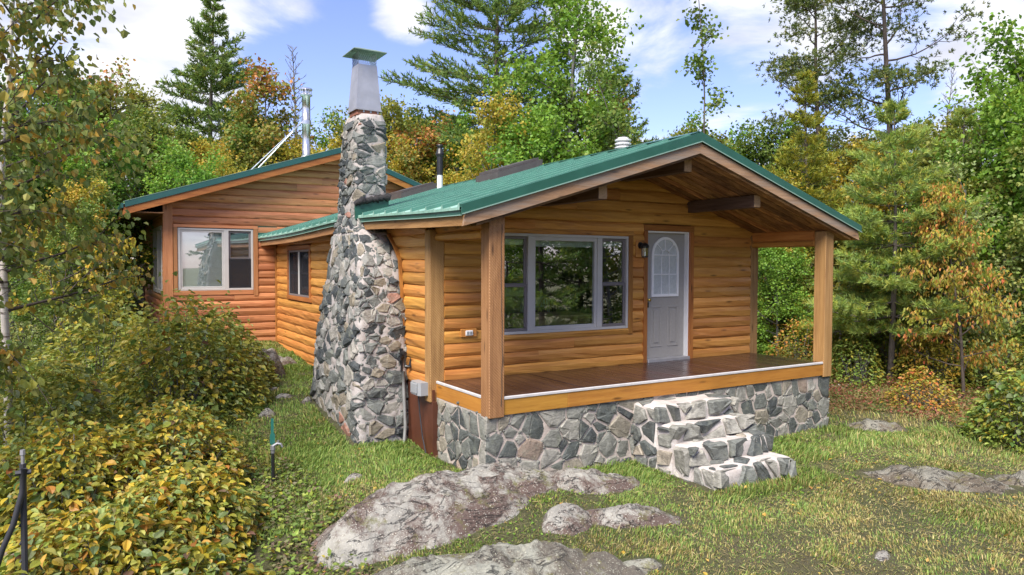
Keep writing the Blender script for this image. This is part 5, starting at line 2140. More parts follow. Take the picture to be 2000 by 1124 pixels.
outcrop(2.2, -4.6, 0.17, 0.11, 0.3, 0.03, 'small flat grey stone alone in the lawn', M['rock'], 39, 2.2, .04, res=(12, 30))
outcrop(1.35, -5.1, 0.35, 0.2, -0.3, 0.08, 'small dark rock at the lower edge of the lawn', M['rock'], 41, 2.2, .05, res=(14, 34))
outcrop(10.6, 2.2, 1.6, 0.7, -0.5, 0.16, 'rock ledge crusted with pale reindeer lichen by the forest edge', M['rock_green'], 44, 1.8, .12)
outcrop(8.3, 4.4, 1.2, 0.7, -0.2, 0.12, 'low bare rock in the clearing seen through the porch', M['rock_green'], 46, 1.8, .10)
for i_, (x, y, s_, lb) in enumerate(((-1.55, 3.15, .20, 'thin pale stone flake on the bank beside the chimney'), (-1.32, 2.75, .17, 'tilted buff stone flake lower on the bank'), (-1.95, 3.35, .24, 'grey wedge of stone under the bush edge'),
                                 (-1.62, 3.75, .15, 'dark lumpy stone below the mossy boulder'), (-0.86, 7.2, .26, 'pale flat stone close to the side wall'), (-2.0, 2.4, .2, 'flat grey stone half hidden at the bush foot'),
                                 (-1.6, -0.35, .18, 'small grey stone at the end of the big rock hump'))):
    outcrop(x, y, s_, s_ * .6, i_ * 1.1, .07, lb, M['rock'], 50 + i_, 2.4, .05, name='stone', res=(10, 22), cat='stone')

# ------------------------------------------------------------------ vegetation builders
PAL = {
    'green': [((0.080, 0.130, 0.027), 5), ((0.112, 0.165, 0.032), 5), ((0.06, 0.10, 0.024), 3), ((0.17, 0.195, 0.04), 2)],
    'fresh': [((0.10, 0.19, 0.025), 5), ((0.14, 0.23, 0.03), 4), ((0.075, 0.14, 0.022), 3), ((0.2, 0.24, 0.035), 1)],
    'olive': [((0.135, 0.155, 0.033), 5), ((0.185, 0.19, 0.037), 4), ((0.095, 0.115, 0.027), 3), ((0.26, 0.215, 0.04), 1)],
    'yellow': [((0.22, 0.20, 0.028), 5), ((0.31, 0.24, 0.03), 4), ((0.14, 0.16, 0.028), 4), ((0.36, 0.21, 0.035), 2)],
    'orange': [((0.24, 0.14, 0.03), 3), ((0.18, 0.16, 0.03), 4), ((0.28, 0.11, 0.03), 1), ((0.12, 0.15, 0.03), 6), ((0.09, 0.13, 0.03), 3)],
    'redtop': [((0.24, 0.10, 0.035), 3), ((0.28, 0.14, 0.035), 4), ((0.15, 0.165, 0.035), 5)],
    'cherry': [((0.19, 0.20, 0.03), 6), ((0.36, 0.17, 0.045), 4), ((0.13, 0.165, 0.028), 4), ((0.40, 0.115, 0.05), 2), ((0.30, 0.24, 0.035), 3)],
    'birch': [((0.11, 0.15, 0.042), 6), ((0.16, 0.185, 0.05), 5), ((0.22, 0.205, 0.045), 3), ((0.36, 0.19, 0.03), 2), ((0.075, 0.105, 0.034), 3)],
    'hazelmid': [((.20, .215, .045), 6), ((.28, .245, .04), 4), ((.13, .175, .038), 4), ((.20, .225, .09), 3), ((.34, .24, .035), 1.2)],
    'dark': [((0.03, 0.06, 0.016), 5), ((0.042, 0.078, 0.018), 5), ((0.06, 0.10, 0.022), 2)],
    'hazel': [((0.24, 0.235, 0.035), 6), ((0.38, 0.27, 0.035), 4), ((0.10, 0.15, 0.032), 4), ((0.18, 0.22, 0.08), 3), ((0.37, 0.17, 0.03), 1.4), ((0.15, 0.09, 0.05), .7)],
    'hazelgreen': [((0.13, 0.19, 0.035), 6), ((0.19, 0.23, 0.045), 4), ((0.08, 0.13, 0.03), 4), ((0.25, 0.25, 0.05), 2), ((0.36, 0.26, 0.035), 1)],
    'heath': [((0.24, 0.06, 0.05), 5), ((0.17, 0.085, 0.055), 4), ((0.09, 0.12, 0.03), 4), ((0.22, 0.13, 0.06), 2), ((0.11, 0.14, 0.035), 3)],
    'pale': [((0.15, 0.19, 0.06), 5), ((0.21, 0.24, 0.10), 4), ((0.10, 0.14, 0.04), 4), ((0.30, 0.27, 0.08), 1)],
    'pine': [((0.09, 0.145, 0.038), 5), ((0.125, 0.185, 0.045), 5), ((0.06, 0.10, 0.028), 3), ((0.18, 0.21, 0.05), 2)],
    'youngpine': [((0.17, 0.235, 0.062), 5), ((0.215, 0.275, 0.07), 5), ((0.27, 0.285, 0.06), 4), ((0.12, 0.18, 0.06), 3)],
    'mauve': [((.14, .09, .07), 4), ((.10, .12, .045), 5), ((.18, .11, .085), 2), ((.09, .13, .035), 5)],
    'yellowpine': [((0.18, 0.19, 0.028), 5), ((0.25, 0.23, 0.03), 4), ((0.11, 0.14, 0.025), 3)],
    'jack': [((0.065, 0.09, 0.028), 5), ((0.09, 0.118, 0.034), 5), ((0.14, 0.15, 0.04), 3), ((0.045, 0.065, 0.022), 2)],
}


def pick(r, n, pal, jit=0.18):
    P = PAL[pal] if isinstance(pal, str) else pal
    C = np.array([p[0] for p in P])
    w = np.array([p[1] for p in P], float)
    c = C[r.choice(len(P), n, p=w / w.sum())] * 1.5
    return c * (1 + r.normal(0, jit, (n, 1))).clip(.5, 1.6) * (1 + r.normal(0, .05, (n, 3)))


def unit(v):
    return v / (np.linalg.norm(v, axis=-1, keepdims=True) + 1e-9)


def leaf_quads(arr, c, d, nrm, L, W, col, fold=0.12):
    """rhombic leaves: base c, long axis d, face normal nrm"""
    d = unit(d)
    s = unit(np.cross(d, nrm))
    nn = np.cross(s, d)
    L = np.broadcast_to(L, (len(c),))[:, None]
    W = np.broadcast_to(W, (len(c),))[:, None]
    m = c + d * L * 0.42
    V = np.stack([c, m + s * W / 2 + nn * W * fold, c + d * L, m - s * W / 2 + nn * W * fold], 1)
    n = len(c)
    F = np.arange(n * 4).reshape(n, 4)
    arr.add(V.reshape(-1, 3), F, np.repeat(col, 4, 0))


def leaf_hex(arr, c, d, nrm, L, W, col, fold=0.18):
    """six-sided leaves folded along the midrib (two quads each), for what stands close"""
    d = unit(d)
    s = unit(np.cross(d, nrm))
    nn = np.cross(s, d)
    L = np.broadcast_to(L, (len(c),))[:, None]
    W = np.broadcast_to(W, (len(c),))[:, None]
    tip = c + d * L - nn * L * 0.10
    V = np.stack([c, c + d * L * .28 + s * W * .5 + nn * W * fold, c + d * L * .7 + s * W * .36 + nn * W * fold * .7, tip,
                  c + d * L * .7 - s * W * .36 + nn * W * fold * .7, c + d * L * .28 - s * W * .5 + nn * W * fold], 1)
    n = len(c)
    b = np.arange(n)[:, None] * 6
    F = np.concatenate([b + np.array([[0, 1, 2, 3]]), b + np.array([[0, 3, 4, 5]])])
    arr.add(V.reshape(-1, 3), F, np.repeat(col, 6, 0))


def needles(arr, c, d, r, n, L, W, pal, spread=0.75):
    """tufts: n thin blades fanning forward from each c along d (as thin quads)"""
    k = len(c)
    C = np.repeat(c, n, 0)
    D = unit(np.repeat(unit(d), n, 0) + r.normal(0, spread, (k * n, 3)) * 0.75)
    s = unit(np.cross(D, r.normal(0, 1, (k * n, 3))))
    ln = (L * r.uniform(.7, 1.2, (k * n, 1)))
    base = np.repeat(pick(r, k, pal, .16), n, 0) * r.uniform(.8, 1.2, (k * n, 1))
    w = W / 2
    V = np.stack([C - s * w * .5, C + s * w * .5, C + D * ln * .6 + s * w, C + D * ln], 1)
    F = np.arange(k * n * 4).reshape(-1, 4)
    arr.add(V.reshape(-1, 3), F, np.repeat(base, 4, 0))


def wander(r, p0, d0, L, n, bend=0.12, up=0.0):
    pts = [np.array(p0, float)]
    d = np.array(d0, float)
    d /= np.linalg.norm(d)
    for _ in range(n):
        d = d + r.normal(0, bend, 3) + np.array([0, 0, up])
        d /= np.linalg.norm(d)
        pts.append(pts[-1] + d * L / n)
    return np.array(pts)


def make_tree(name, trunk_arr, crown_arr, bark, leafmat, label, cat, loc, group=None, limbs=None, limbmat=None):
    t = thing(name, label, cat, loc, group)
    if limbs is not None:
        o = link(bpy.data.objects.new('limbs', limbs.mesh('limbs', limbmat or bark, True)), t, loc)
        o['kind'] = 'stuff'
    me = trunk_arr.mesh('trunk', bark, True)
    link(bpy.data.objects.new('trunk', me), t, loc)
    if crown_arr is not None:
        me = crown_arr.mesh('crown', leafmat)
        link(bpy.data.objects.new('crown', me), t, loc)
    return t


def deciduous(seed, h, base, spread, pal, nleaf, L, W, trunk_r=None, nb=16, shape='round', stems=1, lean=(0, 0), droop=0.25, top=None, sparse=0.0, flat=0.55, hexes=False, twig=0.22):
    """trunk, limbs and twigs with leaves set along the twigs; returns two Arr"""
    r = np.random.default_rng(seed)
    T, Cw, B = Arr(), Arr(), Arr()
    trunk_r = trunk_r or h * 0.012
    anchors, adir, aw = [], [], []
    for sidx in range(stems):
        off = np.array([0, 0, -0.15]) if stems == 1 else np.array([r.normal(0, .12), r.normal(0, .12), -0.15])
        d0 = np.array([lean[0] + (r.normal(0, .16) if stems > 1 else 0), lean[1] + (r.normal(0, .16) if stems > 1 else 0), 1.0])
        hh = h * (1 if sidx == 0 else r.uniform(.65, .95))
        tr = wander(r, off, d0, hh, 10, .045, .03)
        rad = np.linspace(trunk_r, trunk_r * .18, 11) * (1 if sidx == 0 else .75)
        T.tube(tr, rad, 7)
        nbi = max(5, int(nb / stems * (1.15 if stems > 1 else 1)))
        for b in range(nbi):
            u = base + (1 - base) * ((b + r.uniform(0, .9)) / nbi)
            k = u * 10
            i0 = min(9, int(k))
            p = tr[i0] + (tr[i0 + 1] - tr[i0]) * (k - i0)
            v = (u - base) / (1 - base)
            if shape == 'round':
                Lb = spread * (0.45 + 0.75 * math.sin(math.pi * min(1, v * .85 + .12)))
            elif shape == 'cone':
                Lb = spread * (1.05 - .85 * v)
            else:
                Lb = spread * (.9 - .45 * v)
            Lb *= r.uniform(.7, 1.2)
            az = b * 2.4 + r.normal(0, .5) + sidx * 1.7
            el = 0.25 + 0.75 * v + r.normal(0, .15)
            d = np.array([math.cos(az) * math.cos(el), math.sin(az) * math.cos(el), math.sin(el)])
            br = wander(r, p, d, Lb, 6, .13, .03)
            B.tube(br, np.linspace(max(.008, trunk_r * .42 * (1 - .6 * v)), .005, 7), 5)
            for q in range(2, 7):
                anchors.append(br[q])
                adir.append(br[q] - br[q - 1])
                aw.append(.6 if q < 4 else 1.0)
            ns = max(3, int(4 + Lb * 2.2))
            for s_ in range(ns):
                w = r.uniform(.25, 1)
                kk = min(5, int(w * 6))
                p2 = br[kk] + (br[kk + 1] - br[kk]) * (w * 6 - kk)
                dd = unit(br[kk + 1] - br[kk]) + r.normal(0, .65, 3) + np.array([0, 0, .1])
                tw = wander(r, p2, dd, Lb * r.uniform(.22, .5), 4, .16, -droop * .15)
                B.tube(tw, np.linspace(.007, .003, 5), 3)
                for q in range(1, 5):
                    anchors.append(tw[q])
                    adir.append(tw[q] - tw[q - 1])
                    aw.append(1.2)
    A, D, Wg = np.array(anchors), unit(np.array(adir)), np.array(aw)
    keep = r.random(len(A)) > sparse
    A, D, Wg = A[keep], D[keep], Wg[keep]
    # clump tone: whole twigs lean to one colour
    sel = r.choice(len(A), nleaf, p=Wg / Wg.sum())
    pos = A[sel] + r.normal(0, twig, (nleaf, 3)) * np.array([1, 1, .75])
    tone = pick(r, len(A), pal, .10)[sel]
    own = pick(r, nleaf, pal, .16)
    col = tone * .55 + own * .45
    if top is not None:
        zt = (pos[:, 2] / h - top[1]) / (1 - top[1])
        near = vnoise(pos * 0.9, seed) * .5 + zt * .7
        mk = (near > r.uniform(.45, .8, nleaf))
        col[mk] = pick(r, int(mk.sum()), top[0], .15)
    ax = unit(D[sel] * .5 + r.normal(0, .75, (nleaf, 3)) + np.array([0, 0, -droop * 2]))
    nr_ = unit(r.normal(0, 1, (nleaf, 3)) * (1 - flat) + np.array([0, 0, 1.0]) * flat + np.array([0, 0, .15]))
    ls = L * r.uniform(.7, 1.25, nleaf)
    (leaf_hex if hexes else leaf_quads)(Cw, pos, ax, nr_, ls, ls * W / L, col)
    return T, Cw, B


def conifer(seed, h, base, spread, pal, L=0.12, W=0.016, whorl=0.5, per=5, tw=12, tuft=8, irregular=.25, sweep=.5, trunk_r=None, dead=0.0, power=.85, lean=(0, 0), fan=.8, gaps=.08):
    r = np.random.default_rng(seed)
    T, Cw, B = Arr(), Arr(), Arr()
    trunk_r = trunk_r or h * .014
    tr = wander(r, (0, 0, -.15), (lean[0], lean[1], 1), h, 12, .018, .02)
    T.tube(tr, np.linspace(trunk_r, .012, 13), 8)
    nw = int(h * (1 - base) / whorl)
    pts, dirs = [], []
    for w in range(nw):
        u = base + (1 - base) * (w + r.uniform(0, .5)) / nw
        k = u * 12
        i0 = min(11, int(k))
        p = tr[i0] + (tr[i0 + 1] - tr[i0]) * (k - i0)
        v = (u - base) / (1 - base)
        Lw = spread * (1 - v) ** power + .12
        if v < .12:
            Lw *= .7 + 2.4 * v
        for b in range(per):
            if r.random() < gaps:
                continue
            az = b * math.tau / per + w * 1.1 + r.normal(0, .25)
            Lb = Lw * min(1.6, max(.35, 1 + irregular * r.normal(0, 1)))
            el = -.10 + .75 * v * v + r.normal(0, .10)
            d = np.array([math.cos(az) * math.cos(el), math.sin(az) * math.cos(el), math.sin(el)])
            n = 6
            br = [p]
            dd = d.copy()
            for q in range(n):
                dd = dd + np.array([0, 0, sweep * .16 * (q / n)]) + r.normal(0, .05, 3)
                dd /= np.linalg.norm(dd)
                br.append(br[-1] + dd * Lb / n)
            br = np.array(br)
            B.tube(br, np.linspace(max(.008, trunk_r * .26 * (1 - v)), .004, n + 1), 4)
            side = unit(np.cross(d, (0, 0, 1)))
            ntw = max(3, int(tw * Lb / spread + 3))
            for s_ in range(ntw):
                f = .18 + .82 * (s_ + r.uniform(0, 1)) / ntw
                kk = min(n - 1, int(f * n))
                q0 = br[kk] + (br[kk + 1] - br[kk]) * (f * n - kk)
                sg = 1 if s_ % 2 else -1
                dt = unit(d * .75 + side * sg * fan + np.array([0, 0, .22 + .3 * sweep * f]) + r.normal(0, .14, 3))
                lt = Lb * (.34 * (1.15 - f) + .10) * r.uniform(.7, 1.2)
                m = max(2, int(lt / (L * .55)) + 1)
                for g_ in np.linspace(.25, 1, m):
                    pts.append(q0 + dt * lt * g_)
                    dirs.append(dt + np.array([0, 0, .25]))
                if lt > .35:
                    B.tube(np.array([q0, q0 + dt * lt]), [.006, .003], 3)
            for q in range(3, n + 1):
                pts.append(br[q])
                dirs.append(br[q] - br[q - 1] + np.array([0, 0, .02]))
    pts.append(tr[-1])
    dirs.append(np.array([0, 0, 1.0]))
    needles(Cw, np.array(pts), np.array(dirs), r, tuft, L, W, pal)
    return T, Cw, B


def jackpine(seed, h, base, spread, pal='jack', L=.07, W=.016, tuft=9, nb=26, trunk_r=None, lean=(0, 0), clump=.34, per=26, droop=0.0):
    """tall bare-legged pine: crooked limbs that carry their needles in flat clumps at the ends"""
    r = np.random.default_rng(seed)
    T, Cw, B = Arr(), Arr(), Arr()
    trunk_r = trunk_r or h * .012
    tr = wander(r, (0, 0, -.15), (lean[0], lean[1], 1), h, 14, .03, .02)
    T.tube(tr, np.linspace(trunk_r, trunk_r * .2, 15), 8)
    P, D = [], []
    for b in range(nb):
        u = base + (1 - base) * (b + r.uniform(0, .9)) / nb
        k = u * 14
        i0 = min(13, int(k))
        p = tr[i0] + (tr[i0 + 1] - tr[i0]) * (k - i0)
        v = (u - base) / (1 - base)
        Lb = spread * (1.05 - .62 * v) * r.uniform(.5, 1.2)
        az = b * 2.4 + r.normal(0, .4)
        el = -.12 + .7 * v + r.normal(0, .18) - droop
        d = np.array([math.cos(az) * math.cos(el), math.sin(az) * math.cos(el), math.sin(el)])
        br = wander(r, p, d, Lb, 7, .2, .05)
        B.tube(br, np.linspace(max(.012, trunk_r * .3 * (1 - .5 * v)), .007, 8), 5)
        nt = int(4 + 5 * Lb / spread)
        if b < nb * .14:
            nt = 2
        for s_ in range(nt):
            f = r.uniform(.3, 1)
            kk = min(6, int(f * 7))
            q0 = br[kk] + (br[kk + 1] - br[kk]) * (f * 7 - kk)
            dt = unit(unit(br[kk + 1] - br[kk]) + r.normal(0, .6, 3) + np.array([0, 0, .3]))
            twg = wander(r, q0, dt, Lb * r.uniform(.2, .45), 3, .2, .1)
            B.tube(twg, [.010, .008, .006, .004], 4)
            c = twg[-1]
            pp = c + r.normal(0, 1, (per, 3)) * np.array([clump, clump, clump * .42]) * r.uniform(.55, 1.1)
            P.append(pp)
            D.append(unit(pp - c + np.array([0, 0, .16])))
    needles(Cw, np.concatenate(P), np.concatenate(D), r, tuft, L, W, pal, 1.0)
    return T, Cw, B


def deadtree(seed, h, spread, nb=60, base=.3):
    r = np.random.default_rng(seed)
    T = Arr()
    tr = wander(r, (0, 0, -.15), (0, 0, 1), h, 10, .02, .02)
    T.tube(tr, np.linspace(h * .011, .008, 11), 6)
    for b in range(nb):
        u = base + (1 - base) * (b / nb)
        k = u * 10
        i0 = min(9, int(k))
        p = tr[i0] + (tr[i0 + 1] - tr[i0]) * (k - i0)
        v = (u - base) / (1 - base)
        az = b * 2.4
        el = .15 + .7 * v + r.normal(0, .15)
        d = np.array([math.cos(az) * math.cos(el), math.sin(az) * math.cos(el), math.sin(el)])
        br = wander(r, p, d, spread * (1 - v) ** .7 * r.uniform(.5, 1.2) + .15, 4, .12, .08)
        T.tube(br, np.linspace(.017, .006, 5), 3)
        for s_ in range(4):
            q = r.integers(1, 4)
            twg = wander(r, br[q], unit(br[q + 1] - br[q]) + r.normal(0, .5, 3) + np.array([0, 0, .2]), spread * .3 * (1 - v) + .1, 2, .15, .05)
            T.tube(twg, [.009, .007, .005], 3)
    return T


# ---- leaf meshes for leaves that are objects of their own
def leaf_object_mesh(mat, i):
    L, W = 1.0, (0.66, 0.78, 0.58)[i % 3]
    f = 0.16
    V = [(0, 0, 0), (.18, W * .36, f * .5), (.45, W * .5, f * .8), (.76, W * .34, f * .5), (1, 0, -.12), (.76, -W * .34, f * .5), (.45, -W * .5, f * .8), (.18, -W * .36, f * .5), (.25, 0, .0), (.6, 0, 0.0)]
    F = [(0, 8, 1), (8, 2, 1), (8, 9, 2), (9, 3, 2), (9, 4, 3), (0, 7, 8), (8, 7, 6), (8, 6, 9), (9, 6, 5), (9, 5, 4)]
    return raw_mesh('leaf', V, [q[::-1] for q in F], mat)


LEAFMESH = {(m, i): leaf_object_mesh(LEAFMATS[m], i) for m in range(len(LEAFMATS)) for i in range(3)}


def leaf_objects(parent, pos, d, nrm, size, mats_, r):
    """each of these leaves is a child object; meshes are shared"""
    d = unit(d)
    s = unit(np.cross(nrm, d))
    nn = np.cross(d, s)
    org = np.array(_world_origin[parent.name])
    for i in range(len(pos)):
        o = bpy.data.objects.new('leaf', LEAFMESH[(int(mats_[i]), int(r.integers(0, 3)))])
        COL.objects.link(o)
        o.parent = parent
        k = float(size[i])
        a, b, c, p = d[i] * k, s[i] * k, nn[i] * k, pos[i] - org
        o.matrix_local = Matrix(((a[0], b[0], c[0], p[0]), (a[1], b[1], c[1], p[1]), (a[2], b[2], c[2], p[2]), (0, 0, 0, 1)))


def bush(seed, cx, cy, rx, ry, h, nleaf, L, pal, label, weights, n_obj=300, name='hazel_bush', stems=26, cat='bush', group='leafy bushes beside the lawn', flat=.72, zoff=0.0, arch=.25):
    r = np.random.default_rng(seed)
    z0 = gz(cx, cy)
    t = thing(name, label, cat, (cx, cy, z0), group)
    S = Arr()
    for s_ in range(stems):
        a = r.uniform(0, math.tau)
        q = math.sqrt(r.uniform(0, 1))
        ex, ey = math.cos(a) * rx * q * .85, math.sin(a) * ry * q * .85
        hz = h * (1 - .55 * q ** 2) * r.uniform(.7, 1.0)
        bx_, by_ = ex * .35, ey * .35
        gz0 = gz(cx + bx_, cy + by_) - z0
        pts = np.array([(bx_ + (ex - bx_) * u ** 1.3 + r.normal(0, .02), by_ + (ey - by_) * u ** 1.3 + r.normal(0, .02), gz0 - .05 + (hz - gz0) * u) for u in np.linspace(0, 1, 6)])
        S.tube(pts, np.linspace(.011, .004, 6), 5)
    me = S.mesh('stem', M['bark_grey'], True)
    o = link(bpy.data.objects.new('stem', me), t, (cx, cy, z0))
    o['kind'] = 'stuff'
    # leaves: mostly on the outside of the mound, in tiers
    n = nleaf
    a = r.uniform(0, math.tau, n)
    q = np.sqrt(r.uniform(0, 1, n))
    lump = 1 + .42 * fbm(np.stack([np.cos(a) * q * 2.2, np.sin(a) * q * 2.2, np.full(n, seed * 2.1)], -1), 3, seed)
    x, y = np.cos(a) * q * rx * lump, np.sin(a) * q * ry * lump
    surf = h * (1 - q ** 2.4 * .92) * (1 + .36 * fbm(np.stack([x * 1.7, y * 1.7, np.full(n, seed * 1.3)], -1), 3, seed + 2))
    depth = np.abs(r.normal(0, .26, n)) + (r.random(n) < .25) * r.uniform(0, .8, n)
    z = surf * (1 - np.clip(depth, 0, .95))
    shoot = r.random(n) < .06
    z = z + shoot * r.exponential(.11, n)
    wx, wy = cx + x, cy + y
    gnd = ground(wx, wy)
    z = np.maximum(gnd + .04, gnd * .35 + z0 * .65 + z + zoff)
    pos = np.stack([wx, wy, z], -1)
    out = unit(np.stack([x / rx, y / ry, np.zeros(n)], -1) + r.normal(0, .5, (n, 3)))
    d = unit(out * np.array([1, 1, .3]) + np.array([0, 0, -arch]) + r.normal(0, .25, (n, 3)))
    nrm = unit(r.normal(0, 1, (n, 3)) * (1 - flat) + np.array([0, 0, flat]))
    size = L * r.uniform(.45, 1.4, n)
    # which leaves show largest: near the camera, near the outside
    dist = np.linalg.norm(pos - CAM, axis=1)
    toward = ((CAM - pos) / dist[:, None] * unit(pos - np.array([cx, cy, z0]))).sum(1)
    score = size / dist * (1 + .5 * toward) * (1 - .8 * np.clip(depth, 0, 1))
    order = np.argsort(-score)
    big = order[:min(n_obj, n)]
    rest = order[min(n_obj, n):]
    if n_obj:
        mm = r.choice(len(LEAFMATS), len(big), p=np.array(weights) / sum(weights))
        leaf_objects(t, pos[big], d[big], nrm[big], size[big] * 1.1, mm, r)
    Cw = Arr()
    tone = pick(r, 60, pal, .08)
    cell_ = (vnoise(pos * 1.6, seed + 5) * 59).astype(int)
    col = tone[cell_] * .4 + pick(r, n, pal, .2) * .6
    leaf_hex(Cw, pos[rest] - np.array([cx, cy, z0]), d[rest], nrm[rest], size[rest], size[rest] * .66, col[rest])
    me = Cw.mesh('foliage', M['leaf'])
    o = link(bpy.data.objects.new('foliage', me), t, (cx, cy, z0))
    o['kind'] = 'stuff'
    return t


def at(x, y):
    return (x, y, gz(x, y))


def copy_tree(src, loc, rz, sc, label, group, name=None):
    c = src.copy()
    COL.objects.link(c)
    c.location = loc
    c.rotation_euler = (0, 0, rz)
    c.scale = (sc, sc, sc * random.uniform(.92, 1.1))
    c['label'] = label
    if group:
        c['group'] = group
    for chd in list(src.children):
        k = chd.copy()
        COL.objects.link(k)
        k.parent = c
    return c


# ------------------------------------------------------------------ trees one can tell apart
def plant(kind_name, TC, bark, mat, label, cat, x, y, group=None):
    return make_tree(kind_name, TC[0], TC[1], M[bark], M[mat] if mat else None, label, cat, at(x, y), group, TC[2])


plant('white_pine', conifer(41, 11.6, .10, 3.0, 'pine', L=.19, W=.05, whorl=.44, per=7, tw=20, tuft=6), 'bark', 'needle',
      'symmetrical dark green white pine standing alone behind the rear wing', 'pine tree', 0.15, 21.5)
make_tree('dead_spruce', deadtree(7, 9.2, 1.3, 70, .35), None, M['bark_grey'], None, 'bare dead spruce beside the stainless stove pipe', 'dead tree', at(2.7, 18.2))
plant('red_maple', deciduous(45, 7.2, .2, 1.5, 'orange', 7000, .13, .10, shape='round', top=('redtop', .84)), 'bark_grey', 'leaf',
      'young maple with rust-coloured top between the lone pine and the stove pipe', 'maple tree', 1.1, 16.4)
plant('white_pine', conifer(52, 14.6, .12, 4.0, 'pine', L=.20, W=.052, whorl=.55, per=7, tw=20, tuft=5, irregular=.34, sweep=.7, power=.62), 'bark_dark', 'needle',
      'very tall white pine with long upswept limbs behind the porch roof', 'pine tree', 8.75, 14.2)
plant('sugar_maple', deciduous(57, 11.4, .18, 1.9, 'fresh', 12500, .13, .115, nb=24, shape='round', top=('redtop', .93), flat=.45), 'bark_grey', 'leaf',
      'bright green maple in front of the tall pine, its branch tips turning orange', 'maple tree', 8.5, 9.6)
plant('paper_birch', deciduous(61, 6.2, .2, 1.15, 'yellow', 7000, .10, .075, nb=18, droop=.5), 'bark_grey', 'leaf',
      'yellowing birch showing over the low roof between vent pipe and green maple', 'birch tree', 5.3, 9.6)
plant('red_maple', deciduous(63, 8.6, .3, 1.2, 'green', 3600, .12, .10, nb=14, sparse=.3, top=('redtop', .55)), 'bark_grey', 'leaf',
      'thin maple with orange-red leaf clusters right of the bright green one', 'maple tree', 11.0, 11.0)
plant('white_pine', conifer(66, 9.4, .15, 2.2, 'pine', L=.17, W=.04, whorl=.5, per=6, tw=15, tuft=8, sweep=1.2), 'bark', 'needle',
      'smaller white pine with steeply raised tips above the white roof vent', 'pine tree', 12.9, 12.4)
plant('aspen', deciduous(71, 10.0, .18, 1.05, 'green', 5200, .115, .105, nb=34, shape='col', stems=3, sparse=.1, droop=.4, twig=.16, trunk_r=.05), 'bark', 'leaf',
      'slender see-through aspen rising over the porch ridge', 'aspen tree', 10.7, 5.9)
plant('jack_pine', jackpine(74, 11.2, .42, 2.6, 'jack', nb=25, per=26, clump=.30, L=.11, W=.034), 'bark_dark', 'needle',
      'tall jack pine with broad clumped crown, the left of the two bare-legged pines', 'pine tree', 15.4, 5.6)
plant('jack_pine', jackpine(79, 12.4, .36, 2.5, 'jack', nb=27, per=20, clump=.26, L=.11, W=.034, droop=.12), 'bark_dark', 'needle',
      'tall jack pine with drooping open limbs, the right of the two bare-legged pines', 'pine tree', 16.3, 3.7)
plant('young_pine', conifer(83, 6.1, .22, 1.75, 'youngpine', L=.13, W=.021, whorl=.27, per=8, tw=18, tuft=9, sweep=.9, irregular=.18, trunk_r=.075), 'bark', 'needle',
      'bushy young white pine with blue-green needles right of the porch post', 'pine tree', 10.5, .25)
plant('young_pine', conifer(85, 7.6, .2, 1.3, 'yellowpine', L=.13, W=.026, whorl=.33, per=7, tw=14, tuft=7, sweep=1.5, irregular=.2), 'bark', 'needle',
      'yellow-tinged young pine peering over the right roof edge', 'pine tree', 12.2, 3.6)
plant('young_pine', conifer(87, 6.6, .2, 1.5, 'youngpine', L=.13, W=.026, whorl=.34, per=7, tw=14, tuft=7, sweep=1.0), 'bark', 'needle',
      'fresh green young pine behind the cherry sapling', 'pine tree', 14.6, 1.0)
plant('cherry_sapling', deciduous(91, 4.3, .16, 1.35, 'cherry', 5200, .085, .04, nb=26, shape='cone', droop=.9, twig=.10, trunk_r=.035, hexes=True), 'bark_dark', 'leaf',
      'slim cherry sapling hung with orange and green drooping leaves', 'sapling', 10.35, -1.30)
plant('alder', deciduous(95, 8.6, .08, 1.15, [((.16, .21, .055), 5), ((.21, .24, .065), 4), ((.115, .165, .04), 3), ((.29, .26, .06), 1.5)], 13000, .09, .065, nb=34, shape='col', stems=3, twig=.16), 'bark_grey', 'leaf',
      'tall leafy alder closing the view at the far right', 'alder tree', 13.3, -1.75)
plant('alder', deciduous(97, 4.4, .08, 1.4, 'pale', 8000, .085, .06, nb=28, shape='col', stems=3, twig=.15), 'bark_grey', 'leaf',
      'lower pale-leaved alder behind the cherry sapling on the right', 'alder tree', 11.9, -.35)
make_tree('dead_spruce', deadtree(99, 10.0, 1.0, 50, .4), None, M['bark_grey'], None, 'spindly grey spruce top in the gap right of the jack pines', 'dead tree', at(25.0, 7.2))
# the birch that leans into the picture on the left
TC = deciduous(103, 7.2, .30, 1.9, 'birch', 4600, .085, .07, trunk_r=.055, nb=30, shape='col', stems=1, lean=(.012, 0), droop=.8, twig=.13, hexes=True, flat=.3)
make_tree('leaning_birch', TC[0], TC[1], M['birch'], M['leaf'], 'white-barked birch with yellowing leaves at the left edge', 'birch tree', at(-5.16, 1.95), None, TC[2], M['bark_dark'])

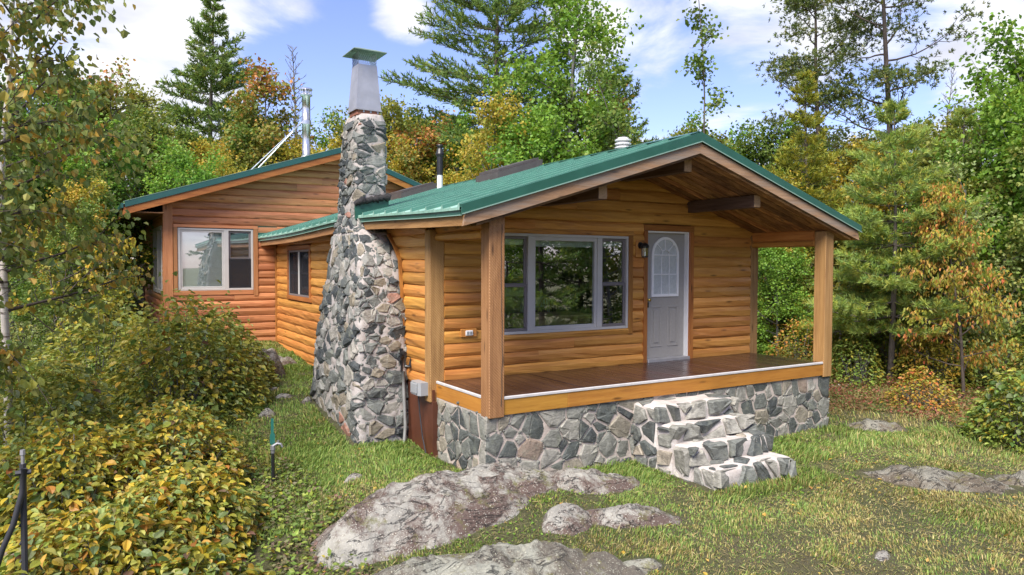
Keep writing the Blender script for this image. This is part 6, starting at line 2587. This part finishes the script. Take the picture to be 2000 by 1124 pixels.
# overhanging limbs of the birch, reaching in front of the sky
def limb_tree(name, label, cat, loc, limbs, pal, seed, L, nper, bark='bark_dark', extra=None):
    r = np.random.default_rng(seed)
    T, Cw, B = Arr(), Arr(), Arr()
    A, D = [], []
    for p0, d0, ln, rad in limbs:
        br = wander(r, p0, d0, ln, 12, .07 if rad < .028 else .02, -.012 if rad < .028 else .01)
        (T if rad > .028 else B).tube(br, np.linspace(rad, .004, 13), 6)
        for s_ in range(int(9 + ln * 6)):
            f = r.uniform(.15, 1)
            kk = min(11, int(f * 12))
            q0 = br[kk] + (br[kk + 1] - br[kk]) * (f * 12 - kk)
            tw_ = wander(r, q0, unit(br[kk + 1] - br[kk]) + r.normal(0, .6, 3), ln * r.uniform(.12, .3), 5, .14, -.06)
            B.tube(tw_, np.linspace(.006, .002, 6), 3)
            for q in range(1, 6):
                A.append(tw_[q])
                D.append(tw_[q] - tw_[q - 1])
    A, D = np.array(A), unit(np.array(D))
    n = nper
    sel = r.integers(0, len(A), n)
    pos = A[sel] + r.normal(0, .05, (n, 3))
    ax = unit(D[sel] * .3 + r.normal(0, .4, (n, 3)) + np.array([0, 0, -.9]))
    nr_ = unit(r.normal(0, 1, (n, 3)))
    col = pick(r, len(A), pal, .1)[sel] * .4 + pick(r, n, pal, .18) * .6
    ls = L * r.uniform(.65, 1.25, n)
    leaf_hex(Cw, pos, ax, nr_, ls, ls * .8, col)
    return make_tree(name, T, Cw, M[bark], M['leaf'], label, cat, loc, None, B, M['bark_dark'])


bl_ = at(-5.75, -.3)
limb_tree('birch', 'birch with long arching twigs of green and rusty leaves against the sky, left edge', 'birch tree', bl_,
          [((0, 0, -.2), (.03, 0.05, 1), 6.6, .05), ((0.12, .1, -.2), (.02, .10, 1), 6.4, .045),
           ((.10, .1, 3.0), (.62, .85, .55), 2.2, .022), ((.12, .1, 3.6), (.55, .8, .6), 2.4, .02), ((.1, .1, 2.4), (.55, .95, .28), 2.0, .02), ((.14, .2, 4.2), (.55, .7, .5), 2.0, .018),
           ((.06, .1, 2.0), (.4, .9, .3), 1.7, .016), ((.1, .1, 3.3), (.1, .9, .5), 1.8, .016), ((.1, .1, 3.9), (.8, .5, .5), 1.8, .016), ((.05, .1, 1.7), (.5, .8, .05), 1.5, .014), ((.05, .1, 2.8), (.2, 1, .1), 1.6, .014)],
          'birch', 107, .085, 3900, 'birch')
limb_tree('maple_sapling', 'sapling with orange-tinged leaves reaching before the rear wing corner post', 'sapling', at(-4.75, 6.6),
          [((0, 0, -.2), (.1, .0, 1), 2.4, .03), ((0, 0, .9), (.75, .25, .65), 1.7, .014), ((0, 0, 1.2), (.65, -.1, .7), 1.6, .013), ((.05, 0, 1.6), (.85, .0, .4), 1.4, .012), ((0, 0, .7), (-.5, -.2, .6), 1.4, .012), ((0, 0, 1.4), (-.3, .3, .7), 1.3, .012)],
          'yellow', 109, .075, 800)

# ------------------------------------------------------------------ bushes by the lawn
WY_ = (5, 3.2, 2.6, 2.0, .9, .45)
WG_ = (3, 1, 5, 2, .3, .2)
bush(201, -4.25, -1.45, .95, .80, .86, 5000, .077, 'hazel', 'golden hazel bush beside the black hose post', WY_)
bush(202, -3.50, -.75, .80, .75, .85, 4600, .075, 'hazel', 'yellow hazel bush nearest the standpipe', WY_)
bush(203, -4.55, .25, 1.05, .85, 1.3, 5000, .078, 'hazel', 'tall golden hazel bush behind the hose post', WY_)
bush(204, -3.45, .75, .85, .85, 1.05, 4200, .070, 'hazel', 'yellow-leaved bush bordering the lawn uphill of the standpipe', WY_)
bush(205, -4.75, 1.75, .95, .85, 1.4, 4000, .082, 'hazelmid', 'light green leafy bush in the middle of the yellow ones', WG_)
bush(206, -3.15, 3.05, 1.1, .95, 1.85, 5200, .084, 'hazelmid', 'rounded yellow-green bush below the rear wing window', (5, 2, 4, 2.4, .5, .3))
bush(207, -2.35, 4.25, .85, .80, 1.2, 3400, .080, 'hazelmid', 'bush hanging over the mossy boulder', (4, 2.4, 4, 2, .6, .3), n_obj=220)
bush(208, -4.1, 4.5, 1.05, .9, 1.7, 3400, .084, 'hazelmid', 'green bush to the left of the rear wing corner', WG_, n_obj=160)
bush(209, -4.95, -2.55, .70, .60, .62, 2400, .078, 'hazelgreen', 'low green leaves around the foot of the black post', WG_, n_obj=250)
bush(210, -3.55, -2.05, .60, .50, .50, 1700, .080, 'hazel', 'low yellow-brown bush at the bottom left corner of the lawn', (4, 2, 2.4, 1.6, 1, 1.6), n_obj=250)
bush(211, 8.0, -3.35, .85, .75, 1.25, 3200, .080, 'hazelgreen', 'big-leaved green and yellow bush at the right edge of the lawn', (3, 2.4, 4, 2, .3, .5), n_obj=280)
bush(212, -5.6, 4.6, 1.1, 1.0, .9, 2400, .075, 'hazelgreen', 'mixed green bush on the left slope', WG_, n_obj=0)
bush(213, -3.0, 6.9, 1.3, .8, .85, 2600, .07, 'hazelgreen', 'low leafy bush under the rear wing window', WG_, n_obj=0)
bush(214, -5.2, 8.6, 1.7, 1.3, .75, 3200, .06, 'pale', 'pale feathery shrubs on the left bank', WG_, n_obj=0, name='shrub')
bush(215, -6.6, 6.4, 1.4, 1.2, 1.2, 2600, .07, 'pale', 'whitish green shrub at the far left', WG_, n_obj=0, name='shrub')
bush(216, 9.4, -2.6, .7, .6, .8, 1800, .06, 'olive', 'low olive shrub in front of the cherry sapling', WG_, n_obj=0, name='shrub')
bush(217, 9.2, 1.6, .8, .7, 1.25, 1700, .06, 'cherry', 'thin orange shrub just right of the far porch post', WG_, n_obj=0, name='shrub')
bush(218, 8.8, 3.9, 1.0, .9, 1.7, 2600, .07, 'yellow', 'yellow shrub seen through the porch opening', WG_, n_obj=0, name='shrub')
bush(220, 12.4, -2.0, .9, .8, 1.9, 2600, .07, 'orange', 'rust and green shrub between cherry sapling and alder', WY_, n_obj=0, name='shrub')
bush(221, 10.6, 1.9, .8, .7, 1.5, 2200, .065, 'olive', 'olive shrub at the foot of the young pine', WY_, n_obj=0, name='shrub')
bush(222, 12.9, 2.6, 1.0, .9, 2.2, 2600, .075, 'yellow', 'yellow shrub deep between the young pine and the porch post', WY_, n_obj=0, name='shrub')
bush(223, 9.0, -1.2, .6, .55, .7, 1500, .055, 'cherry', 'low orange sprout on the heath before the young pine', WY_, n_obj=0, name='shrub')
bush(224, 11.6, .9, .9, .8, 1.5, 2200, .07, 'hazelgreen', 'bright green shrub left of the young pine trunk', WY_, n_obj=0, name='shrub')
bush(225, 10.4, 3.6, 1.0, .9, 1.6, 2200, .07, 'cherry', 'orange-tinged shrub behind the far porch post', WY_, n_obj=0, name='shrub')
bush(226, 12.2, -.9, 1.0, .9, 1.5, 2600, .07, 'hazelgreen', 'green undershrub between young pine and cherry sapling', WY_, n_obj=0, name='shrub')
bush(227, 9.9, -3.2, .8, .7, 1.1, 2200, .065, 'hazelgreen', 'green shrub at the right edge beyond the big-leaved bush', WY_, n_obj=0, name='shrub')
bush(228, 7.6, 6.6, 1.1, .9, 1.5, 2400, .075, 'hazelgreen', 'light green shrub framed by the porch opening', WY_, n_obj=0, name='shrub')
bush(229, 9.7, .55, .7, .6, 1.0, 2000, .06, 'hazelgreen', 'bright low shrub right beside the young pine trunk', WY_, n_obj=0, name='shrub')
bush(230, 10.9, -.4, .8, .7, 1.2, 2200, .062, 'yellow', 'yellow-green shrub between the pine trunk and the cherry sapling', WY_, n_obj=0, name='shrub')
bush(231, 8.6, 1.2, .6, .6, .9, 1500, .055, 'orange', 'rusty low shrub by the lichen ledge behind the porch post', WY_, n_obj=0, name='shrub')
bush(232, 11.2, 2.9, 1.0, .9, 1.9, 2600, .07, 'fresh', 'tall light green shrub in the gap behind the young pine', WY_, n_obj=0, name='shrub')
bush(219, 11.6, 1.6, 1.0, .8, 1.3, 2000, .06, 'orange', 'rusty undershrub behind the young pine trunk', WG_, n_obj=0, name='shrub')

# ------------------------------------------------------------------ the forest behind, trees of a few kinds
PROTO = {}
far = (0, 0, -50)


def proto(key, name, TC, bark, mat):
    TC[0].V += TC[2].V
    TC[0].F += [f + TC[0].n for f in TC[2].F]
    PROTO[key] = (name, TC[0].mesh('trunk', M[bark], True), TC[1].mesh('crown', M[mat]))


proto('green', 'forest_tree', deciduous(301, 8.5, .12, 2.3, 'green', 14000, .14, .115, nb=26, twig=.2), 'bark_grey', 'leaf')
proto('olive', 'forest_tree', deciduous(302, 7.8, .12, 2.2, 'olive', 14000, .135, .11, nb=26, twig=.2), 'bark_grey', 'leaf')
proto('yellow', 'forest_tree', deciduous(303, 6.8, .12, 1.9, 'yellow', 12000, .12, .095, nb=24, twig=.19), 'bark_grey', 'leaf')
proto('orange', 'forest_tree', deciduous(304, 6.8, .15, 1.6, 'orange', 10000, .12, .095, nb=22, twig=.18, top=('redtop', .8)), 'bark_grey', 'leaf')
proto('fresh', 'forest_tree', deciduous(305, 7.4, .12, 2.0, 'fresh', 13000, .13, .11, nb=24, twig=.19), 'bark_grey', 'leaf')
proto('pine', 'forest_pine', conifer(306, 9.5, .1, 2.3, 'pine', L=.17, W=.03, whorl=.6, per=6, tw=12, tuft=7), 'bark_dark', 'needle')
proto('spruce', 'forest_spruce', conifer(307, 8.5, .04, 1.8, 'dark', L=.10, W=.035, whorl=.36, per=6, tw=11, tuft=6, sweep=-.2), 'bark_dark', 'needle')
LBL = {'green': ('full green broadleaf tree', 'background green broadleaf trees'), 'olive': ('olive-green broadleaf tree', 'background olive broadleaf trees'), 'yellow': ('yellowing broadleaf tree', 'background yellowing trees'),
       'orange': ('rust-topped maple', 'background rusty maples'), 'fresh': ('light green broadleaf tree', 'background light green trees'), 'pine': ('dark feathery pine', 'background pines'), 'spruce': ('dense dark spruce', 'background spruces')}
rF = np.random.default_rng(77)
WOODS = []


def forest(key, x, y, sc=1.0, rz=None, mirrored=False):
    name, tm, cm = PROTO[key]
    o = thing(name, LBL[key][0] + ' mirrored in the porch window', 'tree', at(x, y), LBL[key][1])
    if mirrored:
        o['group'] = 'trees mirrored in the window'
    for nm, me in (('trunk', tm), ('crown', cm)):
        c = bpy.data.objects.new(nm, me)
        COL.objects.link(c)
        c.parent = o
    o.rotation_euler = (0, 0, rF.uniform(0, 6.28) if rz is None else rz)
    o.scale = (sc * rF.uniform(.9, 1.1), sc * rF.uniform(.9, 1.1), sc * rF.uniform(.92, 1.08))
    if not mirrored:
        d = Vector((x - CAM[0], y - CAM[1], 0))
        WOODS.append((key, d.dot(_rt) / d.dot(_fw), o))
    return o


def polar(u, depth):
    """ground position at a bearing (tangent of the angle right of the view axis) and a distance along the axis"""
    a = u
    return (CAM[0] + (_fw.x + _rt.x * a) * depth, CAM[1] + (_fw.y + _rt.y * a) * depth)


# left woods, (kind, bearing, distance, height of the top in metres)
HT = {'green': 8.5, 'olive': 7.8, 'yellow': 6.8, 'orange': 6.8, 'fresh': 7.4, 'pine': 9.5, 'spruce': 8.5}
for key, a, d, hm in (
        ('fresh', -.74, 18, 5.8), ('green', -.66, 20, 6.2), ('orange', -.60, 22, 6.5), ('olive', -.555, 21, 5.6), ('green', -.515, 20, 5.4), ('olive', -.475, 21, 5.1), ('yellow', -.445, 23, 4.9), ('fresh', -.62, 18, 5.2), ('spruce', -.69, 24, 8.0),
        ('green', -.70, 15, 4.6), ('fresh', -.64, 15.5, 3.8), ('olive', -.63, 16.5, 3.9), ('yellow', -.615, 15, 3.0), ('green', -.635, 13.5, 2.7), ('spruce', -.49, 25, 5.4), ('green', -.42, 26, 5.6), ('olive', -.385, 24, 4.8), ('yellow', -.40, 21.5, 4.0),
        ('fresh', -.455, 18.5, 3.9), ('pine', -.335, 27, 6.4), ('green', -.335, 24.5, 5.8), ('yellow', -.305, 23.5, 4.9), ('green', -.28, 28, 5.2), ('yellow', -.26, 23, 4.8), ('fresh', -.235, 24.5, 5.6), ('yellow', -.20, 23, 4.9),
        ('olive', -.165, 24, 6.3), ('orange', -.135, 23.5, 6.2), ('green', -.115, 26, 6.2), ('fresh', -.085, 24.5, 5.6), ('yellow', -.10, 22, 4.6), ('green', -.06, 27, 5.6), ('fresh', -.01, 22, 4.9)):
    forest(key, *polar(a, d), hm / HT[key])
# behind the porch roof and to the right
for key, a, d, hm in (
        ('fresh', .045, 20, 5.9), ('green', .10, 23, 6.4), ('fresh', .015, 25, 6.6), ('green', .135, 24, 5.6), ('yellow', .155, 26, 5.4), ('pine', .19, 28, 6.6), ('green', .205, 24, 5.2), ('fresh', .235, 25, 5.6), ('pine', .215, 24, 6.2), ('olive', .255, 21, 5.1), ('fresh', .29, 23, 5.6),
        ('green', .315, 23, 5.6), ('yellow', .345, 20, 4.8), ('fresh', .375, 23, 5.8), ('spruce', .355, 26, 6.0), ('olive', .40, 24, 5.9), ('green', .42, 19, 4.6), ('yellow', .455, 21, 5.6), ('spruce', .48, 23, 5.6), ('olive', .515, 23, 5.4), ('fresh', .545, 25, 6.0),
        ('yellow', .40, 19, 4.2), ('spruce', .36, 18, 3.8), ('fresh', .375, 16.6, 2.9), ('spruce', .34, 20, 4.6), ('fresh', .58, 21, 5.0), ('yellow', .565, 19.5, 5.0), ('olive', .60, 20, 5.2), ('pine', .625, 22, 6.2), ('fresh', .62, 18, 4.6), ('olive', .655, 20, 5.8), ('fresh', .70, 18, 7.0), ('spruce', .72, 22, 8.4),
        ('fresh', .74, 16, 5.8), ('olive', .46, 17.5, 3.6), ('green', .52, 17, 3.0), ('yellow', .60, 17, 3.0), ('fresh', .57, 18.5, 3.8), ('olive', .65, 17, 4.2), ('fresh', .80, 17, 7.2)):
    forest(key, *polar(a, d), hm / HT[key])
# woods behind the camera, which the windows mirror
for key, x, y, sc in (('pine', 9, -11.5, 1.0), ('green', 12.5, -12, .95), ('olive', 16, -13, 1.05), ('spruce', 14, -16, 1.1), ('green', 6, -15, .95), ('pine', 19, -16, 1.1), ('fresh', 10.5, -16.5, .95), ('olive', 22, -13, 1.0), ('spruce', 3, -18, 1.0), ('green', 18, -9.5, .8), ('pine', 24, -20, 1.2), ('green', 13, -20, 1.2)):
    forest(key, x, y, sc, mirrored=True)
ORD = 'first second third fourth fifth sixth seventh eighth ninth tenth eleventh twelfth thirteenth fourteenth fifteenth sixteenth'.split()
for key in LBL:
    for lo, hi, side in ((-9, -.22, 'left of the chimney'), (-.22, .26, 'between chimney and porch ridge'), (.26, 9, 'right of the porch ridge')):
        row = sorted((b_, o.name, o) for k_, b_, o in WOODS if k_ == key and lo <= b_ < hi)
        for i_, (b_, nm, o) in enumerate(row):
            o['label'] = LBL[key][0] + ' ' + side + (', ' + ORD[i_] + ' of its kind from left' if len(row) > 1 else '')


# ------------------------------------------------------------------ undergrowth, ground cover, grass (what nobody could count)
def inside_house(x, y, m=0.0):
    return ((x > -.42 - m) & (x < 5.97 + m) & (y > -1.43 - m) & (y < 8.6)) | ((x > -2.85 - m) & (y > 8.55 - m) & (x < 5.6)) | ((x > -1.27 - m) & (x < 0) & (y > .70 - m) & (y < 3.0 + m)) | ((x > 1.82 - m) & (x < 3.38 + m) & (y > -2.70 - m) & (y < -1.4))


def scatter(r, n, x0, x1, y0, y1, mask=None):
    x, y = r.uniform(x0, x1, n), r.uniform(y0, y1, n)
    k = ~inside_house(x, y, .02)
    if mask is not None:
        k &= mask(x, y)
    return x[k], y[k]


def cover(name, label, seed, n, box, L, hgt, pal, mask=None, flat=.6, W=.6, mat='leaf', rocks=True):
    r = np.random.default_rng(seed)
    x, y = scatter(r, n, *box, mask)
    if rocks:
        k = ~in_rock(x, y, .92)
        x, y = x[k], y[k]
    n = len(x)
    lump = .5 + vnoise(xyz(x, y) * .9, seed)
    z = ground(x, y) + np.abs(r.normal(0, 1, n)).clip(0, 2) * hgt * lump * .6 + .01
    pos = np.stack([x, y, z], -1)
    d = unit(r.normal(0, 1, (n, 3)) * np.array([1, 1, .35]))
    nr_ = unit(r.normal(0, 1, (n, 3)) * (1 - flat) + np.array([0, 0, flat]))
    patch = pick(r, 50, pal, .1)[(vnoise(pos * 1.3, seed + 3) * 49).astype(int)]
    col = patch * .45 + pick(r, n, pal, .2) * .55
    ls = L * r.uniform(.6, 1.3, n)
    A = Arr()
    leaf_quads(A, pos, d, nr_, ls, ls * W, col)
    o = link(bpy.data.objects.new(name, A.mesh(name, M[mat])))
    tag(o, label, 'ground cover', kind='stuff')


def noise2(x, y, f, seed):
    return vnoise(xyz(x, y) * f, seed)


cover('heath', 'reddish blueberry heath at the forest edge', 401, 40000, (6.3, 13.5, -3.6, 3.0), .055, .14, 'heath', lambda x, y: (y > -1.2 - (x - 6.3) * .55) & (noise2(x, y, .7, 3) > .33) & (x + y > 6.0))
cover('ground_leaves', 'low mixed leaves along the left bank', 402, 36000, (-8, -2.0, -3.2, 10), .06, .12, 'hazelgreen', lambda x, y: x < -2.35 - .25 * np.sin(y * 1.3) + .5 * noise2(x, y, 1.5, 31))
cover('forest_undergrowth', 'low undergrowth across the forest floor', 403, 26000, (-16, 22, 9, 30), .16, .45, 'olive', None)
cover('forest_scrub', 'low scrub on the forest floor right of the cabin', 404, 26000, (6.2, 22, -2.5, 14), .10, .30, 'olive', lambda x, y: (x > 9.5 + 1.2 * noise2(x, y, .5, 5)) | ((y > 4.8) & (x > 6.2)))
cover('left_scrub', 'weedy scrub on the slope left of the wing', 405, 16000, (-16, -2.9, 5, 16), .09, .32, 'pale', None)
cover('purple_heath', 'mauve low leaves near the standpipe and the bush foot', 406, 7000, (-3.4, -1.7, -3.2, .6), .05, .07, 'mauve', lambda x, y: (noise2(x, y, 1.6, 9) > .42) & (x < -2.15 + .35 * noise2(x, y, 1.0, 2)))
cover('clover', 'clover and weeds below the foundation wall', 407, 9000, (-2.2, 5.2, -3.4, 2.4), .034, .045, 'fresh', lambda x, y: ((y > -2.3) & (noise2(x, y, 1.5, 11) > .40)) | (noise2(x, y, 1.2, 12) > .62))
cover('dry_thatch', 'dead straw and litter lying between the grass blades', 410, 40000, (-2.6, 8.2, -6.2, 2.5), .075, .01, [((.30, .25, .12), 4), ((.22, .18, .08), 4), ((.13, .10, .05), 3), ((.12, .15, .04), 3)], lambda x, y: (x * .525 - y * .85 + 9) > 0, .75, .11, 'grass')
cover('fallen_leaves', 'scattered fallen yellow leaves on lawn and rock', 408, 420, (-3.2, 6, -5.8, 1.5), .055, .0, [((.42, .28, .05), 4), ((.4, .2, .05), 2), ((.3, .2, .08), 2)], None, .95, .7, rocks=False)
cover('reindeer_lichen', 'cushions of pale reindeer lichen by the far porch post', 409, 9000, (7.6, 11.8, .4, 3.4), .035, .06, [((.42, .43, .36), 4), ((.5, .5, .44), 3), ((.3, .31, .24), 2)], lambda x, y: noise2(x, y, 1.1, 21) > .56, .2, .8, rocks=False)


def grass_field(name, label, seed, n, box, hmin, hmax, mask, straw):
    r = np.random.default_rng(seed)
    x, y = scatter(r, n, *box, mask)
    k = ~in_rock(x, y, .80)
    x, y = x[k], y[k]
    tuft = noise2(x, y, 2.3, seed) * .65 + noise2(x, y, 7, seed + 1) * .35
    bare = noise2(x, y, 1.4, seed + 7)
    k = r.random(len(x)) < (.25 + tuft * 1.2) * np.clip((bare - .2) * 5, .5, 1)
    x, y, tuft = x[k], y[k], tuft[k]
    n = len(x)
    z = ground(x, y)
    dist = np.hypot(x - CAM[0], y - CAM[1])
    h = (hmin + (hmax - hmin) * tuft ** 1.6) * r.uniform(.55, 1.25, n)
    w = (.0016 + .00042 * dist) * r.uniform(.7, 1.3, n)
    a = r.uniform(0, math.tau, n)
    comb = noise2(x, y, .8, 77) * 9.0
    lean = np.stack([np.cos(a) * .6 + np.cos(comb) * .55, np.sin(a) * .6 + np.sin(comb) * .55, np.zeros(n)], -1) * r.uniform(.3, 1.1, (n, 1))
    s = unit(np.stack([-np.sin(a), np.cos(a), np.zeros(n)], -1))
    b = np.stack([x, y, z - .01], -1)
    up = np.array([0, 0, 1.0])
    m = b + (up * .62 + lean * .22) * h[:, None]
    tip = b + (up * .92 + lean * .75) * h[:, None]
    hw = (s * w[:, None])
    V = np.stack([b - hw, b + hw, m + hw * .8, m - hw * .8, tip], 1).reshape(-1, 3)
    i = np.arange(n)[:, None] * 5
    Fq = i + np.array([[0, 1, 2, 3]])
    Ft = i + np.array([[3, 2, 4, 4]])
    dry = np.clip(straw(x, y) + (noise2(x, y, 1.1, 55) - .5) * 1.0 + (noise2(x, y, 4, 56) - .5) * .6, 0, 1)
    isdry = r.random(n) < dry
    g = pick(r, n, [((.115, .18, .04), 5), ((.155, .215, .05), 4), ((.08, .135, .03), 3), ((.21, .235, .07), 3)], .15)
    d_ = pick(r, n, [((.27, .23, .085), 5), ((.20, .18, .06), 4), ((.34, .29, .13), 2), ((.17, .12, .05), 2)], .15)
    col = np.where(isdry[:, None], d_, g)
    V_ = V.astype(np.float32)
    me = bpy.data.meshes.new(name)
    nt_, nv_ = n, len(V_)
    loops = np.concatenate([Fq.reshape(-1), Ft[:, :3].reshape(-1)]).astype(np.int32)
    me.vertices.add(nv_)
    me.vertices.foreach_set('co', V_.ravel())
    me.loops.add(len(loops))
    me.loops.foreach_set('vertex_index', loops)
    me.polygons.add(2 * n)
    me.polygons.foreach_set('loop_start', np.concatenate([np.arange(n) * 4, 4 * n + np.arange(n) * 3]).astype(np.int32))
    me.polygons.foreach_set('loop_total', np.concatenate([np.full(n, 4), np.full(n, 3)]).astype(np.int32))
    me.update(calc_edges=True)
    me.materials.append(M['grass'])
    at_ = me.attributes.new('col', 'FLOAT_COLOR', 'POINT')
    c = np.ones((nv_, 4), np.float32)
    c[:, :3] = np.repeat(col, 5, 0)
    at_.data.foreach_set('color', c.ravel())
    o = link(bpy.data.objects.new(name, me))
    tag(o, label, 'grass', kind='stuff')


grass_field('lawn_grass', 'long combed grass, green and straw, over the lawn', 501, 300000, (-2.6, 8.2, -6.2, 2.0), .02, .075,
            lambda x, y: (x > -2.5) & (y < 3 - .2 * x) & ((x * .525 - y * .85 + 9) > 0) & ~((x > 6.2) & (y > -1.4 - (x - 6.2) * .5)),
            lambda x, y: np.clip(.22 - (y + 3.0) * .20, .02, .45) + (x > 4.2) * .18)
grass_field('bank_grass', 'short green grass on the bank beside the chimney', 502, 90000, (-3.0, -.3, -1.2, 8.6), .03, .11, lambda x, y: x > -3.0 + .12 * y, lambda x, y: .16 + 0 * x)
grass_field('lush_grass', 'bright lush grass at the foot of chimney and steps', 503, 70000, (-2.0, 6.4, -3.3, 1.0), .05, .14,
            lambda x, y: ((x < -.3) & (y > -.35) & (y < 1.0)) | ((x > .8) & (y > -2.2 - .3 * (x > 3.4)) & (y < -1.38)) | ((x > 1.5) & (x < 3.8) & (y > -3.1) & (y < -2.6)), lambda x, y: .02 + 0 * x)
grass_field('edge_grass', 'wispy grass among the heath beyond the lawn', 504, 30000, (5.6, 12, -5, 3), .04, .16, lambda x, y: x + .6 * y > 4.2, lambda x, y: .5 + 0 * x)
